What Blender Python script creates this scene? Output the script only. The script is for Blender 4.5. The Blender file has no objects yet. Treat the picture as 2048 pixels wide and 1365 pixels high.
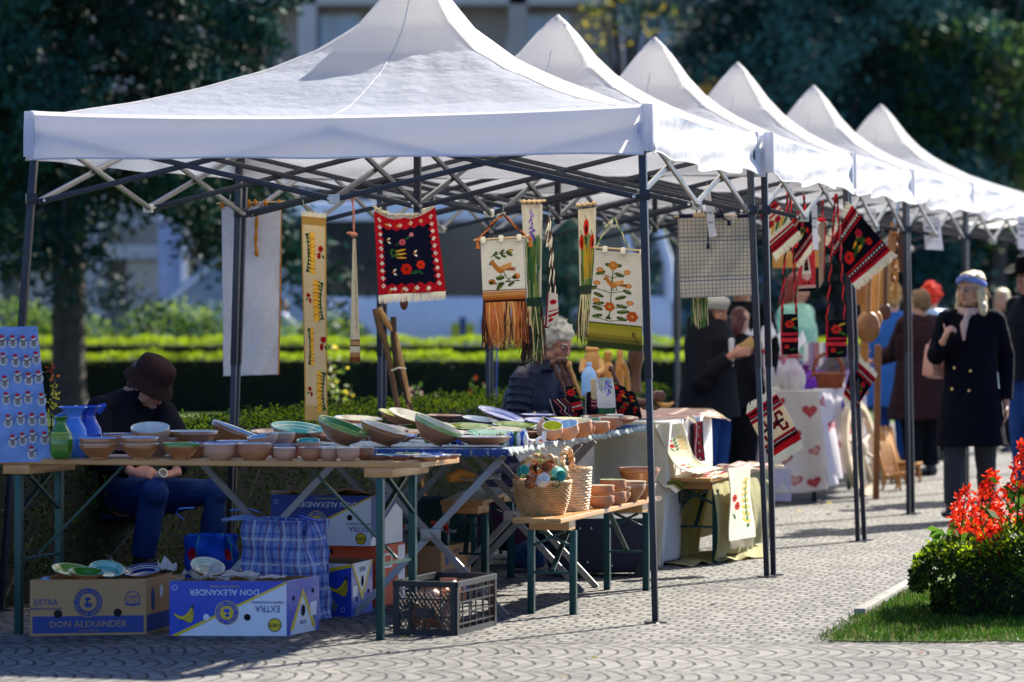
import bpy, bmesh, math, random
import numpy as np
from mathutils import Vector, Matrix, Euler, Quaternion
R = math.radians
F, CX, HY, H = 7577.0, 1024.0, 597.0, 1.48
scene = bpy.context.scene
COL = scene.collection
rnd = random.Random(7)
nrng = np.random.default_rng(11)
V = Vector
def P(x, y, D):
 return V(((x-CX)*D/F, D, H-(y-HY)*D/F))
def G(x, y):
 D = H*F/(y-HY); return V(((x-CX)*D/F, D, 0.0))
ROW = V((.233, .972, 0)); LEFT = V((-.972, .233, 0)); UP = V((0, 0, 1))
def s2l(c):
 c = np.asarray(c, float)/255.0
 return np.where(c <= .04045, c/12.92, ((c+.055)/1.055)**2.4)
def hx(h):
 return s2l([int(h[i:i+2], 16) for i in (0, 2, 4)])
MATS = {}
def M(name, col=(.5, .5, .5), rough=.6, var=.15, scale=6, bump=.15, bscale=60, metal=0, trans=0, attr=None, coat=0, spec=.5, alpha=1, ior=1.45, transm=0, bdist=.002, detail=4, tcol=None):
 if name in MATS: return MATS[name]
 m = bpy.data.materials.new(name); m.use_nodes = True
 nt = m.node_tree; n = nt.nodes; l = nt.links
 b = n['Principled BSDF']; out = n['Material Output']
 tc = n.new('ShaderNodeTexCoord')
 b.inputs['Roughness'].default_value = rough
 b.inputs['Metallic'].default_value = metal
 b.inputs['Specular IOR Level'].default_value = spec
 b.inputs['Coat Weight'].default_value = coat
 b.inputs['Coat Roughness'].default_value = .12
 b.inputs['Alpha'].default_value = alpha
 b.inputs['IOR'].default_value = ior
 b.inputs['Transmission Weight'].default_value = transm
 if attr:
  base = n.new('ShaderNodeAttribute'); base.attribute_name = attr; src = base.outputs['Color']
 else:
  base = n.new('ShaderNodeRGB'); base.outputs[0].default_value = (*col[:3], 1); src = base.outputs[0]
 nz = n.new('ShaderNodeTexNoise'); nz.inputs['Scale'].default_value = scale; nz.inputs['Detail'].default_value = detail
 l.new(tc.outputs['Object'], nz.inputs['Vector'])
 mr = n.new('ShaderNodeMapRange'); mr.inputs[1].default_value = .25; mr.inputs[2].default_value = .75
 mr.inputs[3].default_value = 1-var; mr.inputs[4].default_value = 1+var
 l.new(nz.outputs[0], mr.inputs[0])
 mx = n.new('ShaderNodeVectorMath'); mx.operation = 'SCALE'
 l.new(src, mx.inputs[0]); l.new(mr.outputs[0], mx.inputs['Scale'])
 l.new(mx.outputs[0], b.inputs['Base Color'])
 if bump:
  bn = n.new('ShaderNodeTexNoise'); bn.inputs['Scale'].default_value = bscale; bn.inputs['Detail'].default_value = 3
  l.new(tc.outputs['Object'], bn.inputs['Vector'])
  bp = n.new('ShaderNodeBump'); bp.inputs['Strength'].default_value = bump; bp.inputs['Distance'].default_value = bdist*5
  l.new(bn.outputs[0], bp.inputs['Height']); l.new(bp.outputs[0], b.inputs['Normal'])
 if trans:
  t = n.new('ShaderNodeBsdfTranslucent'); (l.new(mx.outputs[0], t.inputs['Color']) if tcol is None else None)
  if tcol is not None: t.inputs['Color'].default_value = (*tcol, 1)
  ms = n.new('ShaderNodeMixShader'); ms.inputs[0].default_value = trans
  l.new(b.outputs[0], ms.inputs[1]); l.new(t.outputs[0], ms.inputs[2]); l.new(ms.outputs[0], out.inputs['Surface'])
 MATS[name] = m
 return m
ORG = {}
def tag(o, label=None, cat=None, group=None, kind=None):
 if label:
  o['label'] = label
  if not 4 <= len(label.replace('-', ' ').split()) <= 16: print('LONGLABEL', len(label.split()), label)
 if cat: o['category'] = cat
 if group: o['group'] = group
 if kind: o['kind'] = kind
 return o
def thing(name, label, cat, loc=(0, 0, 0), group=None):
 o = bpy.data.objects.new(name, None); COL.objects.link(o)
 o.location = loc; ORG[o.name] = V(loc); o.empty_display_size = .05
 return tag(o, label, cat, group)
class MB:
 def __init__(s): s.v = []; s.f = []; s.m = []
 def add(s, vs, fs, mi=0):
  b = len(s.v); s.v += [tuple(v) for v in vs]
  for f in fs: s.f.append(tuple(i+b for i in f)); s.m.append(mi)
  return s
 def box(s, c, d, rot=None, mi=0, bev=0):
  c = V(c); x, y, z = d[0]/2, d[1]/2, d[2]/2
  r = rot if rot is not None else Matrix.Identity(3)
  if bev:
   bm = bmesh.new(); bmesh.ops.create_cube(bm, size=1)
   for v in bm.verts: v.co = V((v.co.x*d[0], v.co.y*d[1], v.co.z*d[2]))
   bmesh.ops.bevel(bm, geom=bm.edges[:], offset=bev, segments=2, affect='EDGES', profile=.6)
   bm.verts.index_update()
   s.add([c+r@v.co for v in bm.verts], [[v.index for v in f.verts] for f in bm.faces], mi); bm.free(); return s
  vs = [c+r@V((a*x, b*y, e*z)) for a in (-1, 1) for b in (-1, 1) for e in (-1, 1)]
  return s.add(vs, [(0, 1, 3, 2), (4, 6, 7, 5), (0, 4, 5, 1), (2, 3, 7, 6), (0, 2, 6, 4), (1, 5, 7, 3)], mi)
 def bar(s, p, q, w, h, up=UP, mi=0, bev=0):
  p = V(p); q = V(q); y = (q-p); L = y.length; y.normalize()
  x = y.cross(V(up)); x = x.normalized() if x.length > 1e-4 else y.orthogonal().normalized(); z = x.cross(y)
  r = Matrix((x, y, z)).transposed()
  return s.box((p+q)/2, (w, L, h), r, mi, bev)
 def tube(s, pts, rad, seg=8, mi=0, side=None, cap=True):
  pts = [V(p) for p in pts]; n = len(pts)
  if not isinstance(rad, (list, tuple)): rad = [rad]*n
  fs = []; vs = []; prev = None
  for i, p in enumerate(pts):
   t = (pts[min(i+1, n-1)]-pts[max(i-1, 0)]).normalized()
   if side is not None:
    a = V(side)-t*V(side).dot(t)
    a = a.normalized() if a.length > .05 else (prev or t.orthogonal().normalized())
   elif prev is None: a = t.orthogonal().normalized()
   else:
    a = prev-t*prev.dot(t); a = a.normalized() if a.length > 1e-4 else t.orthogonal().normalized()
   prev = a; b = t.cross(a)
   r = rad[i]; ra, rb = r if isinstance(r, (tuple, list)) else (r, r)
   for k in range(seg):
    an = 2*math.pi*k/seg
    vs.append(p+a*(ra*math.cos(an))+b*(rb*math.sin(an)))
  for i in range(n-1):
   for k in range(seg):
    k2 = (k+1) % seg
    fs.append((i*seg+k, i*seg+k2, (i+1)*seg+k2, (i+1)*seg+k))
  if cap: fs.append(tuple(range(seg-1, -1, -1))); fs.append(tuple((n-1)*seg+k for k in range(seg)))
  return s.add(vs, fs, mi)
 def ell(s, c, r, rot=None, seg=12, rings=8, mi=0):
  c = V(c); r = (r, r, r) if not isinstance(r, (tuple, list)) else r
  m = rot if rot is not None else Matrix.Identity(3)
  vs = [c+m@V((0, 0, -r[2]))]; fs = []
  for i in range(1, rings):
   a = -math.pi/2+math.pi*i/rings
   for k in range(seg):
    b = 2*math.pi*k/seg
    vs.append(c+m@V((r[0]*math.cos(a)*math.cos(b), r[1]*math.cos(a)*math.sin(b), r[2]*math.sin(a))))
  vs.append(c+m@V((0, 0, r[2]))); top = len(vs)-1
  for k in range(seg):
   k2 = (k+1) % seg
   fs.append((0, 1+k2, 1+k))
   for i in range(rings-2):
    a = 1+i*seg; fs.append((a+k, a+k2, a+seg+k2, a+seg+k))
   a = 1+(rings-2)*seg; fs.append((a+k, a+k2, top))
  return s.add(vs, fs, mi)
 def lathe(s, prof, Mx=None, seg=24, mi=0, sx=1, sy=1):
  """prof: list of (r, z[, material index of the band that ends here])"""
  Mx = Mx or Matrix.Identity(4); b = len(s.v)
  for pr in prof:
   for k in range(seg):
    a = 2*math.pi*k/seg
    s.v.append(tuple(Mx@V((pr[0]*math.cos(a)*sx, pr[0]*math.sin(a)*sy, pr[1]))))
  for i in range(len(prof)-1):
   m = prof[i+1][2] if len(prof[i+1]) > 2 else mi
   for k in range(seg):
    k2 = (k+1) % seg
    s.f.append((b+i*seg+k, b+i*seg+k2, b+(i+1)*seg+k2, b+(i+1)*seg+k)); s.m.append(m)
  return s
 def poly(s, pts, mi=0): return s.add(pts, [tuple(range(len(pts)))], mi)
 def text(s, txt, Mx, size, mi=0, ext=.0008, align='CENTER', sx=1):
  c = bpy.data.curves.new('t', 'FONT'); c.body = txt; c.size = size; c.align_x = align; c.align_y = 'CENTER'; c.extrude = ext; c.resolution_u = 2
  Mx = Mx@Matrix.Translation((0, 0, .002))
  o = bpy.data.objects.new('t', c); me = bpy.data.meshes.new_from_object(o)
  s.add([Mx@V((v.co.x*sx, v.co.y, v.co.z)) for v in me.vertices], [tuple(p.vertices) for p in me.polygons], mi)
  bpy.data.objects.remove(o); bpy.data.curves.remove(c); bpy.data.meshes.remove(me); return s
 def disc(s, Mx, r, mi=0, z=.001, seg=20, sx=1, sy=1, r0=0):
  if r0:
   vs = [Mx@V((q*math.cos(2*math.pi*k/seg)*sx, q*math.sin(2*math.pi*k/seg)*sy, z)) for q in (r, r0) for k in range(seg)]
   return s.add(vs, [(k, (k+1) % seg, seg+(k+1) % seg, seg+k) for k in range(seg)], mi)
  return s.add([Mx@V((r*math.cos(2*math.pi*k/seg)*sx, r*math.sin(2*math.pi*k/seg)*sy, z)) for k in range(seg)], [tuple(range(seg))], mi)
 def build(s, name, mats, parent=None, smooth=35, origin=None, label=None):
  me = bpy.data.meshes.new(name)
  if not isinstance(mats, (list, tuple)): mats = [mats]
  a = np.array(s.v, float).reshape(-1, 3)
  if parent is not None: org = ORG[parent.name]
  elif origin is not None: org = V(origin)
  else: org = V(((a[:, 0].min()+a[:, 0].max())/2, (a[:, 1].min()+a[:, 1].max())/2, a[:, 2].min()))
  a -= np.array(org)
  me.from_pydata(a.tolist(), [], s.f)
  for m in mats: me.materials.append(m)
  me.polygons.foreach_set('material_index', s.m)
  if smooth:
   me.polygons.foreach_set('use_smooth', [True]*len(me.polygons)); me.set_sharp_from_angle(angle=R(smooth))
  o = bpy.data.objects.new(name, me); COL.objects.link(o)
  ORG[o.name] = org
  if parent is not None:
   o.parent = parent
  else: o.location = org
  if label: o['label'] = label
  me.update()
  return o
def fast_mesh(name, verts, faces, mats, parent=None, midx=None, smooth=False, origin=None, attr=None):
 """verts Nx3, faces Mxk numpy"""
 verts = np.asarray(verts, np.float64); faces = np.asarray(faces, np.int32)
 me = bpy.data.meshes.new(name); k = faces.shape[1]
 if parent is not None: org = np.array(ORG[parent.name])
 elif origin is not None: org = np.array(origin, float)
 else: org = np.array([(verts[:, 0].min()+verts[:, 0].max())/2, (verts[:, 1].min()+verts[:, 1].max())/2, verts[:, 2].min()])
 me.vertices.add(len(verts)); me.vertices.foreach_set('co', (verts-org).astype(np.float32).ravel())
 me.loops.add(faces.size); me.loops.foreach_set('vertex_index', faces.ravel())
 me.polygons.add(len(faces))
 me.polygons.foreach_set('loop_start', np.arange(0, faces.size, k, dtype=np.int32))
 me.polygons.foreach_set('loop_total', np.full(len(faces), k, np.int32))
 if not isinstance(mats, (list, tuple)): mats = [mats]
 for m in mats: me.materials.append(m)
 if midx is not None: me.polygons.foreach_set('material_index', np.asarray(midx, np.int32))
 me.polygons.foreach_set('use_smooth', np.full(len(faces), bool(smooth)))
 if attr is not None:
  at = me.attributes.new('pattern', 'FLOAT_COLOR', 'FACE')
  c = np.ones((len(faces), 4), np.float32); c[:, :3] = attr; at.data.foreach_set('color', c.ravel())
 me.update(calc_edges=True)
 o = bpy.data.objects.new(name, me); COL.objects.link(o); ORG[o.name] = V(org)
 if parent is not None: o.parent = parent
 else: o.location = V(org)
 return o
def copy_tree(o, loc=None, label=None, parent=None, group=None):
 c = o.copy(); COL.objects.link(c)
 if parent is not None: c.parent = parent
 if loc is not None: c.location = loc
 if label: tag(c, label)
 if group: c['group'] = group
 for ch in list(o.children): copy_tree(ch, parent=c)
 return c
def leaves(pts, size, n_per=1, jit=0, aspect=.5, rng=nrng, up=0., droop=0.):
 """random little kite leaves at pts -> verts, faces"""
 pts = np.repeat(np.asarray(pts, float), n_per, axis=0)
 N = len(pts)
 if jit is not None and np.any(jit): pts = pts+rng.normal(0, 1, (N, 3))*jit
 d = rng.normal(0, 1, (N, 3)); d[:, 2] += up-droop; d /= np.linalg.norm(d, axis=1)[:, None]
 e = np.cross(d, rng.normal(0, 1, (N, 3))); e /= np.linalg.norm(e, axis=1)[:, None]+1e-9
 L = size*rng.uniform(.6, 1.4, N)[:, None]
 v = np.stack([pts, pts+d*L*.5+e*L*aspect*.5, pts+d*L, pts+d*L*.5-e*L*aspect*.5], 1).reshape(-1, 3)
 return v, np.arange(4*N).reshape(-1, 4)
def ordn(i): return ['first', 'second', 'third', 'fourth', 'fifth', 'sixth', 'seventh', 'eighth', 'ninth', 'tenth', 'eleventh', 'twelfth'][i]
class Canvas:
 def __init__(s, w, h, bg, k=.7, x0=0, y0=0, weave=.05):
  s.k = k; s.w = w; s.h = h; s.x0 = x0; s.y0 = y0
  nx, ny = max(2, int(w*k)), max(2, int(h*k))
  s.img = np.zeros((ny, nx, 3)); s.img[:] = hx(bg)
  s.X, s.Y = np.meshgrid((np.arange(nx)+.5)*w/nx+x0, (np.arange(ny)+.5)*h/ny+y0)
  s.weave = weave
 def put(s, m, c): s.img[m] = hx(c) if isinstance(c, str) else c; return s
 def rect(s, x0, y0, x1, y1, c): return s.put((s.X >= x0) & (s.X < x1) & (s.Y >= y0) & (s.Y < y1), c)
 def ell(s, x, y, rx, ry, c, rot=0):
  a = R(rot); dx = s.X-x; dy = s.Y-y
  u = dx*math.cos(a)+dy*math.sin(a); v = -dx*math.sin(a)+dy*math.cos(a)
  return s.put((u/rx)**2+(v/ry)**2 < 1, c)
 def poly(s, pts, c):
  m = np.zeros(s.X.shape, bool); n = len(pts)
  for i in range(n):
   x1, y1 = pts[i]; x2, y2 = pts[(i+1) % n]
   if y1 == y2: continue
   cr = ((s.Y < y1) != (s.Y < y2)) & (s.X < (x2-x1)*(s.Y-y1)/(y2-y1)+x1)
   m ^= cr
  return s.put(m, c)
 def line(s, pts, w, c):
  for (x1, y1), (x2, y2) in zip(pts, pts[1:]):
   dx, dy = x2-x1, y2-y1; L = dx*dx+dy*dy+1e-9
   t = np.clip(((s.X-x1)*dx+(s.Y-y1)*dy)/L, 0, 1)
   s.put((s.X-x1-t*dx)**2+(s.Y-y1-t*dy)**2 < (w/2)**2, c)
  return s
 def leaf(s, x, y, L, W, ang, c, c2=None):
  a = R(ang); ux, uy = math.cos(a), math.sin(a)
  mx, my = x+ux*L/2, y+uy*L/2
  s.ell(mx, my, L/2, W/2, c, ang)
  if c2: s.ell(mx+uy*W*.16, my-ux*W*.16, L*.36, W*.2, c2, ang)
  return s
 def flower(s, x, y, r, c, ctr='2a1c14', n=6, pr=.55):
  for i in range(n):
   a = 2*math.pi*i/n; s.ell(x+math.cos(a)*r*.58, y+math.sin(a)*r*.58, r*pr, r*pr, c)
  s.ell(x, y, r*.28, r*.28, ctr); return s
CLOTH = M('woven_cloth', rough=.9, attr='pattern', var=.05, scale=30, bump=.35, bscale=900, trans=.25, spec=.1)
def cloth(name, c4, cv, parent=None, wave=None, thick=.004, mat=None, drop=None, origin=None):
 """c4 = TL,TR,BR,BL; wave(u,v)->offset Vector arrays (N,3)"""
 TL, TR, BR, BL = [np.array(c, float) for c in c4]
 ny, nx = cv.img.shape[:2]
 u, v = np.meshgrid(np.linspace(0, 1, nx+1), np.linspace(0, 1, ny+1))
 u = u.ravel()[:, None]; v = v.ravel()[:, None]
 p = TL*(1-u)*(1-v)+TR*u*(1-v)+BR*u*v+BL*(1-u)*v
 nrm = np.cross(TR-TL, BL-TL); nrm /= np.linalg.norm(nrm)
 if nrm[1] > 0: nrm = -nrm
 if wave is not None: p = p+nrm*wave(u, v)
 if drop is not None: p = p+drop(u, v)
 idx = np.arange((nx+1)*(ny+1)).reshape(ny+1, nx+1)
 f = np.stack([idx[:-1, :-1], idx[1:, :-1], idx[1:, 1:], idx[:-1, 1:]], -1).reshape(-1, 4)
 rs = np.random.default_rng(nx*ny)
 im = cv.img*(1+rs.normal(0, cv.weave, cv.img.shape[:2]))[..., None]
 o = fast_mesh(name, p, f, mat or CLOTH, parent, smooth=True, origin=origin, attr=np.clip(im, 0, 1).reshape(-1, 3))
 md = o.modifiers.new('thickness', 'SOLIDIFY'); md.thickness = thick; md.offset = 0
 return o
def fringe(name, p0, p1, d, L, n, mats, parent, r=.0022, jit=.25, rs=None, gaps=0):
 """n hanging threads from edge p0-p1 in direction d"""
 rs = rs or random.Random(n); mb = MB(); p0 = V(p0); p1 = V(p1); d = V(d).normalized()
 for i in range(n):
  t = (i+rs.random()*.6)/n; a = p0.lerp(p1, t)
  l = L*(1-jit*rs.random()); b = a+d*l+V((rs.uniform(-1, 1), rs.uniform(-1, 1), rs.uniform(-1, 1)))*l*.09
  m = (a+b)/2+V((rs.uniform(-1, 1), rs.uniform(-1, 1), 0))*l*.05
  mb.tube([a, m, b], [r, r*1.1, r*.7], 4, mi=rs.randrange(len(mats)))
 return mb.build(name, mats, parent, smooth=0)
def rope(mb, pts, r, mi=(0, 1), tw=40):
 """two-strand twisted cord"""
 pts = [V(p) for p in pts];
 seg = []
 for a, b in zip(pts, pts[1:]):
  k = max(2, int((b-a).length/(r*1.6)))
  for i in range(k): seg.append(a.lerp(b, i/k))
 seg.append(pts[-1])
 for s_, m in ((0, mi[0]), (math.pi, mi[1])):
  q = []
  for i, p in enumerate(seg):
   t = (seg[min(i+1, len(seg)-1)]-seg[max(i-1, 0)]).normalized(); a = V((.1, 1, .05)); a = a-t*a.dot(t); a.normalize(); b = t.cross(a)
   an = s_+i*.7; q.append(p+(a*math.cos(an)+b*math.sin(an))*r*.55)
  mb.tube(q, r*.62, 5, mi=m)
# camera, sun, sky
cam = bpy.data.cameras.new('camera'); co = bpy.data.objects.new('camera', cam); COL.objects.link(co)
co.location = (0, 0, H); co.rotation_euler = (R(90), 0, 0)
cam.sensor_width = 36; cam.lens = F/2048*36; cam.shift_y = -(682.5-HY)/2048
cam.clip_start = .5; cam.clip_end = 900
cam.dof.use_dof = True; cam.dof.focus_distance = 18.6; cam.dof.aperture_fstop = 2.9
scene.camera = co
SUN_AZ, SUN_EL = R(37.5), R(36)          # clockwise from +Y, above the horizon
sd = V((math.sin(SUN_AZ)*math.cos(SUN_EL), math.cos(SUN_AZ)*math.cos(SUN_EL), math.sin(SUN_EL)))
sl = bpy.data.lights.new('sun', 'SUN'); sl.energy = 5; sl.angle = R(.5); sl.color = (1, .94, .82)
so = bpy.data.objects.new('sun', sl); COL.objects.link(so); so.rotation_euler = sd.to_track_quat('Z', 'Y').to_euler()
w = bpy.data.worlds.new('World'); scene.world = w; w.use_nodes = True
sk = w.node_tree.nodes.new('ShaderNodeTexSky'); sk.sky_type = 'NISHITA'; sk.sun_disc = False
sk.sun_elevation = SUN_EL; sk.sun_rotation = SUN_AZ; sk.altitude = 200; sk.air_density = 1.1; sk.dust_density = .3; sk.ozone_density = 3.0
bg = w.node_tree.nodes['Background']; tn = w.node_tree.nodes.new('ShaderNodeVectorMath'); tn.operation = 'MULTIPLY'; tn.inputs[1].default_value = (.82, .96, 1.34); w.node_tree.links.new(sk.outputs[0], tn.inputs[0]); w.node_tree.links.new(tn.outputs[0], bg.inputs[0]); bg.inputs[1].default_value = .05
scene.view_settings.view_transform = 'Standard'; scene.view_settings.look = 'None'
scene.view_settings.gamma = 1; scene.view_settings.use_curve_mapping = False
scene.view_settings.exposure = 1.62
scene.cycles.use_adaptive_sampling = True
scene.cycles.max_bounces = 8
# materials of the setting
def ground_mat(name, c1, c2, scale, rough=.95, bump=.4, c3=None):
 m = bpy.data.materials.new(name); m.use_nodes = True; n = m.node_tree.nodes; l = m.node_tree.links; b = n['Principled BSDF']
 b.inputs['Roughness'].default_value = rough; b.inputs['Specular IOR Level'].default_value = .2
 tc = n.new('ShaderNodeTexCoord'); nz = n.new('ShaderNodeTexNoise'); nz.inputs['Scale'].default_value = scale; nz.inputs['Detail'].default_value = 8
 cr = n.new('ShaderNodeValToRGB'); cr.color_ramp.elements[0].position = .35; cr.color_ramp.elements[0].color = (*c1, 1)
 cr.color_ramp.elements[1].position = .65; cr.color_ramp.elements[1].color = (*c2, 1)
 if c3: e = cr.color_ramp.elements.new(.8); e.color = (*c3, 1)
 l.new(tc.outputs['Object'], nz.inputs['Vector']); l.new(nz.outputs[0], cr.inputs[0]); l.new(cr.outputs[0], b.inputs['Base Color'])
 bp = n.new('ShaderNodeBump'); bp.inputs['Strength'].default_value = bump; bp.inputs['Distance'].default_value = .02
 n2 = n.new('ShaderNodeTexNoise'); n2.inputs['Scale'].default_value = scale*8; l.new(tc.outputs['Object'], n2.inputs['Vector'])
 l.new(n2.outputs[0], bp.inputs['Height']); l.new(bp.outputs[0], b.inputs['Normal'])
 return m
def paving_mat(name, arc):
 """small granite setts; arc = running fans (segment arches), else rows along the stall line"""
 m = bpy.data.materials.new(name); m.use_nodes = True; n = m.node_tree.nodes; l = m.node_tree.links; b = n['Principled BSDF']
 tc = n.new('ShaderNodeTexCoord')
 def math_(op, a, b_=None, c=None):
  q = n.new('ShaderNodeMath'); q.operation = op
  for i, x in enumerate((a, b_, c)):
   if x is None: continue
   if hasattr(x, 'is_linked'): l.new(x, q.inputs[i])
   else: q.inputs[i].default_value = x
  return q.outputs[0]
 mp = n.new('ShaderNodeMapping'); l.new(tc.outputs['Object'], mp.inputs[0])
 mp.inputs['Rotation'].default_value = (0, 0, 0 if arc else R(13.5))
 wob = n.new('ShaderNodeTexNoise'); wob.inputs['Scale'].default_value = 3.5; l.new(tc.outputs['Object'], wob.inputs['Vector'])
 sx = n.new('ShaderNodeSeparateXYZ'); l.new(mp.outputs[0], sx.inputs[0])
 wx = math_('MULTIPLY_ADD', wob.outputs[0], .085, -.042)
 X = math_('ADD', sx.outputs[0], wx); Y = math_('ADD', sx.outputs[1], math_('MULTIPLY', wx, 1.3))
 period = .52 if arc else .9; pitch = .072 if arc else .088; amp = .085 if arc else .16
 ph = math_('SUBTRACT', math_('FRACT', math_('DIVIDE', (Y if arc else X), period)), .5)     # -.5 .. .5 across a band
 curve = math_('MULTIPLY', math_('SUBTRACT', .25, math_('MULTIPLY', ph, ph)), amp*4)         # arch
 main = math_('ADD', (X if arc else Y), math_('MULTIPLY', curve, -1.0))
 t = math_('DIVIDE', main, pitch); fr = math_('FRACT', t); row = math_('FLOOR', t)
 e1 = math_('MINIMUM', fr, math_('SUBTRACT', 1.0, fr))
 odd = math_('MULTIPLY', math_('MODULO', math_('ABSOLUTE', row), 2.0), .5)
 t2 = math_('ADD', math_('DIVIDE', (Y if arc else X), pitch*1.08), odd); fr2 = math_('FRACT', t2); col = math_('FLOOR', t2)
 e2 = math_('MINIMUM', fr2, math_('SUBTRACT', 1.0, fr2))
 def joint(e, a, b_):
  mr = n.new('ShaderNodeMapRange'); mr.interpolation_type = 'SMOOTHSTEP'; mr.inputs[1].default_value = a; mr.inputs[2].default_value = b_; l.new(e, mr.inputs[0]); return mr.outputs[0]
 k1 = joint(e1, .05, .13) if arc else joint(e1, .05, .15)
 k2 = joint(e2, .02, .08) if arc else joint(e2, .04, .14)
 stone = math_('MULTIPLY', k1, k2)
 cb = n.new('ShaderNodeCombineXYZ'); l.new(row, cb.inputs[0]); l.new(col, cb.inputs[1])
 wn = n.new('ShaderNodeTexWhiteNoise'); wn.noise_dimensions = '2D'; l.new(cb.outputs[0], wn.inputs['Vector'])
 big = n.new('ShaderNodeTexNoise'); big.inputs['Scale'].default_value = .9; big.inputs['Detail'].default_value = 5; l.new(tc.outputs['Object'], big.inputs['Vector'])
 fine = n.new('ShaderNodeTexNoise'); fine.inputs['Scale'].default_value = 60; fine.inputs['Detail'].default_value = 4; l.new(tc.outputs['Object'], fine.inputs['Vector'])
 bri = math_('ADD', math_('MULTIPLY_ADD', wn.outputs[0], .55, .55), math_('ADD', math_('MULTIPLY_ADD', big.outputs[0], 1.1, -.55), math_('MULTIPLY_ADD', fine.outputs[0], .35, -.17)))
 cr = n.new('ShaderNodeMix'); cr.data_type = 'RGBA'; cr.inputs[6].default_value = (.012, .011, .011, 1); cr.inputs[7].default_value = (.168, .157, .140, 1)
 l.new(stone, cr.inputs[0])
 sc = n.new('ShaderNodeVectorMath'); sc.operation = 'SCALE'; l.new(cr.outputs[2], sc.inputs[0]); l.new(bri, sc.inputs['Scale'])
 l.new(sc.outputs[0], b.inputs['Base Color']); b.inputs['Roughness'].default_value = .78; b.inputs['Specular IOR Level'].default_value = .35
 bp = n.new('ShaderNodeBump'); bp.inputs['Strength'].default_value = .8; bp.inputs['Distance'].default_value = .012
 hh = math_('ADD', stone, math_('ADD', math_('MULTIPLY', fine.outputs[0], .25), math_('MULTIPLY', wn.outputs[0], .3)))
 l.new(hh, bp.inputs['Height']); l.new(bp.outputs[0], b.inputs['Normal'])
 return m
GRASS = ground_mat('lawn_grass', (.035, .075, .008), (.075, .13, .015), 9, c3=(.10, .15, .03))
SOIL = ground_mat('soil', (.03, .022, .015), (.06, .045, .03), 12)
ASPH = ground_mat('asphalt', (.045, .046, .05), (.065, .066, .07), 2)
def sheet(name, pts, z, mat, kind='structure'):
 o = MB().poly([V((x, y, z)) for x, y in pts]).build(name, mat, smooth=0, origin=(0, 0, z)); tag(o, kind=kind); return o
sheet('ground', [(-300, -60), (300, -60), (300, 500), (-300, 500)], -.03, SOIL)
sheet('road', [(-120, 70), (120, 70), (120, 96), (-120, 96)], -.018, ASPH)
a0 = V((-2.72, 17.2)); dr = V((.2785, .9604))
hl = lambda d: (a0.x+dr.x*(d-17.2)/dr.y)
sheet('lawn', [(-30, 21), (hl(21)-.2, 21), (hl(45)-.2, 45), (hl(45)+.5, 66), (-30, 66)], -.022, GRASS)
sheet('plaza_paving', [(-30, 16.25), (30, 16.25), (30, 74), (6.6, 74), (hl(45)+2, 56), (hl(18)-.25, 16.9), (-30, 16.9)], 0, paving_mat('sett_paving_rows', False))
sheet('forecourt_paving', [(-30, -20), (30, -20), (30, 16.25), (-30, 16.25)], -.001, paving_mat('sett_paving_arches', True))
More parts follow.
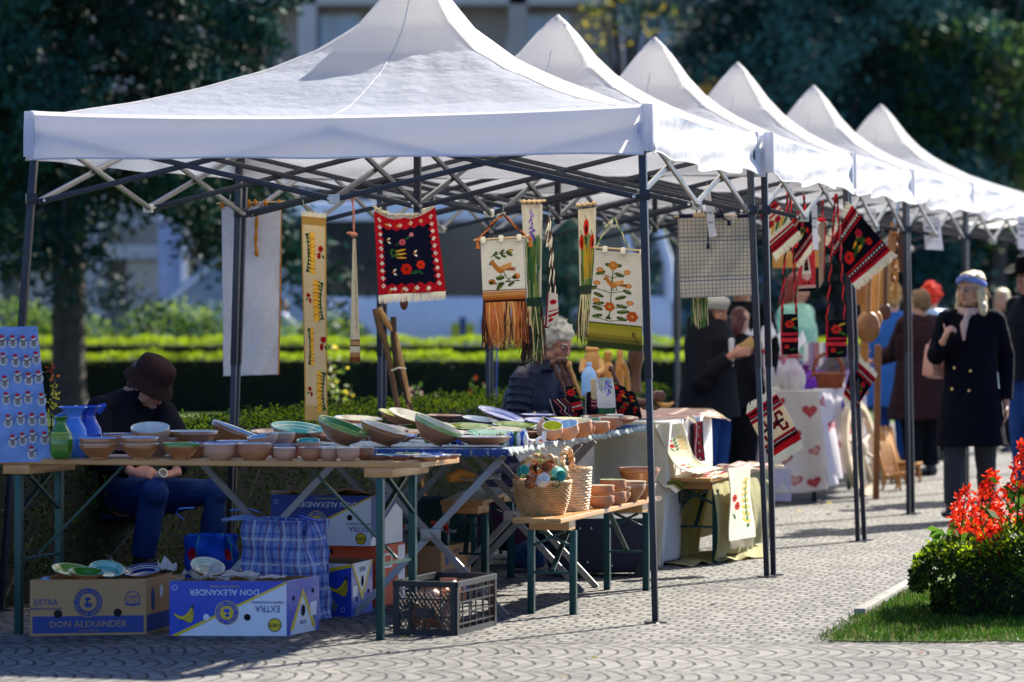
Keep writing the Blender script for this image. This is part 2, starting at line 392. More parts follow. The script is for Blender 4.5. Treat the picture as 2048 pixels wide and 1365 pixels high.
# planting
LEAFC = {}
def leafmat(name, c, trans=.35, rough=.55, var=.35, scale=2.5):
 if name not in LEAFC: LEAFC[name] = M(name, c, rough=rough, var=var, scale=scale, bump=0, trans=trans, spec=.12)
 return LEAFC[name]
LG_A = leafmat('box_leaf', (.045, .10, .008), .28); LG_B = leafmat('box_leaf_sunlit', (.34, .46, .01), .4); LG_D = leafmat('box_leaf_shaded', (.014, .03, .007), .2)  # sun on hedge tops and shade on sides are put into these colours
TWIG = M('twig', (.010, .012, .007), rough=.9)  # near black, so the colour itself stands in for shade inside the hedge
def hedge(name, label, p, q, width, h, n, size, mats, group=None, cat='hedge', wob=.03, top=.35, seed=1, core=True, rnd_=0):
 """clipped hedge from p to q (2D), leaves near its surface and a twiggy core box with shade put into its dark colour"""
 rg = np.random.default_rng(seed)
 p = np.array(p, float); q = np.array(q, float); L = np.linalg.norm(q-p); d = (q-p)/L; s_ = np.array((d[1], -d[0]))
 root = thing(name, label, cat, (*(p+q)/2, 0), group)
 area = [L*h, L*h, L*width*1.4, width*h, width*h]; pr = np.array(area)/sum(area)
 k = rg.choice(5, n, p=pr); u = rg.random(n); t = rg.random(n); dep = -np.abs(rg.normal(0, size*1.5, n))+size*.5
 wv = wob*(np.sin(u*L*5+seed)+np.sin(u*L*11.3+2)*.6)+rg.normal(0, wob*.3, n)
 a = u*L; b = np.zeros(n); z = np.zeros(n); hh = h+wv*.8
 m = k == 0; b[m] = width/2+dep[m]+wv[m]; z[m] = t[m]*hh[m]
 m = k == 1; b[m] = -width/2-dep[m]-wv[m]; z[m] = t[m]*hh[m]
 m = k == 2; b[m] = (t[m]-.5)*width; z[m] = hh[m]+dep[m]
 m = k == 3; a[m] = L+dep[m]; b[m] = (u[m]-.5)*width; z[m] = t[m]*h
 m = k == 4; a[m] = -dep[m]; b[m] = (u[m]-.5)*width; z[m] = t[m]*h
 if rnd_:
  q_ = np.clip((rnd_-a)/rnd_, 0, 1); z = z*np.sqrt(np.clip(1-q_**2*.75, 0, 1)); b = b*np.sqrt(np.clip(1-q_**2*.8, .05, 1))*(.8+.2*np.clip(z/h*2.2, 0, 1)); a = a+(z < h*.3)*q_*.10
 pts = np.stack([p[0]+d[0]*a+s_[0]*b, p[1]+d[1]*a+s_[1]*b, np.maximum(z, .01)], 1)
 v, f = leaves(pts, size, rng=rg, up=.25)
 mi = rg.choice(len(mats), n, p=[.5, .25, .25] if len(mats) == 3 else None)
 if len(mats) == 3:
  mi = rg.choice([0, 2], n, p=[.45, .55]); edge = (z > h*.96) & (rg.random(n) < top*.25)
  mi[((k == 2) & (rg.random(n) < top)) | edge] = 1  # painted sunlight: bright leaves on top, dark ones left on the sides
 fast_mesh('foliage', v, f, mats, root, mi)
 if core:
  c = MB(); ins = size*2.2+rnd_*.32
  c.box((0, 0, 0), (1, 1, 1)); cv = []
  for x, y, z0 in c.v:
   aa = (x+.5)*(L-2*ins)+ins; bb = y*(width-2*ins); cv.append((p[0]+d[0]*aa+s_[0]*bb, p[1]+d[1]*aa+s_[1]*bb, max(0, (z0+.5)*(h-ins))))
  c.v = cv; c.build('stems', TWIG, root, smooth=0)
 return root
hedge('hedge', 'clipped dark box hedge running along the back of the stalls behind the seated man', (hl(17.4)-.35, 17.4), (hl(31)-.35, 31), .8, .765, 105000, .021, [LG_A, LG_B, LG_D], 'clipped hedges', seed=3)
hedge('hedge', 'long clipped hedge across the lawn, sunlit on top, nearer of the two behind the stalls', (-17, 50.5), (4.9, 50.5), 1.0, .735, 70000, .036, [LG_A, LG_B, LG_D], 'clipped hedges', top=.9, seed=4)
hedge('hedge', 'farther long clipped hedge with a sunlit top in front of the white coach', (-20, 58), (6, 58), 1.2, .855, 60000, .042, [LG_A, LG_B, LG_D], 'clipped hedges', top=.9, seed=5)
def bush(name, label, x, y, z0, rx, ry, rz, n, size, mats, group=None, cat='bush', seed=1, lumps=9, up=.2):
 rg = np.random.default_rng(seed); root = thing(name, label, cat, (x, y, z0), group)
 cs = rg.uniform(-.6, .6, (lumps, 3)); rr = rg.uniform(.35, .6, lumps)
 k = rg.integers(0, lumps, n); d = rg.normal(0, 1, (n, 3)); d /= np.linalg.norm(d, axis=1)[:, None]
 q = cs[k]+d*rr[k][:, None]*rg.uniform(.75, 1.08, n)[:, None]
 pts = np.stack([x+q[:, 0]*rx, y+q[:, 1]*ry, z0+np.abs(q[:, 2]+.25)*rz], 1)
 v, f = leaves(pts, size, rng=rg, up=up)
 fast_mesh('foliage', v, f, mats, root, rg.integers(0, len(mats), n))
 st = MB()
 for i in range(7):
  a = i*2.4; st.tube([(x, y, z0), (x+rx*.25*math.cos(a), y+ry*.25*math.sin(a), z0+rz*.4), (x+rx*.5*math.cos(a), y+ry*.5*math.sin(a), z0+rz*.8)], [.02*rz, .012*rz, .006], 5)
 st.build('stems', TWIG, root); return root
SH_A = leafmat('shrub_leaf', (.09, .19, .03), .45); SH_B = leafmat('shrub_leaf_yellow', (.24, .33, .05), .5); SH_C = leafmat('shrub_leaf_deep', (.03, .07, .02), .3)
xs = [-9.2, -7.7, -6.2, -4.9, -3.6, -10.6]
lb = ['loose green shrub left of the big trunk at the picture edge', 'loose green shrub right beside the spruce trunk', 'rounded yellow green shrub midway between the trunk and the white cloth',
      'dense shrub just left of the hanging white cloth', 'low green shrub mostly behind the hanging white cloth', 'leftmost green shrub beyond the ornament board']
for i, x in enumerate(xs):
 bush('shrub', lb[i], x, 62+(i % 3)*.8, 0, 1.15, .9, 1.25-.12*(i % 3), 9000, .075, [SH_A, SH_B, SH_C], 'shrubs behind the far hedge', seed=20+i)
WF = leafmat('petal_cream', (.75, .68, .45), .4); YL = leafmat('leaf_autumn_yellow', (.6, .48, .05), .5); RL = leafmat('leaf_autumn_red', (.4, .06, .03), .4); PK = leafmat('petal_pink', (.7, .35, .35), .4)
bush('rose_bush', 'rose bush with yellow leaves and cream flowers right of the yellow runner', -1.46, 32.5, 0, .26, .25, .78, 700, .05, [SH_A, YL, WF, SH_B], 'rose bushes behind the hedge', seed=31)
bush('rose_bush', 'rose bush with pale pink flowers beside the bundle of walking sticks', -.82, 33.0, 0, .30, .25, .62, 700, .05, [SH_A, WF, PK, SH_C], 'rose bushes behind the hedge', seed=32)
bush('rose_bush', 'rose bush with red autumn leaves left of the grey haired seller', -.28, 34, 0, .3, .25, .68, 700, .05, [SH_C, RL, SH_A, RL], 'rose bushes behind the hedge', seed=33)
bush('rose_bush', 'low rose bush with white blooms between the sticks and the seller', -.55, 33.5, 0, .22, .2, .52, 450, .05, [SH_A, WF, SH_C], 'rose bushes behind the hedge', seed=34)
rt = thing('young_shoot', 'thin shoot with orange and yellow leaves beside the ornament board', 'plant', P(104, 930, 19.6))
b0 = P(104, 860, 19.6); mb = MB(); mb.tube([P(106, 1080, 19.6), b0, P(101, 800, 19.6), P(107, 732, 19.6)], [.005, .004, .003, .001], 5); mb.build('stem', TWIG, rt)
pt = []; mi = []
for y in (735, 742, 752, 760, 775, 782, 790, 798, 806, 815, 826): pt += [list(P(106+rnd.uniform(-8, 10), y+rnd.uniform(-3, 3), 19.6)) for _ in range(4)]; mi += [(0 if y < 745 else 1 if y < 770 else 2)]*4
v, f = leaves(pt, .026, aspect=.7); fast_mesh('leaves', v, f, [RL, M('leaf_orange', (.75, .22, .03), trans=.5), YL], rt, mi)
def conifer(name, label, x, y, hgt, r0, zlow, n, size, cols, trunk_r=.2, seed=1, nb=90, droop=.5, bare=0, group='blue spruces', cat='tree', xlim=None):
 rg = np.random.default_rng(seed); rr = random.Random(seed)
 root = thing(name, label, cat, (x, y, 0), group)
 tk = MB(); tk.tube([(x+.25*trunk_r, y, -.05), (x, y, .3), (x+.1*trunk_r, y, hgt*.4), (x, y, hgt)], [trunk_r*1.5, trunk_r*1.1, trunk_r*.75, .02], 12)
 BK = M('spruce_bark', (.055, .042, .035), rough=.95, var=.4, scale=9, bump=1, bscale=25)
 tk.build('trunk', BK, root)
 lm = MB(); P_ = []; K_ = []
 for i in range(nb):
  t = (i+.5)/nb; z = zlow+(hgt-zlow)*t**.9; a = i*2.39996+rr.random()*.5
  L = r0*(1-t)**.75*(.75+.45*rr.random())+.25
  ca, sa = math.cos(a), math.sin(a); pts = []
  for j in range(6):
   s_ = j/5; pts.append(V((x+ca*L*s_, y+sa*L*s_, z+L*(.12*s_-droop*s_*s_)+(L*.10*s_**3))))
  lm.tube(pts, [trunk_r*.28*(1-t*.6)*(1-.85*j/5) for j in range(6)], 5)
  K = int(n/nb*(.35+1.3*(1-t)))
  s_ = rg.random(K)**.65*.92+.1; side = rg.normal(0, 1, K)*.17*L*(1.05-s_*.75); zz = z+L*(.12*s_-droop*s_*s_+.10*s_**3)-np.abs(rg.normal(0, .13, K))*L*.5+.05
  nc = 18+int(L*5); cl = rg.integers(0, nc, K); cen_ = np.stack([x+ca*L*s_-sa*side, y+sa*L*s_+ca*side, zz], 1)[:nc]; nc = len(cen_)
  q = cen_[cl % nc]+rg.normal(0, 1, (K, 3))*np.array([.13, .13, .085])*L**.5*.8
  P_.append(q); K_.append(np.full(K, 0 if rr.random() < .5 else 1))
 P_ = np.concatenate(P_); K_ = np.concatenate(K_)
 if xlim is not None:
  m = (P_[:, 0] > xlim[0]) & (P_[:, 0] < xlim[1]) & (P_[:, 2] < xlim[2]); P_ = P_[m]; K_ = K_[m]
 sh = rg.random(len(P_)); K_ = np.where(sh < .2, 2, K_)
 v, f = leaves(P_, size, rng=rg, aspect=.38, droop=.25)
 lm.build('limbs', BK, root)
 fast_mesh('crown', v, f, cols, root, K_)
 return root
SP1 = leafmat('spruce_needle_blue', (.022, .082, .066), .12, .6); SP2 = leafmat('spruce_needle_dark', (.010, .034, .026), .1, .6); SP3 = leafmat('spruce_needle_green', (.03, .048, .022), .12, .6)
SPB = leafmat('spruce_needle_pale', (.07, .19, .15), .12, .6)
conifer('spruce_tree', 'big dark blue spruce with a thick bare trunk at the left', -5.62, 48, 14, 3.15, 2.75, 150000, .135, [SP2, SP1, SP3], .2, 3, 120, .55, xlim=(-12, 3, 8))
conifer('spruce_tree', 'dark spruce at the far left edge behind the first one', -10.2, 60, 14, 3.8, 2.7, 70000, .15, [SP2, SP1, SP3], .2, 8, 90, .55, xlim=(-12, 0, 8.5))
conifer('spruce_tree', 'broad blue spruce with pale tips rising behind the far tents', 8.0, 88, 22, 5.8, 3.2, 150000, .2, [SPB, SP1, SP2], .4, 12, 130, .45, xlim=(-3, 16, 12))
conifer('spruce_tree', 'blue spruce at the right edge standing behind the hatted man', 12.4, 93, 20, 6, 1.2, 80000, .17, [SP2, SP1, SP3], .3, 15, 110, .5, xlim=(3, 18, 12))
conifer('spruce_tree', 'young blue spruce seen between the hanging tapestries in front of the coach', .9, 62, 2.9, .75, .3, 16000, .07, [SP1, SPB, SP3], .06, 17, 60, .35)
conifer('spruce_tree', 'dark spruce standing behind the row of people under the far tents', 8.6, 97, 15, 6, .6, 60000, .17, [SP2, SP1, SP3], .3, 21, 80, .5, xlim=(3.2, 18, 9))
def broadleaf(name, label, x, y, hgt, r, zc, n, size, mats, seed, trunk=.15, group='leafy trees', hang=0, rz=None):
 rg = np.random.default_rng(seed); rr = random.Random(seed); root = thing(name, label, 'tree', (x, y, 0), group)
 BK = M('leafy_bark', (.09, .075, .06), rough=.95, var=.3, bump=.8, bscale=20)
 t = MB(); t.tube([(x, y, -.05), (x+.1, y, hgt*.4), (x, y, hgt*.75)], [trunk*1.3, trunk, trunk*.4], 10); t.build('trunk', BK, root)
 lm = MB(); C_ = []
 for i in range(16):
  a = i*2.4; rad = r*(.4+.55*rr.random()); e = V((x+math.cos(a)*rad, y+math.sin(a)*rad, zc+(rr.random()-.4)*(rz or r)*1.3)); C_.append(e)
  lm.tube([(x, y, hgt*.3+hgt*.3*rr.random()), ((x+e.x)/2, (y+e.y)/2, (e.z+hgt*.4)/2+.4), e], [trunk*.5, trunk*.3, .02], 6)
 lm.build('limbs', BK, root)
 C = np.array([list(c) for c in C_]); k = rg.integers(0, len(C), n); q = C[k]+rg.normal(0, 1, (n, 3))*np.array([r*.22, r*.22, r*.22])
 if hang: st = rg.integers(0, 240, n); sx = rg.uniform(-r, r, (240, 2)); q = np.stack([x+sx[st, 0], y+sx[st, 1], zc+r*.4-rg.random(n)*hang*rg.uniform(.4, 1, 240)[st]], 1)+rg.normal(0, .07, (n, 3))
 v, f = leaves(q, size, rng=rg, droop=.4 if hang else 0); fast_mesh('crown', v, f, mats, root, rg.integers(0, len(mats), n)); return root
broadleaf('willow_tree', 'weeping green and yellow willow at the top right corner', 11.0, 86, 11, 2.2, 6.8, 13000, .12, [SH_A, SH_C, SP3], 41, hang=5.5)
broadleaf('birch_tree', 'thin autumn tree with yellow hanging twigs before the apartment windows', 3.0, 98, 11, 1.3, 10.2, 1500, .13, [YL, SH_A, SH_C], 42, hang=3.2)
broadleaf('maple_tree', 'small orange leaved tree peeping out above the third tent', 4.4, 80, 6.3, .55, 5.4, 1500, .12, [M('leaf_orange2', (.65, .28, .05), trans=.4), YL], 43, trunk=.08)
# apartment block
CON = M('concrete_render', (.50, .43, .34), rough=.9, var=.12, scale=.6, bump=.2, bscale=8); CONL = M('pale_render', (.68, .61, .52), rough=.9, var=.1, scale=.8)
PVC = M('white_window_frame', (.75, .77, .8), rough=.4); GLS = M('window_glass', (.22, .32, .45), rough=.06, var=.3, scale=.4, bump=0, spec=1.0, coat=.5)  # pale blue glass colour stands in for reflected sky
BRK = M('balcony_brick', (.22, .10, .06), rough=.9, var=.2, scale=3)
bd = thing('apartment_building', 'beige concrete apartment block with balconies and white framed windows', 'building', (0, 130, 0))
MB().box((-6, 137, 9), (90, 12, 18)).build('wall', CON, bd, smooth=0)
for k in range(6):
 MB().box((-6, 130.2, 2.9*k+3.05), (90, 1.6, .5), bev=.03).build('balcony_slab', CONL, bd)
for i in range(23):
 MB().box((-43+i*3.6, 129.9, 9), (.62, 1.0, 18)).build('pillar', CONL if i % 3 else CON, bd, smooth=0)
for k in range(5):
 for i in range(16):
  x = -27.7+i*3.6; z = 2.9*k+4.75
  w_ = MB();
  for sx_, sz_, dw, dh in ((0, .72, 1.7, .09), (0, -.72, 1.7, .09), (-.85, 0, .09, 1.5), (.85, 0, .09, 1.5), (0, 0, .09, 1.44)): w_.box((x+sx_, 130.92, z+sz_), (dw, .1, dh))
  wf = w_.build('window', PVC, bd, smooth=0); MB().box((x, 130.96, z), (1.66, .04, 1.4)).build('pane', GLS, wf, smooth=0)
for i in range(16):
 MB().box((-27.7+i*3.6, 129.6, 2.9*(i % 3)+4.05), (2.6, .12, .9)).build('balcony_panel', BRK if i % 2 else CONL, bd, smooth=0)
for i in range(14): MB().box((-30+i*3.6, 130.86, 1.4), (2.6, .2, 2.7)).build('shop_front', GLS, bd, smooth=0)
# coach and cars
WHT = M('coach_white', (.84, .87, .93), rough=.3, var=.04, coat=.6, bump=0); TINT = M('tinted_glass', (.03, .03, .035), rough=.12, var=.4, scale=.5, bump=0, spec=.8)
BLK = M('black_rubber', (.02, .02, .022), rough=.8); SIL = M('silver_trim', (.5, .52, .55), rough=.35, metal=.7)
D = 76; k_ = D/F
bx0, bx1 = (455-CX)*k_, (1345-CX)*k_
bus = thing('coach', 'long white tourist coach with dark windows parked behind the hedges', 'bus', ((bx0+bx1)/2, D+1.25, 0))
zt, zw1, zw0 = 3.42, 3.02, 1.52
b = MB(); b.box(((bx0+bx1)/2, D+1.25, (zw0+.32)/2), (bx1-bx0, 2.5, zw0-.32), bev=.08); b.build('lower_body', WHT, bus)
b = MB(); b.box(((bx0+bx1)/2, D+1.25, (zt+zw1)/2), (bx1-bx0, 2.5, zt-zw1), bev=.1); b.build('roof', WHT, bus)
MB().box(((bx0+bx1)/2-.25, D+1.25, (zw0+zw1)/2), (bx1-bx0-.7, 2.44, zw1-zw0+.02)).build('window_band', TINT, bus, smooth=0)
for i in range(6): MB().box((bx0+.9+i*1.42, D+.01, (zw0+zw1)/2), (.06, .05, zw1-zw0)).build('window_divider', BLK, bus, smooth=0)
pl = MB();
pl.tube([(bx1-.05, D+.05, zw0-.1), (bx1-.08, D+.05, 2.2), (bx1-.3, D+.05, 2.9), (bx1-.62, D+.05, 3.1)], .11, 8); pl.build('windscreen_pillar', WHT, bus)
pl = MB(); pl.tube([(bx1-.85, D+.02, zw0-.05), (bx1-.85, D+.02, 2.4), (bx1-1.0, D+.02, 3.1)], .08, 8); pl.build('door_pillar', WHT, bus)
for x in (bx0+2.35, bx0+7.2):
 wh = MB(); mx = Matrix.Translation((x, D-.01, .5))@Matrix.Rotation(R(90), 4, 'X')
 wh.lathe([(.05, 0), (.5, 0), (.5, -.25), (.05, -.25)], mx, 24); wo = wh.build('wheel', BLK, bus); MB().lathe([(.02, .02), (.26, .03), (.3, .0), (.3, -.03)], mx, 20).build('rim', SIL, wo)
 MB().lathe([(.52, .0), (.6, .02), (.6, -.02), (.52, -.02)], mx, 28).build('wheel_arch', SIL, bus)
YP = M('poster_yellow', (.7, .66, .03), rough=.5, bump=0)
for j, (xa, xb_) in enumerate(((903, 948), (955, 985))):
 if j == 0: MB().box(((xa+xb_)/2*k_-CX*k_, D-.015, H-(665-HY)*k_), ((xb_-xa)*k_, .02, .36)).build('advert_panel', YP, bus, smooth=0)
 MB().box((((xa+xb_)/2-CX)*k_, D-.03, H-(655-HY)*k_), (.12, .02, .42)).build('advert_figure', M('advert_navy', (.05, .09, .25), rough=.5), bus, smooth=0)
D = 72; k_ = D/F
vn = thing('parked_van', 'pale van with a raked windscreen half hidden behind the spruce and the white cloth', 'van', P(430, 690, D))
def prof(pts, d0, d1, name, m, par):
 q = MB(); n_ = len(pts); a = [P(x, y, D) for x, y in pts]; f0 = [V((p.x, d0, p.z)) for p in a]; f1 = [V((p.x, d1, p.z)) for p in a]
 q.add(f0+f1, [tuple(range(n_)), tuple(range(2*n_-1, n_-1, -1))]+[(i, n_+i, n_+(i+1) % n_, (i+1) % n_) for i in range(n_)]); return q.build(name, m, par, smooth=20)
VP = M('van_paint', (.45, .55, .68), rough=.35, coat=.5, bump=0)
prof([(300, 625), (330, 596), (395, 540), (430, 515), (620, 512), (640, 700), (300, 700)], D, D+1.8, 'body', VP, vn)
prof([(352, 598), (402, 552), (432, 530), (500, 528), (500, 598)], D-.02, D+1.82, 'window', GLS, vn)
prof([(330, 602), (424, 524), (432, 530), (342, 606)], D-.05, D-.01, 'windscreen_frame', WHT, vn)
for x in (350, 560):
 p = P(x, 660, D); mx = Matrix.Translation((p.x, D-.03, .33))@Matrix.Rotation(R(90), 4, 'X'); wo = MB().lathe([(.03, 0), (.33, 0), (.33, -.2)], mx, 20).build('wheel', BLK, vn); MB().lathe([(.02, .02), (.2, .02), (.21, 0)], mx, 16).build('rim', SIL, wo)
ks = thing('advertising_column', 'pale blue and white column standing behind the spruce trunk', 'column', P(345, 690, 80))
p = P(345, 680, 80); MB().box((p.x, 80, 1.5), (.55, .5, 3.2), bev=.03).build('shaft', M('column_blue', (.35, .42, .6), rough=.5), ks); MB().box((p.x+.26, 79.7, 1.5), (.12, .12, 3.2)).build('edge_strip', WHT, ks, smooth=0)
MB().box((p.x, 80, 3.17), (.75, .7, .14), bev=.03).build('cap', WHT, ks)
# flower bed at the right
bp_ = [G(1655, 1283), G(1832, 1182), G(1960, 1100), V((6, 21.5, 0)), V((6, 16.3, 0)), V((1.38, 16.3, 0))]
sheet('flower_bed_grass', [(p.x, p.y) for p in bp_[:5]]+[(6-i*.115, 16.3+.03*math.sin(i*1.7)+.02*math.sin(i*4.1)) for i in range(1, 40)], .005, GRASS)
kb = MB(); kb.bar(V((bp_[0].lerp(bp_[2], .2).x-.03, bp_[0].lerp(bp_[2], .2).y, .02)), V((bp_[2].x-.03, bp_[2].y, .02)), .055, .05, bev=.008)
tag(kb.build('kerb', M('kerb_stone', (.27, .26, .23), rough=.9, var=.3, bump=.6, bscale=40)), kind='structure')
N = 34000; q = nrng.random((N, 2)); a_ = np.array([1.36, 16.32]);
xx = 1.3+q[:, 0]*1.6; yy = 16.26+q[:, 1]*3.2+.03*np.sin(xx*14)*(q[:, 1] < .03)
lim = bp_[0].x+(yy-bp_[0].y)*(bp_[2].x-bp_[0].x)/(bp_[2].y-bp_[0].y)
m = (xx > lim-.02+nrng.normal(0, .03, N)); pts = np.stack([xx[m], yy[m], np.full(m.sum(), .004)], 1)
v, f = leaves(pts, .034, aspect=.14, up=2.2)
o = fast_mesh('grass', v, f, [leafmat('grass_blade', (.05, .12, .012), .25), leafmat('grass_dry', (.2, .19, .06), .3)], None, nrng.choice(2, len(f), p=[.85, .15])); tag(o, 'short green lawn grass on the flower bed corner', 'grass', kind='stuff')
lt = nrng.random((260, 2)); lx = -1.5+lt[:, 0]*6; ly = 14.5+lt[:, 1]*13
v, f = leaves(np.stack([lx, ly, np.full(260, .006)], 1), .045, aspect=.6); v[:, 2] = .004+np.abs(v[:, 2]-.006)*.25
o = fast_mesh('leaf_litter', v, f, [YL, M('leaf_dry', (.16, .08, .03), var=.3, bump=0), M('leaf_dry2', (.08, .05, .03), var=.3, bump=0)], None, nrng.choice(3, len(f), p=[.2, .5, .3])); tag(o, 'scattered dry leaves lying on the sett paving', 'leaves', kind='stuff')
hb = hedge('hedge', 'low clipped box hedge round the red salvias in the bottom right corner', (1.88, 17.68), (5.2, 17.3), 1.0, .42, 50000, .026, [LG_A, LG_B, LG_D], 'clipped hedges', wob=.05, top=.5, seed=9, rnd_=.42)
SR = leafmat('salvia_red', (.9, .06, .014), .35, .5, .25, 12); SRD = leafmat('salvia_red_deep', (.55, .015, .01), .3, .5); SVL = leafmat('salvia_leaf', (.08, .17, .02), .45)
sal = [(2030, 872, 'tallest red salvia spike at the picture edge'), (1962, 930, 'tall red salvia spike standing above the middle of the bed'), (1995, 965, 'thick red salvia spike right of the middle one'), (1915, 965, 'bushy red salvia at the upper left of the clump'),
       (1903, 1010, 'leftmost red salvia leaning over the hedge towards the walking woman'), (1940, 1005, 'short red salvia in the centre of the clump'), (2035, 985, 'red salvia among the bright leaves at the edge'), (1965, 1040, 'low dark red salvia near the hedge top'),
       (2020, 1020, 'low red salvia at the right of the clump'), (1925, 1050, 'lowest red salvia hanging in front of the hedge'), (2060, 930, 'red salvia cut by the right picture edge')]
for i, (x, y, lab) in enumerate(sal):
 x += 18; y += 12
 d = 17.35+.12*((i*5) % 7); top = P(x, y, d); bas = V((top.x+.05*((i % 3)-1), d+.05, .2))
 rt = thing('salvia_plant', lab, 'flower', (bas.x, bas.y, 0), 'red salvias in the bed')
 st = MB(); st.tube([(bas.x, bas.y, .05), (bas+top)/2, top], [.006, .005, .002], 5)
 st.build('stem', SVL, rt)
 L = min(.2, (top.z-.35)*.75+.06); n_ = 260; t = nrng.random(n_); rad = .012+.034*(1-t)**.0*np.sin(np.clip(1-t, .08, 1)*2.2); an = nrng.random(n_)*6.28
 pts = np.stack([top.x+rad*np.cos(an)*1.1+.012*np.sin((1-t)*5+i), top.y+rad*np.sin(an), top.z-(1-t)*L], 1)
 v, f = leaves(pts, .027, aspect=.55); fast_mesh('flower_spike', v, f, [SR, SRD], rt, nrng.choice(2, n_, p=[.75, .25]))
 n_ = 90; pts = np.stack([bas.x+nrng.normal(0, .06, n_), bas.y+nrng.normal(0, .06, n_), nrng.uniform(.22, max(.3, top.z-L*.9), n_)], 1)
 v, f = leaves(pts, .06, aspect=.6); fast_mesh('leaves', v, f, [SVL, LG_A], rt, nrng.integers(0, 2, n_))
# canopy tents
CANV = M('canopy_polyester', (.74, .78, .90), rough=.75, var=.03, scale=2, bump=.5, bscale=14, tcol=(.95, .90, .80), trans=.62, spec=.2, bdist=.004)
VALM = M('canopy_valance', (.70, .74, .87), rough=.75, var=.04, scale=2, bump=.45, bscale=9, tcol=(.9, .84, .74), trans=.3, spec=.2, bdist=.004)
NAVY = M('navy_powdercoat', (.012, .016, .03), rough=.38, var=.1, bump=0, metal=.2, spec=.6)
GRYB = M('grey_steel_bar', (.20, .20, .22), rough=.35, var=.1, bump=0, metal=.75)
ZINC = M('zinc_bracket', (.55, .55, .52), rough=.4, metal=.6, bump=0)
Rc = [(.6057, 17.25), (1.36, 20.22), (2.063, 23.12), (2.724, 26.0), (3.50, 29.04), (4.33, 32.0), (5.25, 35.0)]
Lc = [(-2.28, 17.95), (-1.5, 20.95), (-.83, 23.85), (-.17, 26.75), (.62, 29.8), (1.42, 32.9), (2.25, 36)]
APX = [3.17, 3.13, 3.20, 3.22, 3.22, 3.22]
GP = [(0, 0), (.2, .075), (.4, .19), (.55, .285), (.7, .42), (.83, .60), (.92, .82), (.965, .945), (1, .99)]
def gprof(t):
 xs_, ys_ = zip(*GP); return np.interp(t, xs_, ys_)
tlab = ['nearest white pop-up canopy tent sheltering the pottery tables', 'second white pop-up tent, with the checked cloth hanging at its side', 'third white pop-up tent, with red woven bags hanging from its edge',
  'fourth white pop-up tent along the row', 'fifth white pop-up tent, beside the walking woman', 'last white pop-up tent at the far right end of the row']
blab = {}
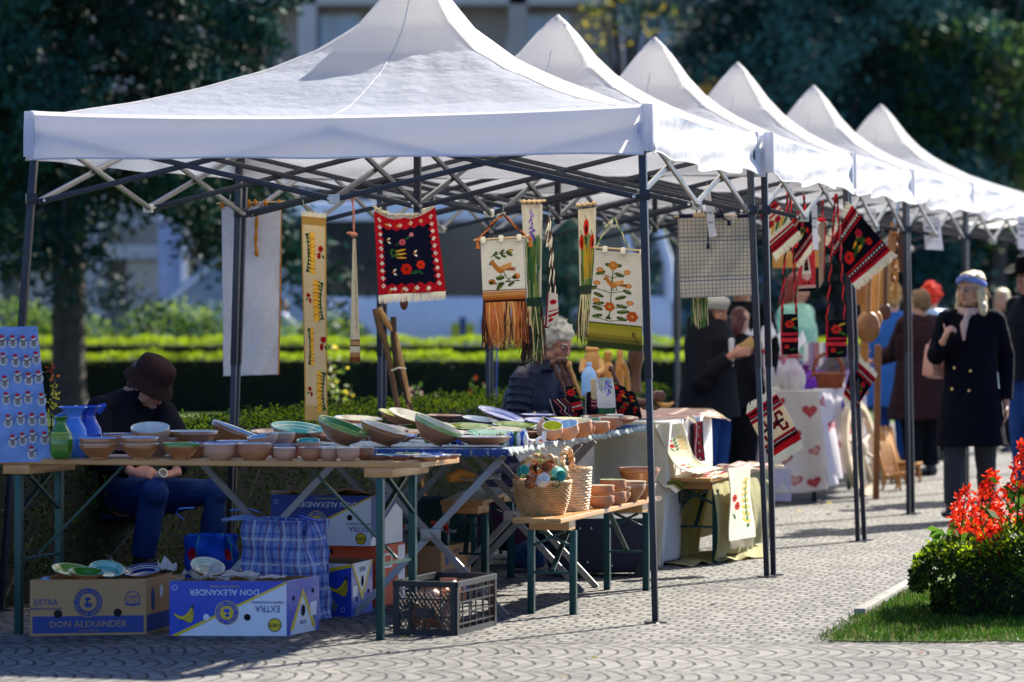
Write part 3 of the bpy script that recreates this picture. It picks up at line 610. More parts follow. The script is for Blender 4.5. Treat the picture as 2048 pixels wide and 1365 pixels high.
def tent(k):
 fr, fl = V((*Rc[k], 0)), V((*Lc[k], 0)); g = .03
 br = V((*Rc[k+1], 0))-ROW*g*2; bl = V((*Lc[k+1], 0))-ROW*g*2
 if k == 0: br.x -= .06
 root = thing('canopy_tent', tlab[k], 'tent', tuple((fr+fl+br+bl)/4), 'white tents in a row')
 c4 = [fl, fr, br, bl]
 def pos(u, v):      # u,v in 0..1 numpy
  a = [np.array(c) for c in c4]; u = u[..., None]; v = v[..., None]
  return a[0]*(1-u)*(1-v)+a[1]*u*(1-v)+a[2]*u*v+a[3]*(1-u)*v
 n = 150 if k == 0 else 96; g1 = np.linspace(0, 1, n+1); u, v = np.meshgrid(g1, g1)
 p = pos(u, v); a = np.abs(2*u-1); b = np.abs(2*v-1)
 mx_ = (a**9+b**9)**(1/9); mx_ = np.minimum(mx_, 1); t = 1-mx_
 m2 = np.minimum(a, b)/np.maximum(mx_, 1e-3)          # 0 on the face middle, 1 on a ridge
 z = 2.36+(APX[k]-2.36)*gprof(t)
 z += -.045*(1-m2**2)*np.clip(t*3, 0, 1)*(1-t)-.035*(1-m2**2)*(mx_**4)
 rs = np.random.default_rng(50+k); wr = np.zeros_like(z)
 fc = np.where(a > b, np.where(u > .5, 1, 3), np.where(v > .5, 2, 0));
 for i in range(34):
  th = rs.uniform(0, 3.14); fq = rs.uniform(14, 52); ph = rs.uniform(0, 6.3); cx, cy = rs.uniform(.1, .9, 2); sg = rs.uniform(.08, .28)
  wr += np.exp(-((u-cx)**2+(v-cy)**2)/sg**2)*np.sin((u*math.cos(th)+v*math.sin(th))*fq+ph)*rs.uniform(.5, 1)/fq*14
 rad = np.sin(np.arctan2(v-.5, u-.5)*26+1.3*np.sin(8*u))*np.clip(t*1.6, 0, 1)*(1-t)
 z += (wr*(.014 if k == 0 else .007)+rad*.008)*np.clip(mx_*(1-mx_)*6, 0, 1)*(.5+.5*(1-m2))
 p[..., 2] = z
 z += .006*np.exp(-((1-m2)*12)**2)*np.clip(t*8, 0, 1)
 p[..., 2] = z
 idx = np.arange((n+1)**2).reshape(n+1, n+1); f = np.stack([idx[:-1, :-1], idx[:-1, 1:], idx[1:, 1:], idx[1:, :-1]], -1).reshape(-1, 4)
 roof = fast_mesh('canopy_roof', p.reshape(-1, 3), f, CANV, root, smooth=True)
 for dg in ([(i, i) for i in range(n+1)], [(i, n-i) for i in range(n+1)]):
  for half in (dg[:n//2+1], dg[n//2:]):
   MB().tube([V(p[a_, b_])+V((0, 0, .003)) for a_, b_ in half[::3]+[half[-1]]], .0065, 6).build('ridge_piping', CANV, roof)
 hn = n//2
 for ln in ([(0, hn, 1, 0)], [(n, hn, -1, 0)], [(hn, 0, 0, 1)], [(hn, n, 0, -1)]):
  a_, b_, da, db = ln[0]; MB().tube([V(p[a_+da*q_, b_+db*q_])+V((0, 0, .0005)) for q_ in range(0, hn-4, 3)], .0035, 5).build('panel_seam', CANV, roof)
 for si in range(4):
  A, B = c4[si], c4[(si+1) % 4]; out = (B-A).cross(UP).normalized(); m = 90; h = 9
  uu = np.linspace(0, 1, m+1); hh = np.linspace(0, 1, h+1); U_, H_ = np.meshgrid(uu, hh)
  q = np.array(A)*(1-U_[..., None])+np.array(B)*U_[..., None]
  topz = 2.362-.035*(1-(2*U_-1)**2); amp = .018 if si == 1 else .006
  sc_ = (.012 if si == 1 else .003)
  low = 2.135+sc_*np.sin(U_*9+k*2)+sc_*np.sin(U_*23+k)
  if si == 1: low = low-.02*(1-(2*U_-1)**2)+.012*np.abs(np.sin(U_*3.14*3))
  q[..., 2] = topz+(low-topz)*H_
  off = .012+amp*H_*(np.sin(U_*17+k+H_*2)+.6*np.sin(U_*31+2*k+H_*3))+.008*H_+(amp*.6)*np.sin(H_*9+U_*6)
  q += np.array(out)*off[..., None]
  idx = np.arange((m+1)*(h+1)).reshape(h+1, m+1); f = np.stack([idx[:-1, :-1], idx[1:, :-1], idx[1:, 1:], idx[:-1, 1:]], -1).reshape(-1, 4)
  vo = fast_mesh('valance', q.reshape(-1, 3), f, VALM, root, smooth=True)
  hm = MB(); hm.tube([V(q[-1, j])+V((0, 0, .002)) for j in range(0, m+1, 3)], .005, 5); hm.build('hem', VALM, vo)
  cv_ = MB(); cpt = A+out*.014; cv_.tube([cpt+V((0, 0, 2.15)), cpt+V((0, 0, 2.25)), cpt+V((0, 0, 2.365))], [.03, .03, .026], 8); cv_.build('corner_sleeve', VALM, vo)
 foot = {(0, 1): P(1311, 1247, 17.27), (0, 0): P(2, 1222, 17.95), (0, 2): P(1534, 1158, 20.1), (1, 1): P(1547, 1155, 20.25), (0, 3): P(457, 1140, 20.8), (1, 0): P(462, 1140, 20.95), (2, 1): P(1729, 1081, 23.17), (1, 2): P(1716, 1084, 23.02), (3, 1): P(1826, 1028, 26.05), (2, 2): P(1817, 1030, 25.9), (4, 1): P(1935, 985, 29.04)}
 for i, c in enumerate(c4):
  inn = ((fr+fl+br+bl)/4-c).normalized()*.028
  top = V((c.x, c.y, 2.27))+inn
  bt = foot.get((k, i)); bt = V((bt.x, bt.y, 0)) if bt else V((c.x, c.y, 0))+inn
  mid = bt.lerp(top, .52)
  l = MB(); l.bar(mid-(top-bt)*.03, top, .034, .034, up=ROW, bev=.003); l.bar(bt+V((0, 0, .004)), mid, .028, .028, up=ROW, bev=.003)
  lo = l.build('leg', NAVY, root)
  MB().box((bt.x, bt.y, .004), (.085, .085, .006), Matrix.Rotation(.23, 3, 'Z')).build('foot_plate', NAVY, lo)
  br_ = MB(); br_.box(bt.lerp(top, .86), (.05, .05, .05), Matrix.Rotation(.23, 3, 'Z'), bev=.004); br_.build('bracket', NAVY, lo); br_ = MB(); br_.box(top-V((0, 0, .02)), (.05, .05, .07), Matrix.Rotation(.23, 3, 'Z'), bev=.004); br_.build('bracket', NAVY, lo)
  if i in (1, 0, 2):
   hl_ = MB(); d_ = (top-bt).normalized()
   for q_ in range(7): hl_.tube([mid+d_*(.1+q_*.07)-ROW*.0165, mid+d_*(.1+q_*.07)-ROW*.0185], .004, 6)
   hl_.build('pin_hole', BLK, lo)
 zt, zb = 2.27, 1.94
 def bar(p, q, m, w=.026, hgt=.014):
  b = MB(); b.bar(p, q, .014, .026, bev=.002); d = (q-p).normalized(); s_ = d.cross(UP).normalized()
  for e in (p+d*.02, q-d*.02): b.tube([e-s_*.013, e+s_*.013], .008, 8, mi=1)
  b.build('truss_bar', [m, ZINC], root)
 def joint(p, ax):
  b = MB(); b.box(p, (.05, .035, .045), Matrix.Rotation(.23, 3, 'Z'), bev=.004); b.build('truss_joint', ZINC if ax else NAVY, root)
 cen = (fr+fl+br+bl)/4
 for si in range(4):
  A, B = c4[si], c4[(si+1) % 4]; A = A+(cen-A).normalized()*.05; B = B+(cen-B).normalized()*.05
  s_ = ((B-A).cross(UP)).normalized()*.009; nn = 2
  col = GRYB if si in (1, 3) else NAVY
  for j in range(nn):
   p0, p1 = A.lerp(B, j/nn), A.lerp(B, (j+1)/nn)
   if j % 2 == 0: pa, pb = (zt, zb), (zb+.02 if j == 0 else zb, zt)
   hi0, lo0 = V((p0.x, p0.y, zt)), V((p0.x, p0.y, zb)); hi1, lo1 = V((p1.x, p1.y, zt)), V((p1.x, p1.y, zb))
   bar(hi0+s_, lo1+s_, col); bar(lo0-s_, hi1-s_, col)
   if j: joint(lo0, 1); joint(hi0, 0)
 for si in range(4):
  A = (c4[si]+c4[(si+1) % 4])/2; A = A+(cen-A).normalized()*.05; s_ = (cen-A).cross(UP).normalized()*.009
  for j in range(1):
   p0, p1 = A, cen
   bar(V((p0.x, p0.y, zt))+s_, V((p1.x, p1.y, zb))+s_, NAVY); bar(V((p0.x, p0.y, zb))-s_, V((p1.x, p1.y, zt))-s_, NAVY)
 cp = MB(); cp.bar(V((cen.x, cen.y, zb-.03)), V((cen.x, cen.y, APX[k]-.03)), .034, .034, up=ROW, bev=.003); cp.build('centre_pole', NAVY, root)
for k in range(6): tent(k)
# tables, benches, crockery
PINE = M('varnished_pine', (.50, .26, .085), rough=.35, var=.16, scale=5, bump=.1, bscale=30, coat=.3)
GRN = M('green_steel', (.008, .055, .05), rough=.35, metal=.3, bump=0, var=.1)
ALU = M('grey_aluminium', (.26, .25, .24), rough=.42, metal=.55, bump=0, var=.12)
TERRA = M('terracotta', (.42, .17, .075), rough=.6, var=.14, scale=14, bump=.2, bscale=80)
TERRP = M('pale_terracotta', (.50, .27, .17), rough=.6, var=.12, scale=14, bump=.2, bscale=80)
TERRG = M('glazed_brown_clay', (.38, .15, .05), rough=.25, var=.2, scale=12, bump=.05, coat=.5)
def glaze(n, h, **k): return M('glaze_'+n, hx(h), rough=.16, var=.12, scale=25, bump=.03, coat=.6, **k)
GL = dict(cream=glaze('cream', 'd9cfb4'), white=glaze('white', 'dfe0dc'), green=glaze('green', '3f7a23'), blue=glaze('blue', '2b52b5'), teal=glaze('teal', '4fae9e'), yellow=glaze('yellow', 'b9bd35'),
          navy=glaze('navy', '1c2b66'), brown=glaze('brown', '8a5230'), lgreen=glaze('light_green', '8fae4e'), lblue=glaze('light_blue', '8fb0cf'), sky=glaze('sky', '4d86d8'), dgreen=glaze('dark_green', '1f4a1c'))
def beer_table(name, label, c4, z, ths, cat, group=None, legs_at=(.12, .88), inset=.05, legx='cross', battens=True):
 """c4: near-left, near-right, far-right, far-left XY of the board; long side = left-right"""
 nl, nr, fr, fl = [V((p[0], p[1], 0)) for p in c4]; cen = (nl+nr+fr+fl)/4
 root = thing(name, label, cat, (cen.x, cen.y, 0), group)
 w = 3; b = MB();
 for i in range(w):      # three planks with fine gaps
  a0_, a1_ = i/w+.004, (i+1)/w-.004
  q = [nl.lerp(fl, a0_), nr.lerp(fr, a0_), nr.lerp(fr, a1_), nl.lerp(fl, a1_)]
  vs = [p+V((0, 0, z-ths)) for p in q]+[p+V((0, 0, z)) for p in q]
  b.add(vs, [(3, 2, 1, 0), (4, 5, 6, 7), (0, 1, 5, 4), (1, 2, 6, 5), (2, 3, 7, 6), (3, 0, 4, 7)])
 q = [nl.lerp(fl, .02), nr.lerp(fr, .02), nr.lerp(fr, .98), nl.lerp(fl, .98)]
 b.add([p+V((0, 0, z-ths+.003)) for p in q]+[p+V((0, 0, z-.006)) for p in q], [(3, 2, 1, 0), (4, 5, 6, 7), (0, 1, 5, 4), (1, 2, 6, 5), (2, 3, 7, 6), (3, 0, 4, 7)])
 tp = b.build('board', PINE, root, smooth=0); md = tp.modifiers.new('bevel', 'BEVEL'); md.width = .005; md.segments = 2
 for t in legs_at:
  A = nl.lerp(nr, t); B = fl.lerp(fr, t); d = (B-A).normalized(); A = A+d*inset; B = B-d*inset; al = (nr-nl).normalized()
  if battens: MB().bar(nl.lerp(nr, t)+d*.02+V((0, 0, z-ths-.022)), fl.lerp(fr, t)-d*.02+V((0, 0, z-ths-.022)), .13, .044, bev=.004).build('batten', PINE, root)
  zt_ = z-ths-.046
  for p in (A, B): MB().bar(p+V((0, 0, 0)), p+V((0, 0, zt_)), .032, .032, up=d, bev=.003).build('leg', GRN, root)
  MB().bar(A+V((0, 0, z*.42)), B+V((0, 0, z*.42)), .012, .012).build('rail', GRN, root)
  for s_ in (-1, 1):
   a_, b_ = (A, B) if s_ < 0 else (B, A); MB().bar(a_+al*.004*s_+V((0, 0, z*.68)), (a_+(b_-a_)*.8)+al*.004*s_+V((0, 0, zt_-.005)), .022, .012).build('cross_strut', GRN, root)
  inn = al*(1 if t < .5 else -1)
  MB().bar((A+B)/2+V((0, 0, z*.44)), (A+B)/2+inn*.42*min(1, (nr-nl).length/2.2)+V((0, 0, z-ths-.01)), .024, .01).build('brace', GRN, root)
 return root
T1N = P(-75, 930, 16.72); T1R = P(842, 930, 16.32)
def p2(v): return (v.x, v.y)
tdir = (T1R-T1N); tdir.z = 0; tdir.normalize()
far = V((.16, .50, 0)); TZ1 = .775
beer_table('trestle_table', 'long pine trestle table at the front with the small bowls and the ornament board', [p2(T1N), p2(T1R), p2(T1R+far), p2(T1N+far)], TZ1, .026, 'table', 'pine trestle tables and benches', legs_at=(.115, .905))
def xtable(name, label, c4, z, group, legs=((0.06, 1), (.94, 1)), top_mat=None):
 nl, nr, fr, fl = [V((p[0], p[1], 0)) for p in c4]; cen = (nl+nr+fr+fl)/4
 root = thing(name, label, 'table', (cen.x, cen.y, 0), group)
 b = MB(); q = [nl, nr, fr, fl]; b.add([p+V((0, 0, z-.03)) for p in q]+[p+V((0, 0, z-.006)) for p in q], [(3, 2, 1, 0), (4, 5, 6, 7), (0, 1, 5, 4), (1, 2, 6, 5), (2, 3, 7, 6), (3, 0, 4, 7)]); b.build('frame_top', ALU, root, smooth=0)
 for t, _ in legs:
  A, B = nl.lerp(fl, t), nr.lerp(fr, t); d = (B-A).normalized(); m = (A+B)/2; hw = .36; al = (fl-nl).normalized()
  nX = max(1, round((B-A).length/.8))
  for i in range(nX):
   mm = A+(B-A)*((i+.5)/nX)
   MB().bar(mm-d*hw+al*.012, mm+d*hw*.95+al*.012+V((0, 0, z-.03)), .03, .014, up=al).build('leg', ALU, root)
   MB().bar(mm+d*hw-al*.012, mm-d*hw*.95-al*.012+V((0, 0, z-.03)), .03, .014, up=al).build('leg', ALU, root)
   j = MB(); j.box(mm+V((0, 0, z*.49)), (.095, .04, .055), Matrix.Rotation(.1, 3, 'Z'), bev=.006); j.build('hinge_plate', ALU, root)
 return root
TZ2 = .78
A1 = P(350, 900, 17.55); B1 = P(1012, 905, 17.5); B2 = P(1290, 850, 20.9); Bm = B1.lerp(B2, .5); Am = V((-.93, 19.35, 0)); A2 = V((-.42, 21.1, 0))
xtable('folding_table', 'folding table with crossed grey legs under the front half of the blue cloth', [p2(A1), p2(B1), p2(Bm), p2(Am)], TZ2, 'folding tables under the pottery', legs=((.07, 1), (.93, 1)))
xtable('folding_table', 'folding table with crossed grey legs under the rear part of the pottery', [p2(Am+ROW*.03), p2(Bm+ROW*.03), p2(B2), p2(A2)], TZ2, 'folding tables under the pottery', legs=((.10, 1), (.9, 1)))
cv = Canvas(560, 1300, '35507f', .14, weave=.25)
cv.rect(0, 560, 560, 1300, '8d9aa8')
BLUEMAT = M('blue_woven_mat', rough=.95, attr='pattern', var=.25, scale=90, bump=.6, bscale=300, spec=.1)
mt = thing('table_cloth', 'blue and grey woven cloth spread under the plates with a ragged edge', 'tablecloth', (0, 19, TZ2))
cl = cloth('cloth_top', [A2+V((0, 0, TZ2)), B2+V((.01, 0, TZ2)), B1+V((.01, 0, TZ2-B1.z)), A1+V((0, 0, TZ2-A1.z))], cv, mt, mat=BLUEMAT, thick=.006)
for o_ in (cl,):
 for vv in o_.data.vertices: vv.co.z = .0 + .001*math.sin(vv.co.x*40)*math.cos(vv.co.y*31)
def hangs(name, p, q, L, mat, par, n=60, seed=1, amp=.006):
 rr = random.Random(seed); mb = MB(); p = V(p); q = V(q); d = (q-p); nrm = d.cross(UP).normalized(); v1 = []; v2 = []
 for i in range(n+1):
  t = i/n; a = p+d*t; v1.append(a+V((0, 0, .003))); v2.append(a-V((0, 0, L*(.75+.5*rr.random())))+nrm*(amp*math.sin(i*1.1)+.006))
 m = len(v1); mb.add(v1+v2, [(i, m+i, m+i+1, i+1) for i in range(n)])
 o = mb.build(name, mat, par); md = o.modifiers.new('t', 'SOLIDIFY'); md.thickness = .004; return o
BMS = M('blue_mat_edge', hx('2f4a80'), rough=.95, var=.35, scale=60, bump=.8, bscale=200); GMS = M('ragged_mat_edge', hx('a9b2ae'), rough=.95, var=.4, scale=60, bump=.8, bscale=200)
ta, tb, tc_, = V((A1.x, A1.y, TZ2)), V((B1.x+.01, B1.y, TZ2)), V((B2.x+.01, B2.y, TZ2))
hangs('front_edge', ta, tb, .032, BMS, mt, 120, 2); hangs('side_edge', tb, tc_, .028, GMS, mt, 160, 3, .01)
def bench(name, label, nearL, nearR, farR, farL, z, **k): return beer_table(name, label, [p2(p) for p in (nearR, farR, farL, nearL)], z, .024, 'bench', 'pine trestle tables and benches', **k)
b1 = V((.0, 17.50, 0)); b2 = V((.225, 17.44, 0)); e_ = V((.545, 2.02, 0))
bench('bench', 'pine bench in the sun carrying two wicker baskets and stacked clay bowls', b1, b2, b2+e_, b1+e_, .465, legs_at=(.14, .86), inset=.015)
c1 = P(1312, 965, 21.1); c2 = P(1440, 970, 21.0); c1.z = c2.z = 0; e2 = V((.47, 1.75, 0))
bench('bench', 'pine bench hidden under embroidered runners beyond the second post', V((.865, 21.05, 0)), V((1.1, 20.95, 0)), V((1.1, 20.95, 0))+e2, V((.865, 21.05, 0))+e2, .485, legs_at=(.1, .9), inset=.012)
bench('bench', 'small pine bench in the shade under the tables with a plastic bag on it', V((-.36, 18.95, 0)), V((-.14, 18.85, 0)), V((.02, 20.2, 0)), V((-.2, 20.3, 0)), .47, legs_at=(.1, .9), inset=.012)
def pot(name, label, cat, prof_out, prof_in, c, mats, tilt=(0, 0), group=None, seg=28, extra=None, sx=1):
 """profiles (r,z,mi); placed with base at c (world), tilt=(about X, about Y) degrees"""
 c = V(c); mx = Matrix.Translation(c)@Matrix.Rotation(R(tilt[1]), 4, 'Y')@Matrix.Rotation(R(tilt[0]), 4, 'X')
 root = thing(name, label, cat, c, group)
 MB().lathe(prof_out, mx, seg, sx=sx).build('body', mats, root, smooth=50)
 MB().lathe(prof_in, mx, seg, sx=sx).build('glazed_inside', mats, root, smooth=50)
 if extra: extra(root, mx)
 return root
def lowest(r, h, tilt): return r*math.sin(R(abs(tilt)))
def bowl(x, ybase, D, wpx, hpx, label, rim='cream', ins='white', ins2='lblue', out=TERRA, tilt=0, tx=0, group=None, shape='bowl', zt=None, name='clay_bowl', band=None, cat='bowl'):
 s_ = D/F; r = wpx*s_/2; h = hpx*s_; fr_ = .46 if shape != 'basin' else .78
 if tilt or tx:   # rest the tilted bowl: lift its centre
  pass
 c = P(x, ybase, D)
 if zt is not None: c.z = zt
 if tilt: c.z += 0
 th = max(.004, r*.05)
 if shape == 'bowl': po = [(0, 0, 0), (r*fr_, 0, 0), (r*fr_, h*.09, 0), (r*.70, h*.33, 0), (r*.90, h*.62, 0), (r*.965, h*.74, 0), (r*.955, h*.78, 0), (r, h*.97, 3 if band else 0), (r*.985, h, 1), (r-th, h*.985, 1)]; pi = [(r-th, h*.985, 1), (r*.88, h*.72, 2), (r*.66, h*.38, 1), (r*.45, h*.2, 2), (r*.2, h*.13, 1), (0, h*.12, 2)]
 elif shape == 'cup': po = [(0, 0, 0), (r*.62, 0, 0), (r*.66, h*.08, 0), (r*.93, h*.3, 0), (r, h*.55, 0), (r*.96, h*.74, 0), (r, h*.97, 3 if band else 0), (r*.985, h, 1), (r-th, h*.98, 1)]; pi = [(r-th, h*.98, 1), (r*.9, h*.6, 2), (r*.7, h*.25, 2), (0, h*.14, 1)]
 elif shape == 'basin': po = [(0, 0, 0), (r*.72, 0, 0), (r*.92, h*.60, 0), (r*.95, h*.72, 0), (r, h*.76, 0), (r, h*.97, 3 if band else 0), (r*.985, h, 1), (r-th*1.4, h*.98, 1)]; pi = [(r-th*1.4, h*.98, 1), (r*.84, h*.5, 2), (r*.68, h*.12, 1), (r*.4, h*.1, 2), (0, h*.1, 1)]
 else:            # plate / dish
  po = [(0, 0, 0), (r*.55, 0, 0), (r*.56, h*.12, 0), (r*.8, h*.4, 0), (r*.95, h*.8, 0), (r, h*.93, 0), (r*.99, h, 1), (r*.95, h*.99, 1)]; pi = [(r*.95, h*.99, 1), (r*.87, h*.84, 1), (r*.84, h*.78, 2), (r*.78, h*.66, 1), (r*.755, h*.6, 2), (r*.66, h*.36, 1), (r*.6, h*.28, 1), (r*.57, h*.25, 2), (r*.36, h*.2, 1), (r*.3, h*.2, 2), (0, h*.2, 2 if (rim, ins2) in (('green', 'yellow'), ('yellow', 'lgreen')) else 1)]
 ex = None
 if band == 'wave':
  def ex(root, mx):
   b = MB(); n = 90; pts = [mx@V((r*.995*math.cos(2*math.pi*i/n)*1.0, r*.995*math.sin(2*math.pi*i/n), h*(.86+.035*math.sin(i*2*math.pi*14/n)))) for i in range(n+1)]; b.tube(pts, max(.0011, r*.008), 4); b.build('wavy_line', GL['cream'], root)
 mats = [out, GL[rim], GL[ins], GL[band] if band and band in GL else GL[rim]]
 if ins2: mats[2] = GL[ins2]; mats[1] = GL[ins] if False else GL[rim]
 return pot(name, label, cat, po, pi, c, mats, (tx, tilt), group, 32, ex)
FT = lambda D: TZ1            # top of the front table
def fbowl(x, w, h, D, lab, **k):
 return bowl(x, 0, D, w, h, lab, zt=k.pop('z', TZ1+.001), group=k.pop('group', 'clay bowls on the front table'), **k)
fbowl(196, 77, 31, 16.62, 'lower bowl of the leftmost stacked pair, brown clay beside the green vase', out=TERRG)
fbowl(196, 77, 31, 16.62, 'upper bowl of the leftmost stacked pair, with a blue rim', out=TERRG, rim='sky', z=TZ1+.026)
fbowl(280, 77, 32, 16.60, 'lower bowl of the second stacked pair in the front row', out=TERRG)
fbowl(280, 77, 32, 16.60, 'upper bowl of the second stacked pair, with a pale turquoise rim', out=TERRG, rim='lblue', z=TZ1+.027)
fbowl(362, 75, 33, 16.57, 'single brown bowl with a bright green glazed rim in the front row', out=TERRG, rim='green', ins='green', ins2='lgreen', band='green')
fbowl(440, 67, 32, 16.55, 'whitish pink clay bowl right of the green rimmed one', out=TERRP, rim='white', ins='white', shape='cup')
fbowl(509, 69, 33, 16.53, 'orange clay bowl with a white inside, fifth from the left in the front row', out=TERRA, rim='cream', shape='cup')
fbowl(569, 46, 25, 16.50, 'small pale cup-like bowl right of the orange bowl', out=TERRP, rim='white', shape='cup')
fbowl(621, 47, 25, 16.49, 'small reddish cup-like bowl in the front row', out=TERRA, rim='navy', ins2='navy', shape='cup')
fbowl(659, 40, 24, 16.48, 'small cream bowl with an olive rim', out=TERRP, rim='lgreen', shape='cup')
fbowl(696, 46, 26, 16.44, 'small pale bowl in front, last but one before the saucers', out=TERRP, rim='cream', shape='cup')
fbowl(731, 36, 24, 16.55, 'small brown bowl half hidden beside the saucers', out=TERRA, rim='lgreen', shape='cup')
fbowl(242, 76, 33, 16.86, 'wide pale basin behind the stacked pairs, leftmost of the second row', out=TERRP, rim='navy', shape='basin', z=TZ1+.03)
fbowl(302, 78, 60, 16.92, 'grey rimmed basin leaning towards the viewer behind the second pair', out=TERRP, rim='cream', ins='cream', ins2='white', shape='basin', tx=14, z=TZ1+.002)
fbowl(375, 84, 28, 16.80, 'brown dish with a dark blue rim under the large basin', out=TERRG, rim='navy', shape='basin')
fbowl(408, 60, 25, 16.88, 'second brown dish with a blue rim beside the large basin', out=TERRG, rim='sky', shape='basin', z=TZ1+.012)
fbowl(384, 104, 27, 17.0, 'large white glazed basin standing above the others before the seated man', out=TERRG, rim='white', ins='white', ins2='cream', shape='basin', z=TZ1+.05)
fbowl(470, 80, 30, 16.84, 'low brown bowl with blue inside behind the orange bowl', out=TERRG, rim='lblue', shape='basin', z=TZ1+.005)
fbowl(530, 64, 30, 16.82, 'pinkish bowl tipped forward on top of others, left of the turquoise cup', out=TERRP, rim='cream', tilt=-9, tx=6, z=TZ1+.032)
fbowl(560, 62, 34, 16.9, 'terracotta bowl with a light rim behind the tipped pinkish bowl', out=TERRP, rim='cream', ins2='teal', z=TZ1+.03)
fbowl(617, 47, 24, 16.72, 'small round bowl glazed turquoise inside', out=TERRP, rim='teal', ins='teal', ins2='teal', shape='cup', tx=10, z=TZ1+.028)
fbowl(570, 70, 26, 16.78, 'low brown bowl beneath the turquoise cup', out=TERRA, rim='lblue', shape='basin')
sa = [(757, 908, 48, 16.5, 'navy'), (800, 907, 46, 16.46, 'navy'), (852, 908, 54, 16.42, 'cream'), (780, 902, 60, 16.62, 'teal'), (835, 900, 60, 16.6, 'cream'), (880, 904, 44, 16.5, 'lblue'), (902, 901, 40, 16.6, 'cream'), (866, 896, 50, 16.72, 'sky'), (815, 893, 50, 16.78, 'lgreen')]
sl_ = ['leftmost front saucer with a navy inside', 'second front saucer, blue inside', 'wide cream saucer nearest the table end', 'teal saucer behind the navy ones', 'cream saucer in the middle of the group', 'light blue saucer near the right table edge',
       'rightmost cream saucer on the pine table', 'blue saucer at the back of the group', 'pale green saucer at the back left of the group']
for (x, y, w_, D, g_), lab in zip(sa, sl_): bowl(x, y, D, w_, 9, lab, rim=g_, ins2=g_, out=TERRA, shape='plate', zt=TZ1+.001, name='clay_saucer', group='small clay saucers', cat='saucer')
def gp(x, w, h, D, lab, z=0, **k):
 return bowl(x, 0, D, w, h, lab, zt=TZ2+.004+z, group=k.pop('group', 'painted plates and dishes on the blue cloth'), **k)
gp(464, 108, 36, 17.3, 'large brown basin leaning on its side at the left of the blue cloth', z=.022, out=TERRG, rim='cream', shape='basin', tilt=21)
gp(676, 106, 38, 17.75, 'large dish tipped right with a green inside and wavy line, left of three leaning dishes', z=.022, out=TERRG, rim='lgreen', ins2='green', tilt=20, band='wave', tx=5)
gp(760, 102, 34, 17.75, 'middle leaning dish of worn brown clay', z=.018, out=TERRG, rim='cream', ins2='cream', tilt=18, tx=4)
gp(862, 102, 40, 17.75, 'right leaning dish with a dark wavy line round its rim', z=.024, out=TERRA, rim='lgreen', ins2='cream', tilt=24, band='wave', tx=4)
gp(967, 114, 17, 17.7, 'flat terracotta dish at the front corner of the blue cloth', z=.012, out=TERRA, rim='cream', shape='plate')
gp(592, 108, 30, 18.1, 'large platter with a turquoise rim behind the tipped bowls', z=.012, out=TERRG, rim='teal', ins='white', ins2='cream', tx=9, tilt=6, shape='plate')
pl = [  # x, w, h, D, z, tiltY, tiltX, rim, ins2, label
 (716, 98, 13, 19.6, .045, 3, 4, 'cream', 'cream', 'cream platter with a brown edge lying on top of the back left pile'),
 (716, 92, 12, 19.5, .022, 2, 2, 'white', 'lgreen', 'grey white plate under the cream platter'),
 (660, 90, 12, 18.9, .006, 0, 2, 'green', 'teal', 'green plate left of the hanging runner end'),
 (800, 96, 16, 19.5, .055, 15, 5, 'yellow', 'lgreen', 'tilted green yellow dish at the back of the pile'),
 (822, 98, 12, 19.3, .07, 16, 9, 'cream', 'cream', 'tilted cream plate with a dotted brown rim on top of the pile'),
 (742, 86, 12, 19.0, .02, 9, 4, 'navy', 'lblue', 'plate with a dark blue ring leaning on its neighbour'),
 (779, 78, 11, 18.9, .028, 8, 5, 'navy', 'cream', 'cream plate with navy dots in the middle of the pile'),
 (735, 70, 11, 18.6, .005, 0, 3, 'blue', 'navy', 'small plate deep blue inside'),
 (800, 70, 11, 18.4, .005, 0, 4, 'blue', 'sky', 'blue plate in front of the leaning dishes'),
 (838, 88, 10, 19.2, .018, 3, 5, 'green', 'yellow', 'plate with a yellow centre and zigzag rim behind the green apple'),
 (889, 80, 9, 20.2, .05, 1, 1, 'brown', 'brown', 'thin brown plate lying flat at the back edge'),
 (960, 74, 10, 20.0, .035, 7, 6, 'lblue', 'white', 'pale blue plate with small dots leaning at the back'),
 (1000, 98, 11, 20.0, .06, 17, 8, 'blue', 'white', 'big blue rimmed plate tilted to the right at the back edge'),
 (945, 96, 10, 19.0, .03, 3, 6, 'green', 'yellow', 'green and yellow plate with a zigzag rim behind the row of ceramic fruit'),
 (1030, 92, 10, 19.1, .035, 3, 6, 'green', 'yellow', 'second green and yellow plate, right of the first'),
 (985, 110, 10, 18.5, .015, 2, 5, 'teal', 'lgreen', 'turquoise plate right behind the ceramic fruit'),
 (900, 90, 9, 18.7, .012, 0, 4, 'cream', 'cream', 'cream plate between the apple and the fruit row'),
 (1075, 88, 9, 19.3, .02, 2, 5, 'white', 'lblue', 'white plate with blue ring next to the brown dish'),
 (1092, 88, 8, 19.9, .034, 4, 6, 'blue', 'white', 'plate with a dotted blue rim left of the yellow one'),
 (1075, 74, 8, 20.4, .05, 1, 1, 'blue', 'white', 'thin blue edged plate next to the seller sleeve'),
 (1150, 110, 8, 20.1, .03, 3, 4, 'yellow', 'cream', 'pale yellow plate in front of the embroidered bags'),
 (1055, 74, 14, 18.7, .004, 0, 0, 'brown', 'cream', 'reddish brown shallow dish behind the white birds'),
 (1115, 76, 8, 18.7, .004, 0, 3, 'cream', 'brown', 'flat brown dish under the round yellow bowl'),
 (1068, 50, 6, 18.1, .004, 0, 2, 'cream', 'cream', 'small flat clay plate by the ragged cloth edge'),
 (1218, 118, 15, 20.3, .02, 1, 3, 'brown', 'brown', 'wide reddish dish at the far right corner of the cloth')]
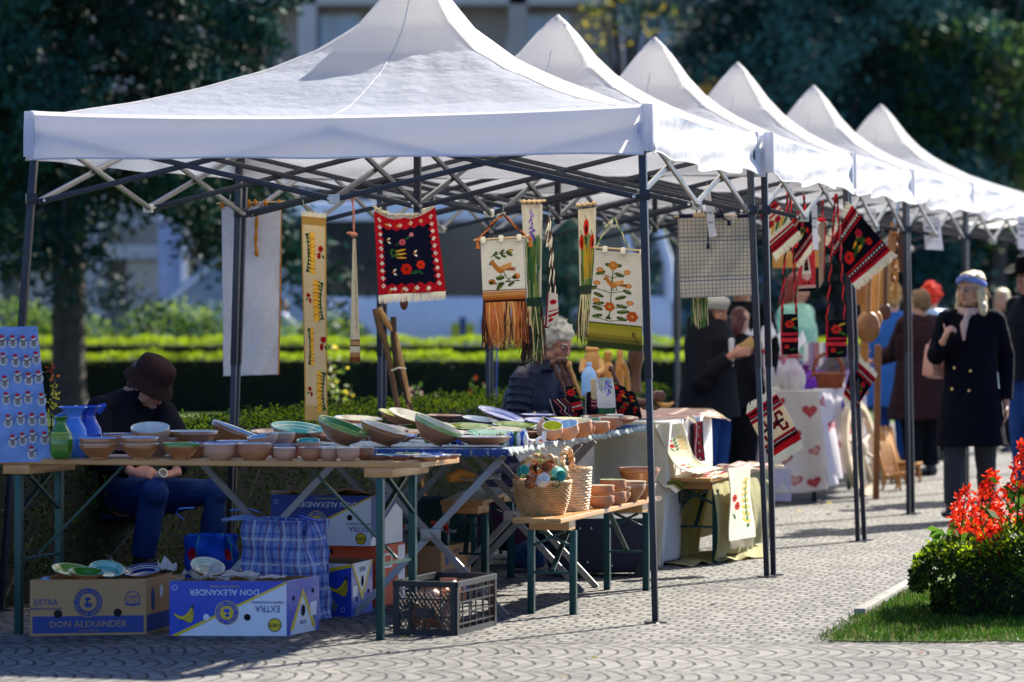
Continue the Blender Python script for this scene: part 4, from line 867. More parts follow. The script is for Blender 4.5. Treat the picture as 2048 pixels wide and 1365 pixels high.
for x, w_, h_, D, z, ty, tx, r1, r2, lab in pl: gp(x, w_, h_, D, lab, z=z, rim=r1, ins2=r2, out=TERRA, tilt=ty, tx=tx, shape='plate', name='clay_plate', cat='plate')
bw = [(1086, 52, 34, 18.6, .008, 36, 8, 'cream', 'dgreen', TERRP, 'pale bowl tipped over showing a dark green inside'),
 (1105, 42, 26, 18.4, .02, 0, 26, 'white', 'yellow', TERRP, 'small bowl tilted forward with a yellow and dark patterned inside'),
 (1138, 46, 30, 18.5, .014, -10, 20, 'white', 'lblue', TERRP, 'bowl with a blue scratched pattern right of the yellow one'),
 (1161, 52, 32, 18.9, .004, -6, 8, 'cream', 'cream', TERRA, 'tan bowl with a plain inside in the right hand group'),
 (1176, 34, 26, 19.1, .004, -10, 5, 'cream', 'cream', TERRA, 'narrow tan bowl squeezed behind the plain one'),
 (1180, 44, 18, 19.7, .02, 0, 6, 'lblue', 'green', TERRP, 'small bowl with green rings at the back of the group'),
 (1197, 46, 24, 19.3, .004, 0, 2, 'cream', 'cream', TERRA, 'orange clay bowl standing upright right of the tan ones'),
 (1217, 42, 26, 19.8, .004, 0, 2, 'cream', 'cream', TERRA, 'clay bowl behind the orange one'),
 (1229, 36, 26, 20.2, .004, 0, 2, 'white', 'white', TERRP, 'whitish bowl last in the right hand group')]
for x, w_, h_, D, z, ty, tx, r1, r2, o_, lab in bw: gp(x, w_, h_, D, lab, z=z+.003, rim=r1, ins2=r2, out=o_, tilt=ty, tx=tx, shape='cup', group='small bowls at the right of the blue cloth')
def fruit(x, y, D, r, m1, m2, lab, cat='ceramic apple', nm='ceramic_fruit', leaf=True):
 c = P(x, y, D); c.z = TZ2+.004+r*.9; c = V(c)
 rt = thing(nm, lab, cat, (c.x, c.y, TZ2+.004), 'glazed ceramic fruit')
 MB().lathe([(.001, -r*.88), (r*.5, -r*.92), (r*.9, -r*.5), (r, 0), (r*.92, r*.45), (r*.6, r*.82), (r*.2, r*.8), (.001, r*.68)], Matrix.Translation(c)@Matrix.Rotation(.2, 4, 'X'), 20).build('body', GL[m1], rt)
 MB().tube([c+V((0, 0, r*.66)), c+V((r*.1, 0, r*1.1))], r*.08, 5).build('stalk', GL['brown'], rt)
 if m2: MB().ell(c+V((r*.42, -r*.5, -r*.1)), (r*.62, r*.56, r*.74), Matrix.Rotation(.4, 3, 'Z')).build('glaze_patch', GL[m2], rt)
 return rt
fruit(862, 860, 18.25, .052, 'lgreen', None, 'big ceramic apple glazed green lying in the right leaning dish')
fl_ = [(893, 'teal', None, .022, 'turquoise ceramic pear tip right of the big green apple'), (908, 'navy', None, .022, 'small navy ceramic fruit, first of the row'), (922, 'blue', 'white', .028, 'blue ceramic apple with a white side'), (941, 'lblue', None, .021, 'pale blue ceramic fruit, third in the row'),
       (958, 'teal', 'lblue', .027, 'turquoise ceramic apple in the middle of the row'), (979, 'green', 'teal', .024, 'green blue ceramic fruit with a brown stalk'), (1000, 'green', 'lgreen', .03, 'green ceramic apple at the right of the row')]
for x, a, b_, r, lab in fl_: fruit(x, 0, 18.0+.02*(x % 3), r, a, b_, lab)
for x, a, b_, lab in ((1018, 'white', 'blue', 'white ceramic heart shape with a blue edge beside the green apple'), (1032, 'green', 'white', 'upright white and green glazed ceramic piece'), (1046, 'blue', 'white', 'upright ceramic piece glazed blue on one side'), (1048, 'white', None, 'round white ceramic piece behind the birds')):
 c = P(x, 0, 17.85 if x != 1048 else 18.2); r = .026; rt = thing('ceramic_ornament', lab, 'ornament', (c.x, c.y, TZ2+.004), 'upright ceramic pieces at the cloth corner')
 MB().lathe([(.001, 0), (r*.7, .002), (r, .03), (r*.95, .05), (r*.4, .07), (.001, .072)], Matrix.Translation((c.x, c.y, TZ2+.004)), 18, sx=.75).build('body', GL[a], rt)
 if b_: MB().lathe([(.001, 0), (r*.5, .004), (r*.8, .03), (r*.7, .048), (.001, .066)], Matrix.Translation((c.x+.011, c.y-.012, TZ2+.005)), 16, sx=.7).build('glaze_patch', GL[b_], rt)
def wbird(x, y, D, lab, s_=1, mx=1):
 c = P(x, y, D); c.z = TZ2+.004; rt = thing('ceramic_bird', lab, 'bird whistle', c, 'white ceramic birds')
 b = MB(); b.tube([c+V((-.022*mx, 0, .02))*s_, c+V((-.012*mx, 0, .018))*s_, c+V((.004*mx, 0, .019))*s_, c+V((.014*mx, 0, .028))*s_, c+V((.017*mx, 0, .045))*s_, c+V((.018*mx, 0, .056))*s_], [.004*s_, .013*s_, .018*s_, .012*s_, .008*s_, .009*s_], 12); b.build('body', GL['white'], rt)
 MB().tube([c+V((0, 0, 0)), c+V((0, 0, .008))*s_], [.012*s_, .008*s_], 10).build('foot', GL['white'], rt)
 MB().tube([c+V((.022*mx, 0, .055))*s_, c+V((.033*mx, 0, .055))*s_], [.004*s_, .001], 6).build('beak', GL['teal'], rt)
 MB().ell(c+V((.003*mx, -.016, .02))*s_, (.006*s_, .003*s_, .006*s_)).build('painted_flower', M('paint_red', (.6, .03, .03), rough=.3), rt)
wbird(1080, 868, 17.95, 'white ceramic bird whistle with a red painted flower by the cloth corner', 1.15)
wbird(1060, 868, 17.95, 'smaller white ceramic bird left of the flowered whistle', .85, -1)
c = P(122, 928, 16.62); c.z = TZ1+.001; s_ = 16.62/F
prv = [(0, 0), (15, 0), (20, 6), (23.5, 20), (23.5, 38), (20, 52), (12, 66), (9.5, 72), (12, 80), (17.5, 84)]
rt = thing('green_vase', 'green glazed clay vase with a thin neck at the left of the front row', 'vase', c)
MB().lathe([(r*s_, z*s_) for r, z in prv]+[(15.5*s_, 84*s_), (7*s_, 74*s_), (6*s_, 60*s_), (0, 58*s_)], Matrix.Translation(c), 28).build('body', GL['green'], rt, smooth=60)
for z_ in (40, 44, 48, 52): MB().lathe([((24-(z_-38)*.25)*s_, (z_-1.1)*s_), ((24.6-(z_-38)*.27)*s_, z_*s_), ((24-(z_-38)*.25)*s_, (z_+1.1)*s_)], Matrix.Translation(c), 28).build('incised_ring', GL['yellow'] if z_ % 8 else GL['lgreen'], rt)
for x, D, lab, sp in ((147, 16.82, 'bright blue glazed jug behind the green vase', 0), (176, 16.9, 'darker blue jug with a pouring spout right of the bright one', 1)):
 c = P(x, 0, D); c.z = TZ1+.001; s_ = D/F; rt = thing('blue_jug', lab, 'jug', c, 'blue jugs')
 m = GL['sky'] if not sp else GL['blue']
 b = MB(); b.lathe([(0, 0), (22*s_, 0), (27*s_, 12*s_), (30*s_, 34*s_), (26*s_, 56*s_), (16*s_, 74*s_), (14*s_, 82*s_), (20*s_, 92*s_), (29*s_, 99*s_), (28*s_, 101*s_), (13*s_, 84*s_), (14*s_, 60*s_), (0, 58*s_)], Matrix.Translation(c), 28); b.build('body', m, rt, smooth=60)
 if sp: MB().tube([c+V((18, 0, 90))*s_, c+V((28, 0, 98))*s_, c+V((36, 0, 103))*s_], [9*s_, 7*s_, 3*s_], 8).build('spout', m, rt)
 MB().tube([c+V((-14, 6, 88))*s_, c+V((-36, 10, 80))*s_, c+V((-38, 10, 52))*s_, c+V((-25, 6, 36))*s_], 4*s_, 8).build('handle', m, rt)
BB = M('blue_painted_board', hx('7d97c4'), rough=.7, var=.25, scale=14, bump=.3, bscale=30)
D = 16.75; q = [P(-62, 655, D+.12), P(74, 653, D+.12), P(101, 924, D-.1), P(-40, 926, D-.1)]
rt = thing('ornament_board', 'blue painted board leaning on the front table and covered with small ornaments', 'board', P(20, 926, D-.1))
b = MB(); bk = V((0, .014, 0)); b.add(q+[p+bk for p in q], [(0, 3, 2, 1), (4, 5, 6, 7), (0, 1, 5, 4), (1, 2, 6, 5), (2, 3, 7, 6), (3, 0, 4, 7)]); b.build('panel', BB, rt, smooth=0)
MB().bar(P(10, 760, D+.08), P(8, 918, D+.42), .02, .02).build('prop', PINE, rt)
nD = (q[1]-q[0]).cross(q[3]-q[0]).normalized(); nD = nD if nD.y < 0 else -nD
def onb(x, y):
 t = (y-653)/271; return P(x, y, (D+.12)*(1-t)+(D-.1)*t)+nD*.004
SHW = M('ornament_white', (.62, .61, .6), rough=.6); SHR = M('ornament_red', (.62, .02, .025), rough=.7, bump=.5, bscale=400); SHG = M('ornament_grey_felt', (.25, .24, .23), rough=.9); SHB = M('ornament_brown', (.22, .08, .04), rough=.8)
rows = [[(5, 687), (26, 687), (47, 688), (68, 688)], [(7, 722), (32, 725), (54, 727), (73, 720)], [(10, 768), (36, 758), (58, 762), (78, 758)], [(13, 801), (36, 804), (57, 799), (84, 803)], [(17, 846), (42, 841), (65, 843), (86, 843)], [(26, 886), (46, 882), (66, 877), (90, 880)], [(64, 909)]]
pm = None; sca = 16.7/F
for ri, row in enumerate(rows):
 for ci, (x, y) in enumerate(row):
  lab = 'red hatted sheep ornament on the blue board, %s from left in the %s row' % (ordn(ci), ordn(ri)) if ri < 6 else 'lowest sheep ornament with a red hat, alone at the bottom of the blue board'
  c = onb(x, y)
  if pm is None:
   pm = thing('sheep_ornament', lab, 'ornament', c, 'sheep ornaments on the blue board')
   f_ = Matrix.Translation(c)@Matrix.Rotation(R(90+5), 4, 'X')
   b = MB(); n_ = 12; vs = []
   pts = [V(((8.6+.9*(i % 2))*math.cos(2*math.pi*i/24)*sca, (11+.9*(i % 2))*math.sin(2*math.pi*i/24)*sca, 0)) for i in range(24)]
   b.add([f_@p for p in pts]+[f_@(p*.9+V((0, 0, .006))) for p in pts], [tuple(range(24, 48))]+[(i, (i+1) % 24, 24+(i+1) % 24, 24+i) for i in range(24)]); b.build('wool_body', SHW, pm)
   b = MB(); b.disc(f_@Matrix.Translation((0, -1*sca, 0)), 5*sca, 0, .0075, 16, sy=1.2); b.build('belly', SHG, pm)
   MB().ell(f_@V((0, 8*sca, .006)), (6*sca, .005, 4*sca)).build('head', SHW, pm)
   MB().ell(f_@V((-1*sca, 13.5*sca, .006)), (4.6*sca, .007, 3.6*sca)).build('red_hat', SHR, pm)
   MB().tube([f_@V((-6*sca, 7*sca, .009)), f_@V((0, 4*sca, .011)), f_@V((7*sca, 8*sca, .009))], 1.3*sca, 5).build('scarf', SHB, pm)
   MB().tube([f_@V((3*sca, 9*sca, .006)), f_@V((9*sca, 14*sca, .004))], 1*sca, 5).build('horn', SHW, pm)
  else: copy_tree(pm, c, lab)
more = [(620, 84, 12, 18.5, .01, 3, 6, 'cream', 'brown', 'cream plate with a brown ring left of the green leaning dish'), (545, 92, 14, 18.6, .012, 0, 4, 'brown', 'cream', 'wide brown dish behind the turquoise rimmed platter'), (500, 76, 12, 18.2, .006, 2, 5, 'cream', 'teal', 'cream plate with a teal ring behind the leaning basin'),
 (648, 70, 12, 18.0, .02, 8, 4, 'brown', 'cream', 'small brown dish wedged beside the green leaning dish'), (700, 80, 10, 19.9, .012, 0, 3, 'brown', 'brown', 'brown plate at the very back left of the cloth'), (860, 84, 10, 19.7, .02, 3, 5, 'cream', 'brown', 'cream plate with a brown ring at the back middle'),
 (925, 84, 9, 19.6, .015, 2, 5, 'brown', 'cream', 'terracotta plate between the two rows of green plates'), (1010, 80, 9, 18.9, .02, 2, 6, 'cream', 'brown', 'cream plate with a brown ring right of the turquoise one'), (820, 76, 10, 18.8, .012, 2, 5, 'brown', 'cream', 'terracotta plate behind the right leaning dish'),
 (1130, 84, 8, 19.4, .012, 1, 4, 'cream', 'lblue', 'cream plate with a pale blue ring under the yellow one'), (1185, 80, 8, 20.3, .01, 1, 3, 'brown', 'cream', 'brown plate before the small upright bag')]
for x, w_, h_, D, z, ty, tx, r1, r2, lab in more: gp(x, w_, h_, D, lab, z=z, rim=r1, ins2=r2, out=TERRA, tilt=ty, tx=tx, shape='plate', name='clay_plate', cat='plate')
fbowl(330, 60, 24, 16.95, 'small pale bowl between the leaning basin and the large white one', out=TERRP, rim='cream', z=TZ1+.03)
fbowl(648, 56, 22, 16.72, 'low terracotta dish behind the small cream bowl', out=TERRA, rim='cream', shape='basin')
fbowl(700, 60, 20, 16.78, 'flat terracotta basin behind the last small bowls', out=TERRG, rim='brown', ins2='brown', shape='basin')
# hanging textiles
WOODR = M('light_dowel', (.55, .38, .2), rough=.5, var=.2, bump=.1)
STEEL = M('steel_hook', (.5, .5, .5), rough=.3, metal=.9, bump=0)
YC = M('yarn_cream', hx('e6dcc2'), rough=.95); YO = M('yarn_orange', hx('b5622c'), rough=.95); YBR = M('yarn_brown', hx('46231a'), rough=.95); YAM = M('yarn_amber', hx('d29a58'), rough=.95)
YG = M('yarn_green', hx('3d6a35'), rough=.95); YBK = M('yarn_black', hx('15151a'), rough=.95); YR = M('yarn_red', hx('c4222b'), rough=.95); YMU = M('yarn_mustard', hx('b5731a'), rough=.95); YNV = M('yarn_navy', hx('131a3a'), rough=.95); YW = M('yarn_straw', hx('c9b98a'), rough=.95)
def DT(x): return 20.9-.78*(x-475)/1060
def hook(par, x, y, D, h=12):
 s_ = D/F; c = P(x, y, D); b = MB(); b.tube([c+V((0, 0, h*s_)), c+V((.003, 0, h*s_*.6)), c+V((-.003, 0, h*s_*.2)), c+V((.004, 0, -.004)), c+V((.009, 0, .003))], .0016, 5); return b.build('hook', STEEL, par)
def wv(a, fu, fv, ph=0): return lambda u, v: a*np.sin(u*fu+v*fv+ph)+a*.4*np.sin(u*fu*2.3-v*fv*1.7+ph*2)
def textile(name, label, cat, quad, D, cv, group='textiles hanging from the tents', wave=None, drop=None, dz=0, part='woven_panel', thick=.004):
 q = [P(x, y, D+(dz if i in (1, 2) else 0)) for i, (x, y) in enumerate(quad)]
 rt = thing(name, label, cat, P((quad[2][0]+quad[3][0])/2, (quad[2][1]+quad[3][1])/2, D), group)
 cloth(part, q, cv, rt, wave=wave, drop=drop, thick=thick); return rt, q
def rod(par, x0, y0, x1, y1, D, r=.005, m=None): MB().tube([P(x0, y0, D), P(x1, y1, D)], r, 8).build('rod', m or WOODR, par)
cv = Canvas(119, 338, 'dedde2', .35, 443, 412, weave=.03)
D = 21.25
rt, q = textile('wall_hanging', 'long plain white cloth seen from behind, hanging next to the double post', 'wall hanging', [(443, 414), (562, 411), (556, 750), (447, 753)], D, cv, wave=lambda u, v: .01*np.sin(u*9+v*2)*v+.006*np.sin(u*3-v*11)+.004*np.sin(u*22+v*31)*v)
rod(rt, 433, 408, 570, 404, D)
for x in (443, 473, 497, 510, 530, 558): MB().tube([P(x, 400, D-.01), P(x+2, 407, D-.02), P(x, 417, D-.012)], [.006, .012, .010], 7).build('tie', YMU, rt)
b = MB(); rope(b, [P(512, 408, D-.03), P(513, 440, D-.03), P(511, 490, D-.03), P(513, 503, D-.03)], .010); b.ell(P(513, 506, D-.03), (.013, .013, .024)); b.build('cord', [YMU, YMU], rt)
hook(rt, 460, 402, D); hook(rt, 540, 402, D)
b = MB(); b.tube([P(562, 414, D), P(561, 600, D), P(557, 750, D)], .004, 5); b.build('edge_trim', YMU, rt)
cv = Canvas(52, 415, 'd9c297', .75, 603, 428, weave=.04)
cv.rect(603, 428, 655, 446, 'b28b46').rect(603, 446, 606, 843, 'c0964a').rect(652, 446, 656, 843, 'c0964a').rect(603, 812, 656, 843, 'c9a866')
def sheaf(x0, x1, y0, y1, flip):
 n = 11; sx_ = x0 if not flip else x1
 dirx = 1 if not flip else -1; hgt = y1-y0
 cv.line([(sx_+dirx*(x1-x0)*(.12+.30*math.sin(math.pi*t)**.5-.1), y0+hgt*t) for t in np.linspace(.02, .98, 12)], 3.2, '1f4a2c')
 cv.ell(sx_+dirx*5, y0+3, 4, 3, '1f4a2c').ell(sx_+dirx*5, y1-3, 4, 3, '1f4a2c')
 for i in range(n):
  t = (i+.5)/n; yy = y0+hgt*t
  cv.leaf(sx_+dirx*(x1-x0)*.38, yy+(1 if i < n/2 else -1), (x1-x0)*.62*dirx if dirx > 0 else (x1-x0)*.62, 8.5, (0 if dirx > 0 else 180)+(-28+56*t)*dirx, 'd88a1c' if i % 2 else 'edb22e', 'f2cc52')
  cv.leaf(sx_+dirx*(x1-x0)*.22, yy, (x1-x0)*.35, 3, (0 if dirx > 0 else 180)+(-40+80*t)*dirx, '2e5a36')
def rose(x, y, r, s=1):
 cv.leaf(x-2, y+r*1.2, r*1.6, r*.7, 110, '2d5a2c'); cv.leaf(x+3, y+r*2, r*1.5, r*.7, 60, '2d5a2c'); cv.line([(x, y), (x-2*s, y+r*3)], 1.5, '2d5a2c')
 cv.flower(x, y, r*.95, 'b32018', '40100c', 5); cv.ell(x-4*s, y+r*2.4, r*.7, r*1.1, 'b32018').ell(x-4*s, y+r*2.4, r*.25, r*.5, '501510')
sheaf(610, 632, 463, 541, 0); rose(643, 492, 6); sheaf(624, 650, 560, 637, 1); rose(615, 588, 4.5, -1); sheaf(612, 626, 655, 730, 0); rose(647, 677, 6.5); sheaf(630, 653, 744, 822, 1); rose(615, 778, 4.5, -1)
D = 20.55
rt, q = textile('table_runner', 'long narrow cream runner with yellow sheaves and red flowers hanging to the hedge', 'runner', [(603, 432), (652, 437), (655, 842), (610, 842)], D, cv, wave=lambda u, v: .012*np.sin(v*7)+.006*np.sin(u*5+v*3))
fringe('fringe', q[0], q[1], (0, -.1, 1), .034, 46, [YC], rt, .0024, .5)
hook(rt, 606, 424, D, 24); hook(rt, 653, 432, D, 20)
cv = Canvas(21, 250, 'd8cdb4', .8, 700, 475, weave=.04)
cv.rect(700, 680, 722, 682, '55301c').rect(700, 691, 722, 694, '55301c').rect(700, 706, 722, 715, 'b08456').rect(700, 715, 722, 726, '7d4a2c').rect(700, 682, 722, 691, 'b8926a')
for i in range(6): cv.line([(712+rnd.uniform(-2, 3), 560+i*18), (716+rnd.uniform(-3, 2), 575+i*18)], 1.6, 'a06a3a' if i % 2 else '5d6a34')
D = 20.5
rt, q = textile('folded_scarf', 'narrow folded cream scarf with brown stripes dangling from a pink cord', 'scarf', [(706, 478), (711, 478), (721, 724), (700, 724)], D, cv, wave=lambda u, v: .01*np.sin(u*6)*(1-v*.5))
b = MB(); rope(b, [P(704, 396, D), P(707, 420, D), P(708, 478, D)], .006); b.ell(P(708, 470, D-.01), (.02, .014, .015)); b.ell(P(700, 467, D-.01), (.02, .008, .009)); b.ell(P(703, 397, D-.01), (.02, .008, .006)); b.build('cord', [M('yarn_dusty_pink', hx('b07058'), rough=.95)]*2, rt); hook(rt, 706, 394, D, 18)
cv = Canvas(146, 172, 'b81626', .85, 748, 420, weave=.05)
IN = '10122a'
zz = []
def zig(x0, y0, x1, y1, n, amp, vert):
 out = []
 for i in range(n*2+1):
  t = i/(n*2); o_ = amp*(i % 2); out.append((x0+(x1-x0)*t+(o_ if vert else 0), y0+(y1-y0)*t+(0 if vert else o_)))
 return out
L_ = zig(768, 446, 768, 574, 9, -7, True); B_ = zig(768, 576, 872, 576, 5, -6, False); R_ = zig(872, 574, 872, 446, 9, 7, True); T_ = zig(872, 445, 768, 445, 5, 6, False)
cv.poly(L_+B_+R_+T_, IN)
def dia(x, y, s=5.4):
 for dx, dy in ((-s*.5, 0), (s*.5, 0), (0, -s*.5), (0, s*.5)): cv.poly([(x+dx-s*.42, y+dy), (x+dx, y+dy-s*.42), (x+dx+s*.42, y+dy), (x+dx, y+dy+s*.42)], 'ece6d8')
for i in range(10): dia(760, 434+i*15.6); dia(882, 434+i*15.6)
for i in range(1, 5): dia(760+i*24.4, 584 if i % 2 == 0 else 582); dia(760+i*24.4, 437)
for i in range(4): cv.leaf(773+i*27, 582, 8, 5, 0, 'e8d8b0'); cv.leaf(769+i*27, 586, 7, 4, 20, 'c06a20'); cv.leaf(773+i*27, 438, 8, 5, 0, 'e0a040')
for i in range(5): cv.line([(783, 505+i*3.4-6), (800, 497+i*3)], 2.2, '3a6a2c')
for i in range(3): cv.leaf(793, 500+i*7, 24, 4.4, -8+i*7, 'cf8a1e', 'ecc050');
cv.ell(786, 503, 6, 9, '35622c').ell(788, 503, 3, 5, IN)
cv.flower(810, 479, 7, 'c4586a', '702028'); cv.flower(832, 465, 4.5, 'd8848c'); cv.leaf(816, 474, 15, 5, -20, '2c5a34'); cv.leaf(803, 483, 10, 4, 170, '2c5a34')
cv.flower(813, 541, 11, 'cc2418', '402010'); cv.flower(846, 534, 8.5, 'd4311c', '7a3010'); cv.leaf(822, 552, 20, 7, -15, '2c5a34'); cv.leaf(838, 545, 14, 5, 40, '2c5a34')
for x, y in ((776, 475), (834, 508), (784, 546)): cv.leaf(x, y-2, 8, 4, -30, 'f0e6d0'); cv.leaf(x, y+3, 8, 4, 30, 'f0e6d0'); cv.leaf(x-3, y, 8, 3, 0, 'c86c20')
D = 20.4
rt, q = textile('woven_rug', 'small black rug with flowers in a red border, sagging between two hooks', 'rug', [(748, 422), (870, 414), (892, 583), (757, 590)], D, cv, wave=lambda u, v: .018*np.sin(u*5.5)*(1-v)+.008*np.sin(u*9+2)*v, drop=lambda u, v: np.concatenate([0*u, 0*u, -.058*(4*u*(1-u))*(1-v)**2*(.9+.2*np.sin(u*7))], 1))
fringe('fringe', q[3], q[2], (0, -.02, -1), .05, 110, [YC], rt, .0028, .2)
b0, b1_ = q[0], q[1]
b = MB(); rr = random.Random(5)
for i in range(90):
 t = i/89; a = b0.lerp(b1_, t)+V((0, 0, -.058*4*t*(1-t))); b.tube([a, a+V((rr.uniform(-.01, .01), rr.uniform(-.02, .0), .018)), a+V((rr.uniform(-.014, .014), -.02, rr.uniform(.02, .035)))], .0028, 4)
b.build('top_fringe', YC, rt, smooth=0); hook(rt, 750, 416, D, 14); hook(rt, 868, 408, D, 18)
def bird(cv, x, y, s, c1='c07a34', c2='d99a52'):
 cv.poly([(x-22*s, y-12*s), (x-16*s, y-14*s), (x-2*s, y+3*s), (x+8*s, y+8*s), (x+4*s, y+13*s), (x-6*s, y+13*s), (x-14*s, y+4*s), (x-22*s, y-6*s)], c1)
 cv.ell(x-19*s, y-10*s, 5*s, 4.4*s, c1).ell(x-23.5*s, y-7*s, 2*s, 2.4*s, '2a1c14').line([(x-17*s, y-14*s), (x-13*s, y-17*s)], 1.2*s, '6a3018').line([(x-19*s, y-14*s), (x-17*s, y-18*s)], 1.2*s, '6a3018')
 for i, a in enumerate((-20, -12, -4, 6)): cv.leaf(x-6*s, y+3*s, (32-2*i)*s, 6*s, a, c2 if i % 2 == 0 else c1, 'e2ad68')
 for i, a in enumerate((-4, 6, 14)): cv.leaf(x+10*s, y+6*s, 22*s, 3.4*s, a-8, '5a3030' if i % 2 else 'b06a3a')
 cv.line([(x, y+12*s), (x-2*s, y+19*s)], 1.6*s, '2a1c14').line([(x+6*s, y+11*s), (x+8*s, y+18*s)], 1.6*s, '2a1c14').line([(x-6*s, y+19*s), (x+2*s, y+19*s)], 1.4*s, '2a1c14').line([(x+4*s, y+18*s), (x+12*s, y+18*s)], 1.4*s, '2a1c14')
def lf(cv, x, y, L, W, a): cv.leaf(x, y, L, W, a, '3a4a1c', '6a7a3a')
cv = Canvas(92, 132, 'e9e2d2', .85, 961, 474, weave=.03)
cv.line([(981, 510), (1000, 504), (1016, 503), (1028, 502)], 1.6, '3a4020')
for x, y, a in ((986, 508, -40), (1000, 504, -35), (1014, 503, -30), (990, 509, 25), (1003, 506, 25), (1016, 504, 20)): lf(cv, x, y, 14, 6, a)
cv.leaf(1020, 500, 12, 5, -15, 'd09a58')
bird(cv, 1003, 532, 1.0)
cv.line([(985, 568), (1010, 564), (1042, 562)], 1.8, '2c2a18').line([(1012, 563), (1030, 552)], 1.6, '2c2a18').line([(1010, 550), (1022, 563)], 1.6, '2c2a18')
for x, y, L, W, a in ((990, 556, 20, 9, -5), (1008, 566, 18, 8, 150), (1004, 569, 17, 8, 140), (1030, 565, 16, 7, 150), (1026, 556, 12, 6, -30)): lf(cv, x, y, L, W, a)
cv.ell(982, 563, 8, 6, 'bd6a22').ell(979, 563, 4, 3.5, 'd98a3a').ell(1036, 553, 7, 6.5, 'bd6a22').ell(1038, 551, 4, 4, 'd98a3a').leaf(985, 564, 10, 7, 170, '33401c').leaf(1026, 556, 10, 8, -10, '33401c')
cv.rect(960, 580, 1054, 583, '8a4a1c').rect(960, 584, 1054, 588, 'c98a48').rect(960, 588, 1054, 592, 'd39a5c').rect(960, 592, 1054, 597, 'c07838').rect(960, 597, 1054, 601, 'a85a28').rect(960, 601, 1054, 607, '3a1a14')
D = 19.95
rt, q = textile('wall_hanging', 'cream tapestry of an orange bird on a branch, with long rust coloured fringe', 'wall hanging', [(961, 482), (1046, 477), (1052, 602), (966, 606)], D, cv, wave=lambda u, v: .006*np.sin(u*5+v*3))
rod(rt, 948, 481, 1058, 473, D-.012)
for x, y in ((966, 480), (1002, 477), (1038, 475)): MB().box(P(x, y+1, D-.008), (.026, .026, .036), bev=.006).build('loop', YC, rt)
b = MB(); rope(b, [P(956, 482, D-.01), P(980, 452, D), P(1006, 429, D), P(1030, 452, D), P(1055, 476, D-.01)], .007); b.build('cord', [YO, YBR], rt)
for x, y in ((955, 490), (1060, 486)):
 b = MB(); b.ell(P(x, y-9, D-.01), (.011, .011, .012)); b.tube([P(x, y-8, D-.01), P(x+1, y+8, D-.01)], [.006, .012], 7); b.build('tassel', YO, rt)
hook(rt, 1006, 428, D, 18)
for i, (a, b_, m_) in enumerate(((.0, .08, [YBR]), (.05, .42, [YO, YO, YAM]), (.30, .50, [YO, YAM]), (.5, .62, [YBR, YBR, YAM]), (.58, .78, [YAM, YO]), (.72, 1.0, [YO, YO, YBR]))):
 fringe('fringe', q[3].lerp(q[2], a), q[3].lerp(q[2], b_), (.02, 0, -1), .235, int(150*(b_-a))+8, m_, rt, .0032, .16)
def grassy(cv, x0, x1, y0, y1, top):
 rr = random.Random(int(x0))
 for i in range(70):
  x = rr.uniform(x0, x1); yt = top+rr.uniform(0, 60)*rr.random(); cv.line([(x, y1), (x+rr.uniform(-3, 3), yt)], rr.uniform(1, 2.4), rr.choice(['2f5a34', '4a7a3e', '6b8a3c', '28433c', '8a9a48', '3f5f74']))
cv = Canvas(44, 206, 'ded6c4', .85, 1042, 408, weave=.04)
grassy(cv, 1048, 1082, 430, 614, 470); cv.rect(1042, 596, 1086, 614, '2f4a3a')
for i in range(10): cv.leaf(1063+rnd.uniform(-2, 2), 418+i*6, 12, 4, rnd.choice([70, 100, 90, 60, 120]), rnd.choice(['5a4ca0', '7d70c0', '9a90d0']))
for i in range(6): cv.leaf(1063, 455+i*4, 9, 4, rnd.choice([20, 160, 50, 130]), '6a5ab0')
D = 20.15
rt, q = textile('wall_hanging', 'narrow tapestry of a purple iris over green leaves, with long dark fringe', 'wall hanging', [(1043, 409), (1085, 409), (1082, 612), (1054, 614)], D, cv, wave=wv(.006, 7, 4))
rod(rt, 1041, 404, 1092, 402, D-.01, .007)
for x in (1048, 1058, 1068, 1078): MB().ell(P(x, 404, D-.012), (.011, .016, .013)).build('ring', WOODR, rt)
fringe('fringe', q[3], q[2]+V((.004, 0, 0)), (.03, -.04, -1), .31, 90, [YBR, YW, YG, YBK], rt, .003, .15)
fringe('fringe', q[3]+V((-.01, -.02, -.10)), q[3]+V((.03, -.02, -.10)), (-.12, -.04, -1), .20, 40, [YBR, YBK], rt, .003, .2)
cv = Canvas(38, 170, 'ded3b8', .85, 1156, 420, weave=.04)
grassy(cv, 1158, 1190, 470, 590, 470); cv.rect(1156, 572, 1194, 590, '3c4a3a')
for i in range(6): cv.line([(1168+i*3.6, 480+i % 3*10), (1168+i*3.4, 560)], 1.5, 'd8a028')
for x, y, rx, ry in ((1173, 458, 6, 17), (1162, 486, 4.5, 16), (1186, 487, 4.5, 15)): cv.ell(x, y, rx, ry, 'd22a1c').ell(x+1, y+3, rx*.4, ry*.5, '2a1012').line([(x, y-ry), (x-2, y-ry-8)], 1.6, '8a7a30')
D = 20.1
rt, q = textile('wall_hanging', 'narrow tapestry of three red poppies in tall grass, with straw and brown fringe', 'wall hanging', [(1156, 420), (1192, 415), (1190, 586), (1160, 590)], D, cv, wave=wv(.006, 6, 4, 1))
rod(rt, 1151, 413, 1194, 407, D-.01, .007)
for x in (1156, 1166, 1176, 1188): MB().ell(P(x, 411-(x-1156)*.14, D-.012), (.011, .014, .012)).build('ring', WOODR, rt)
fringe('fringe', q[3], q[2]+V((.004, 0, 0)), (.0, -.04, -1), .26, 90, [YBR, YW, YG, YW], rt, .003, .15)
cv = Canvas(98, 205, 'dfd6c4', .9, 1190, 500, weave=.03)
cv.line([(1229, 530), (1227, 640)], 2.4, '5c6a34')
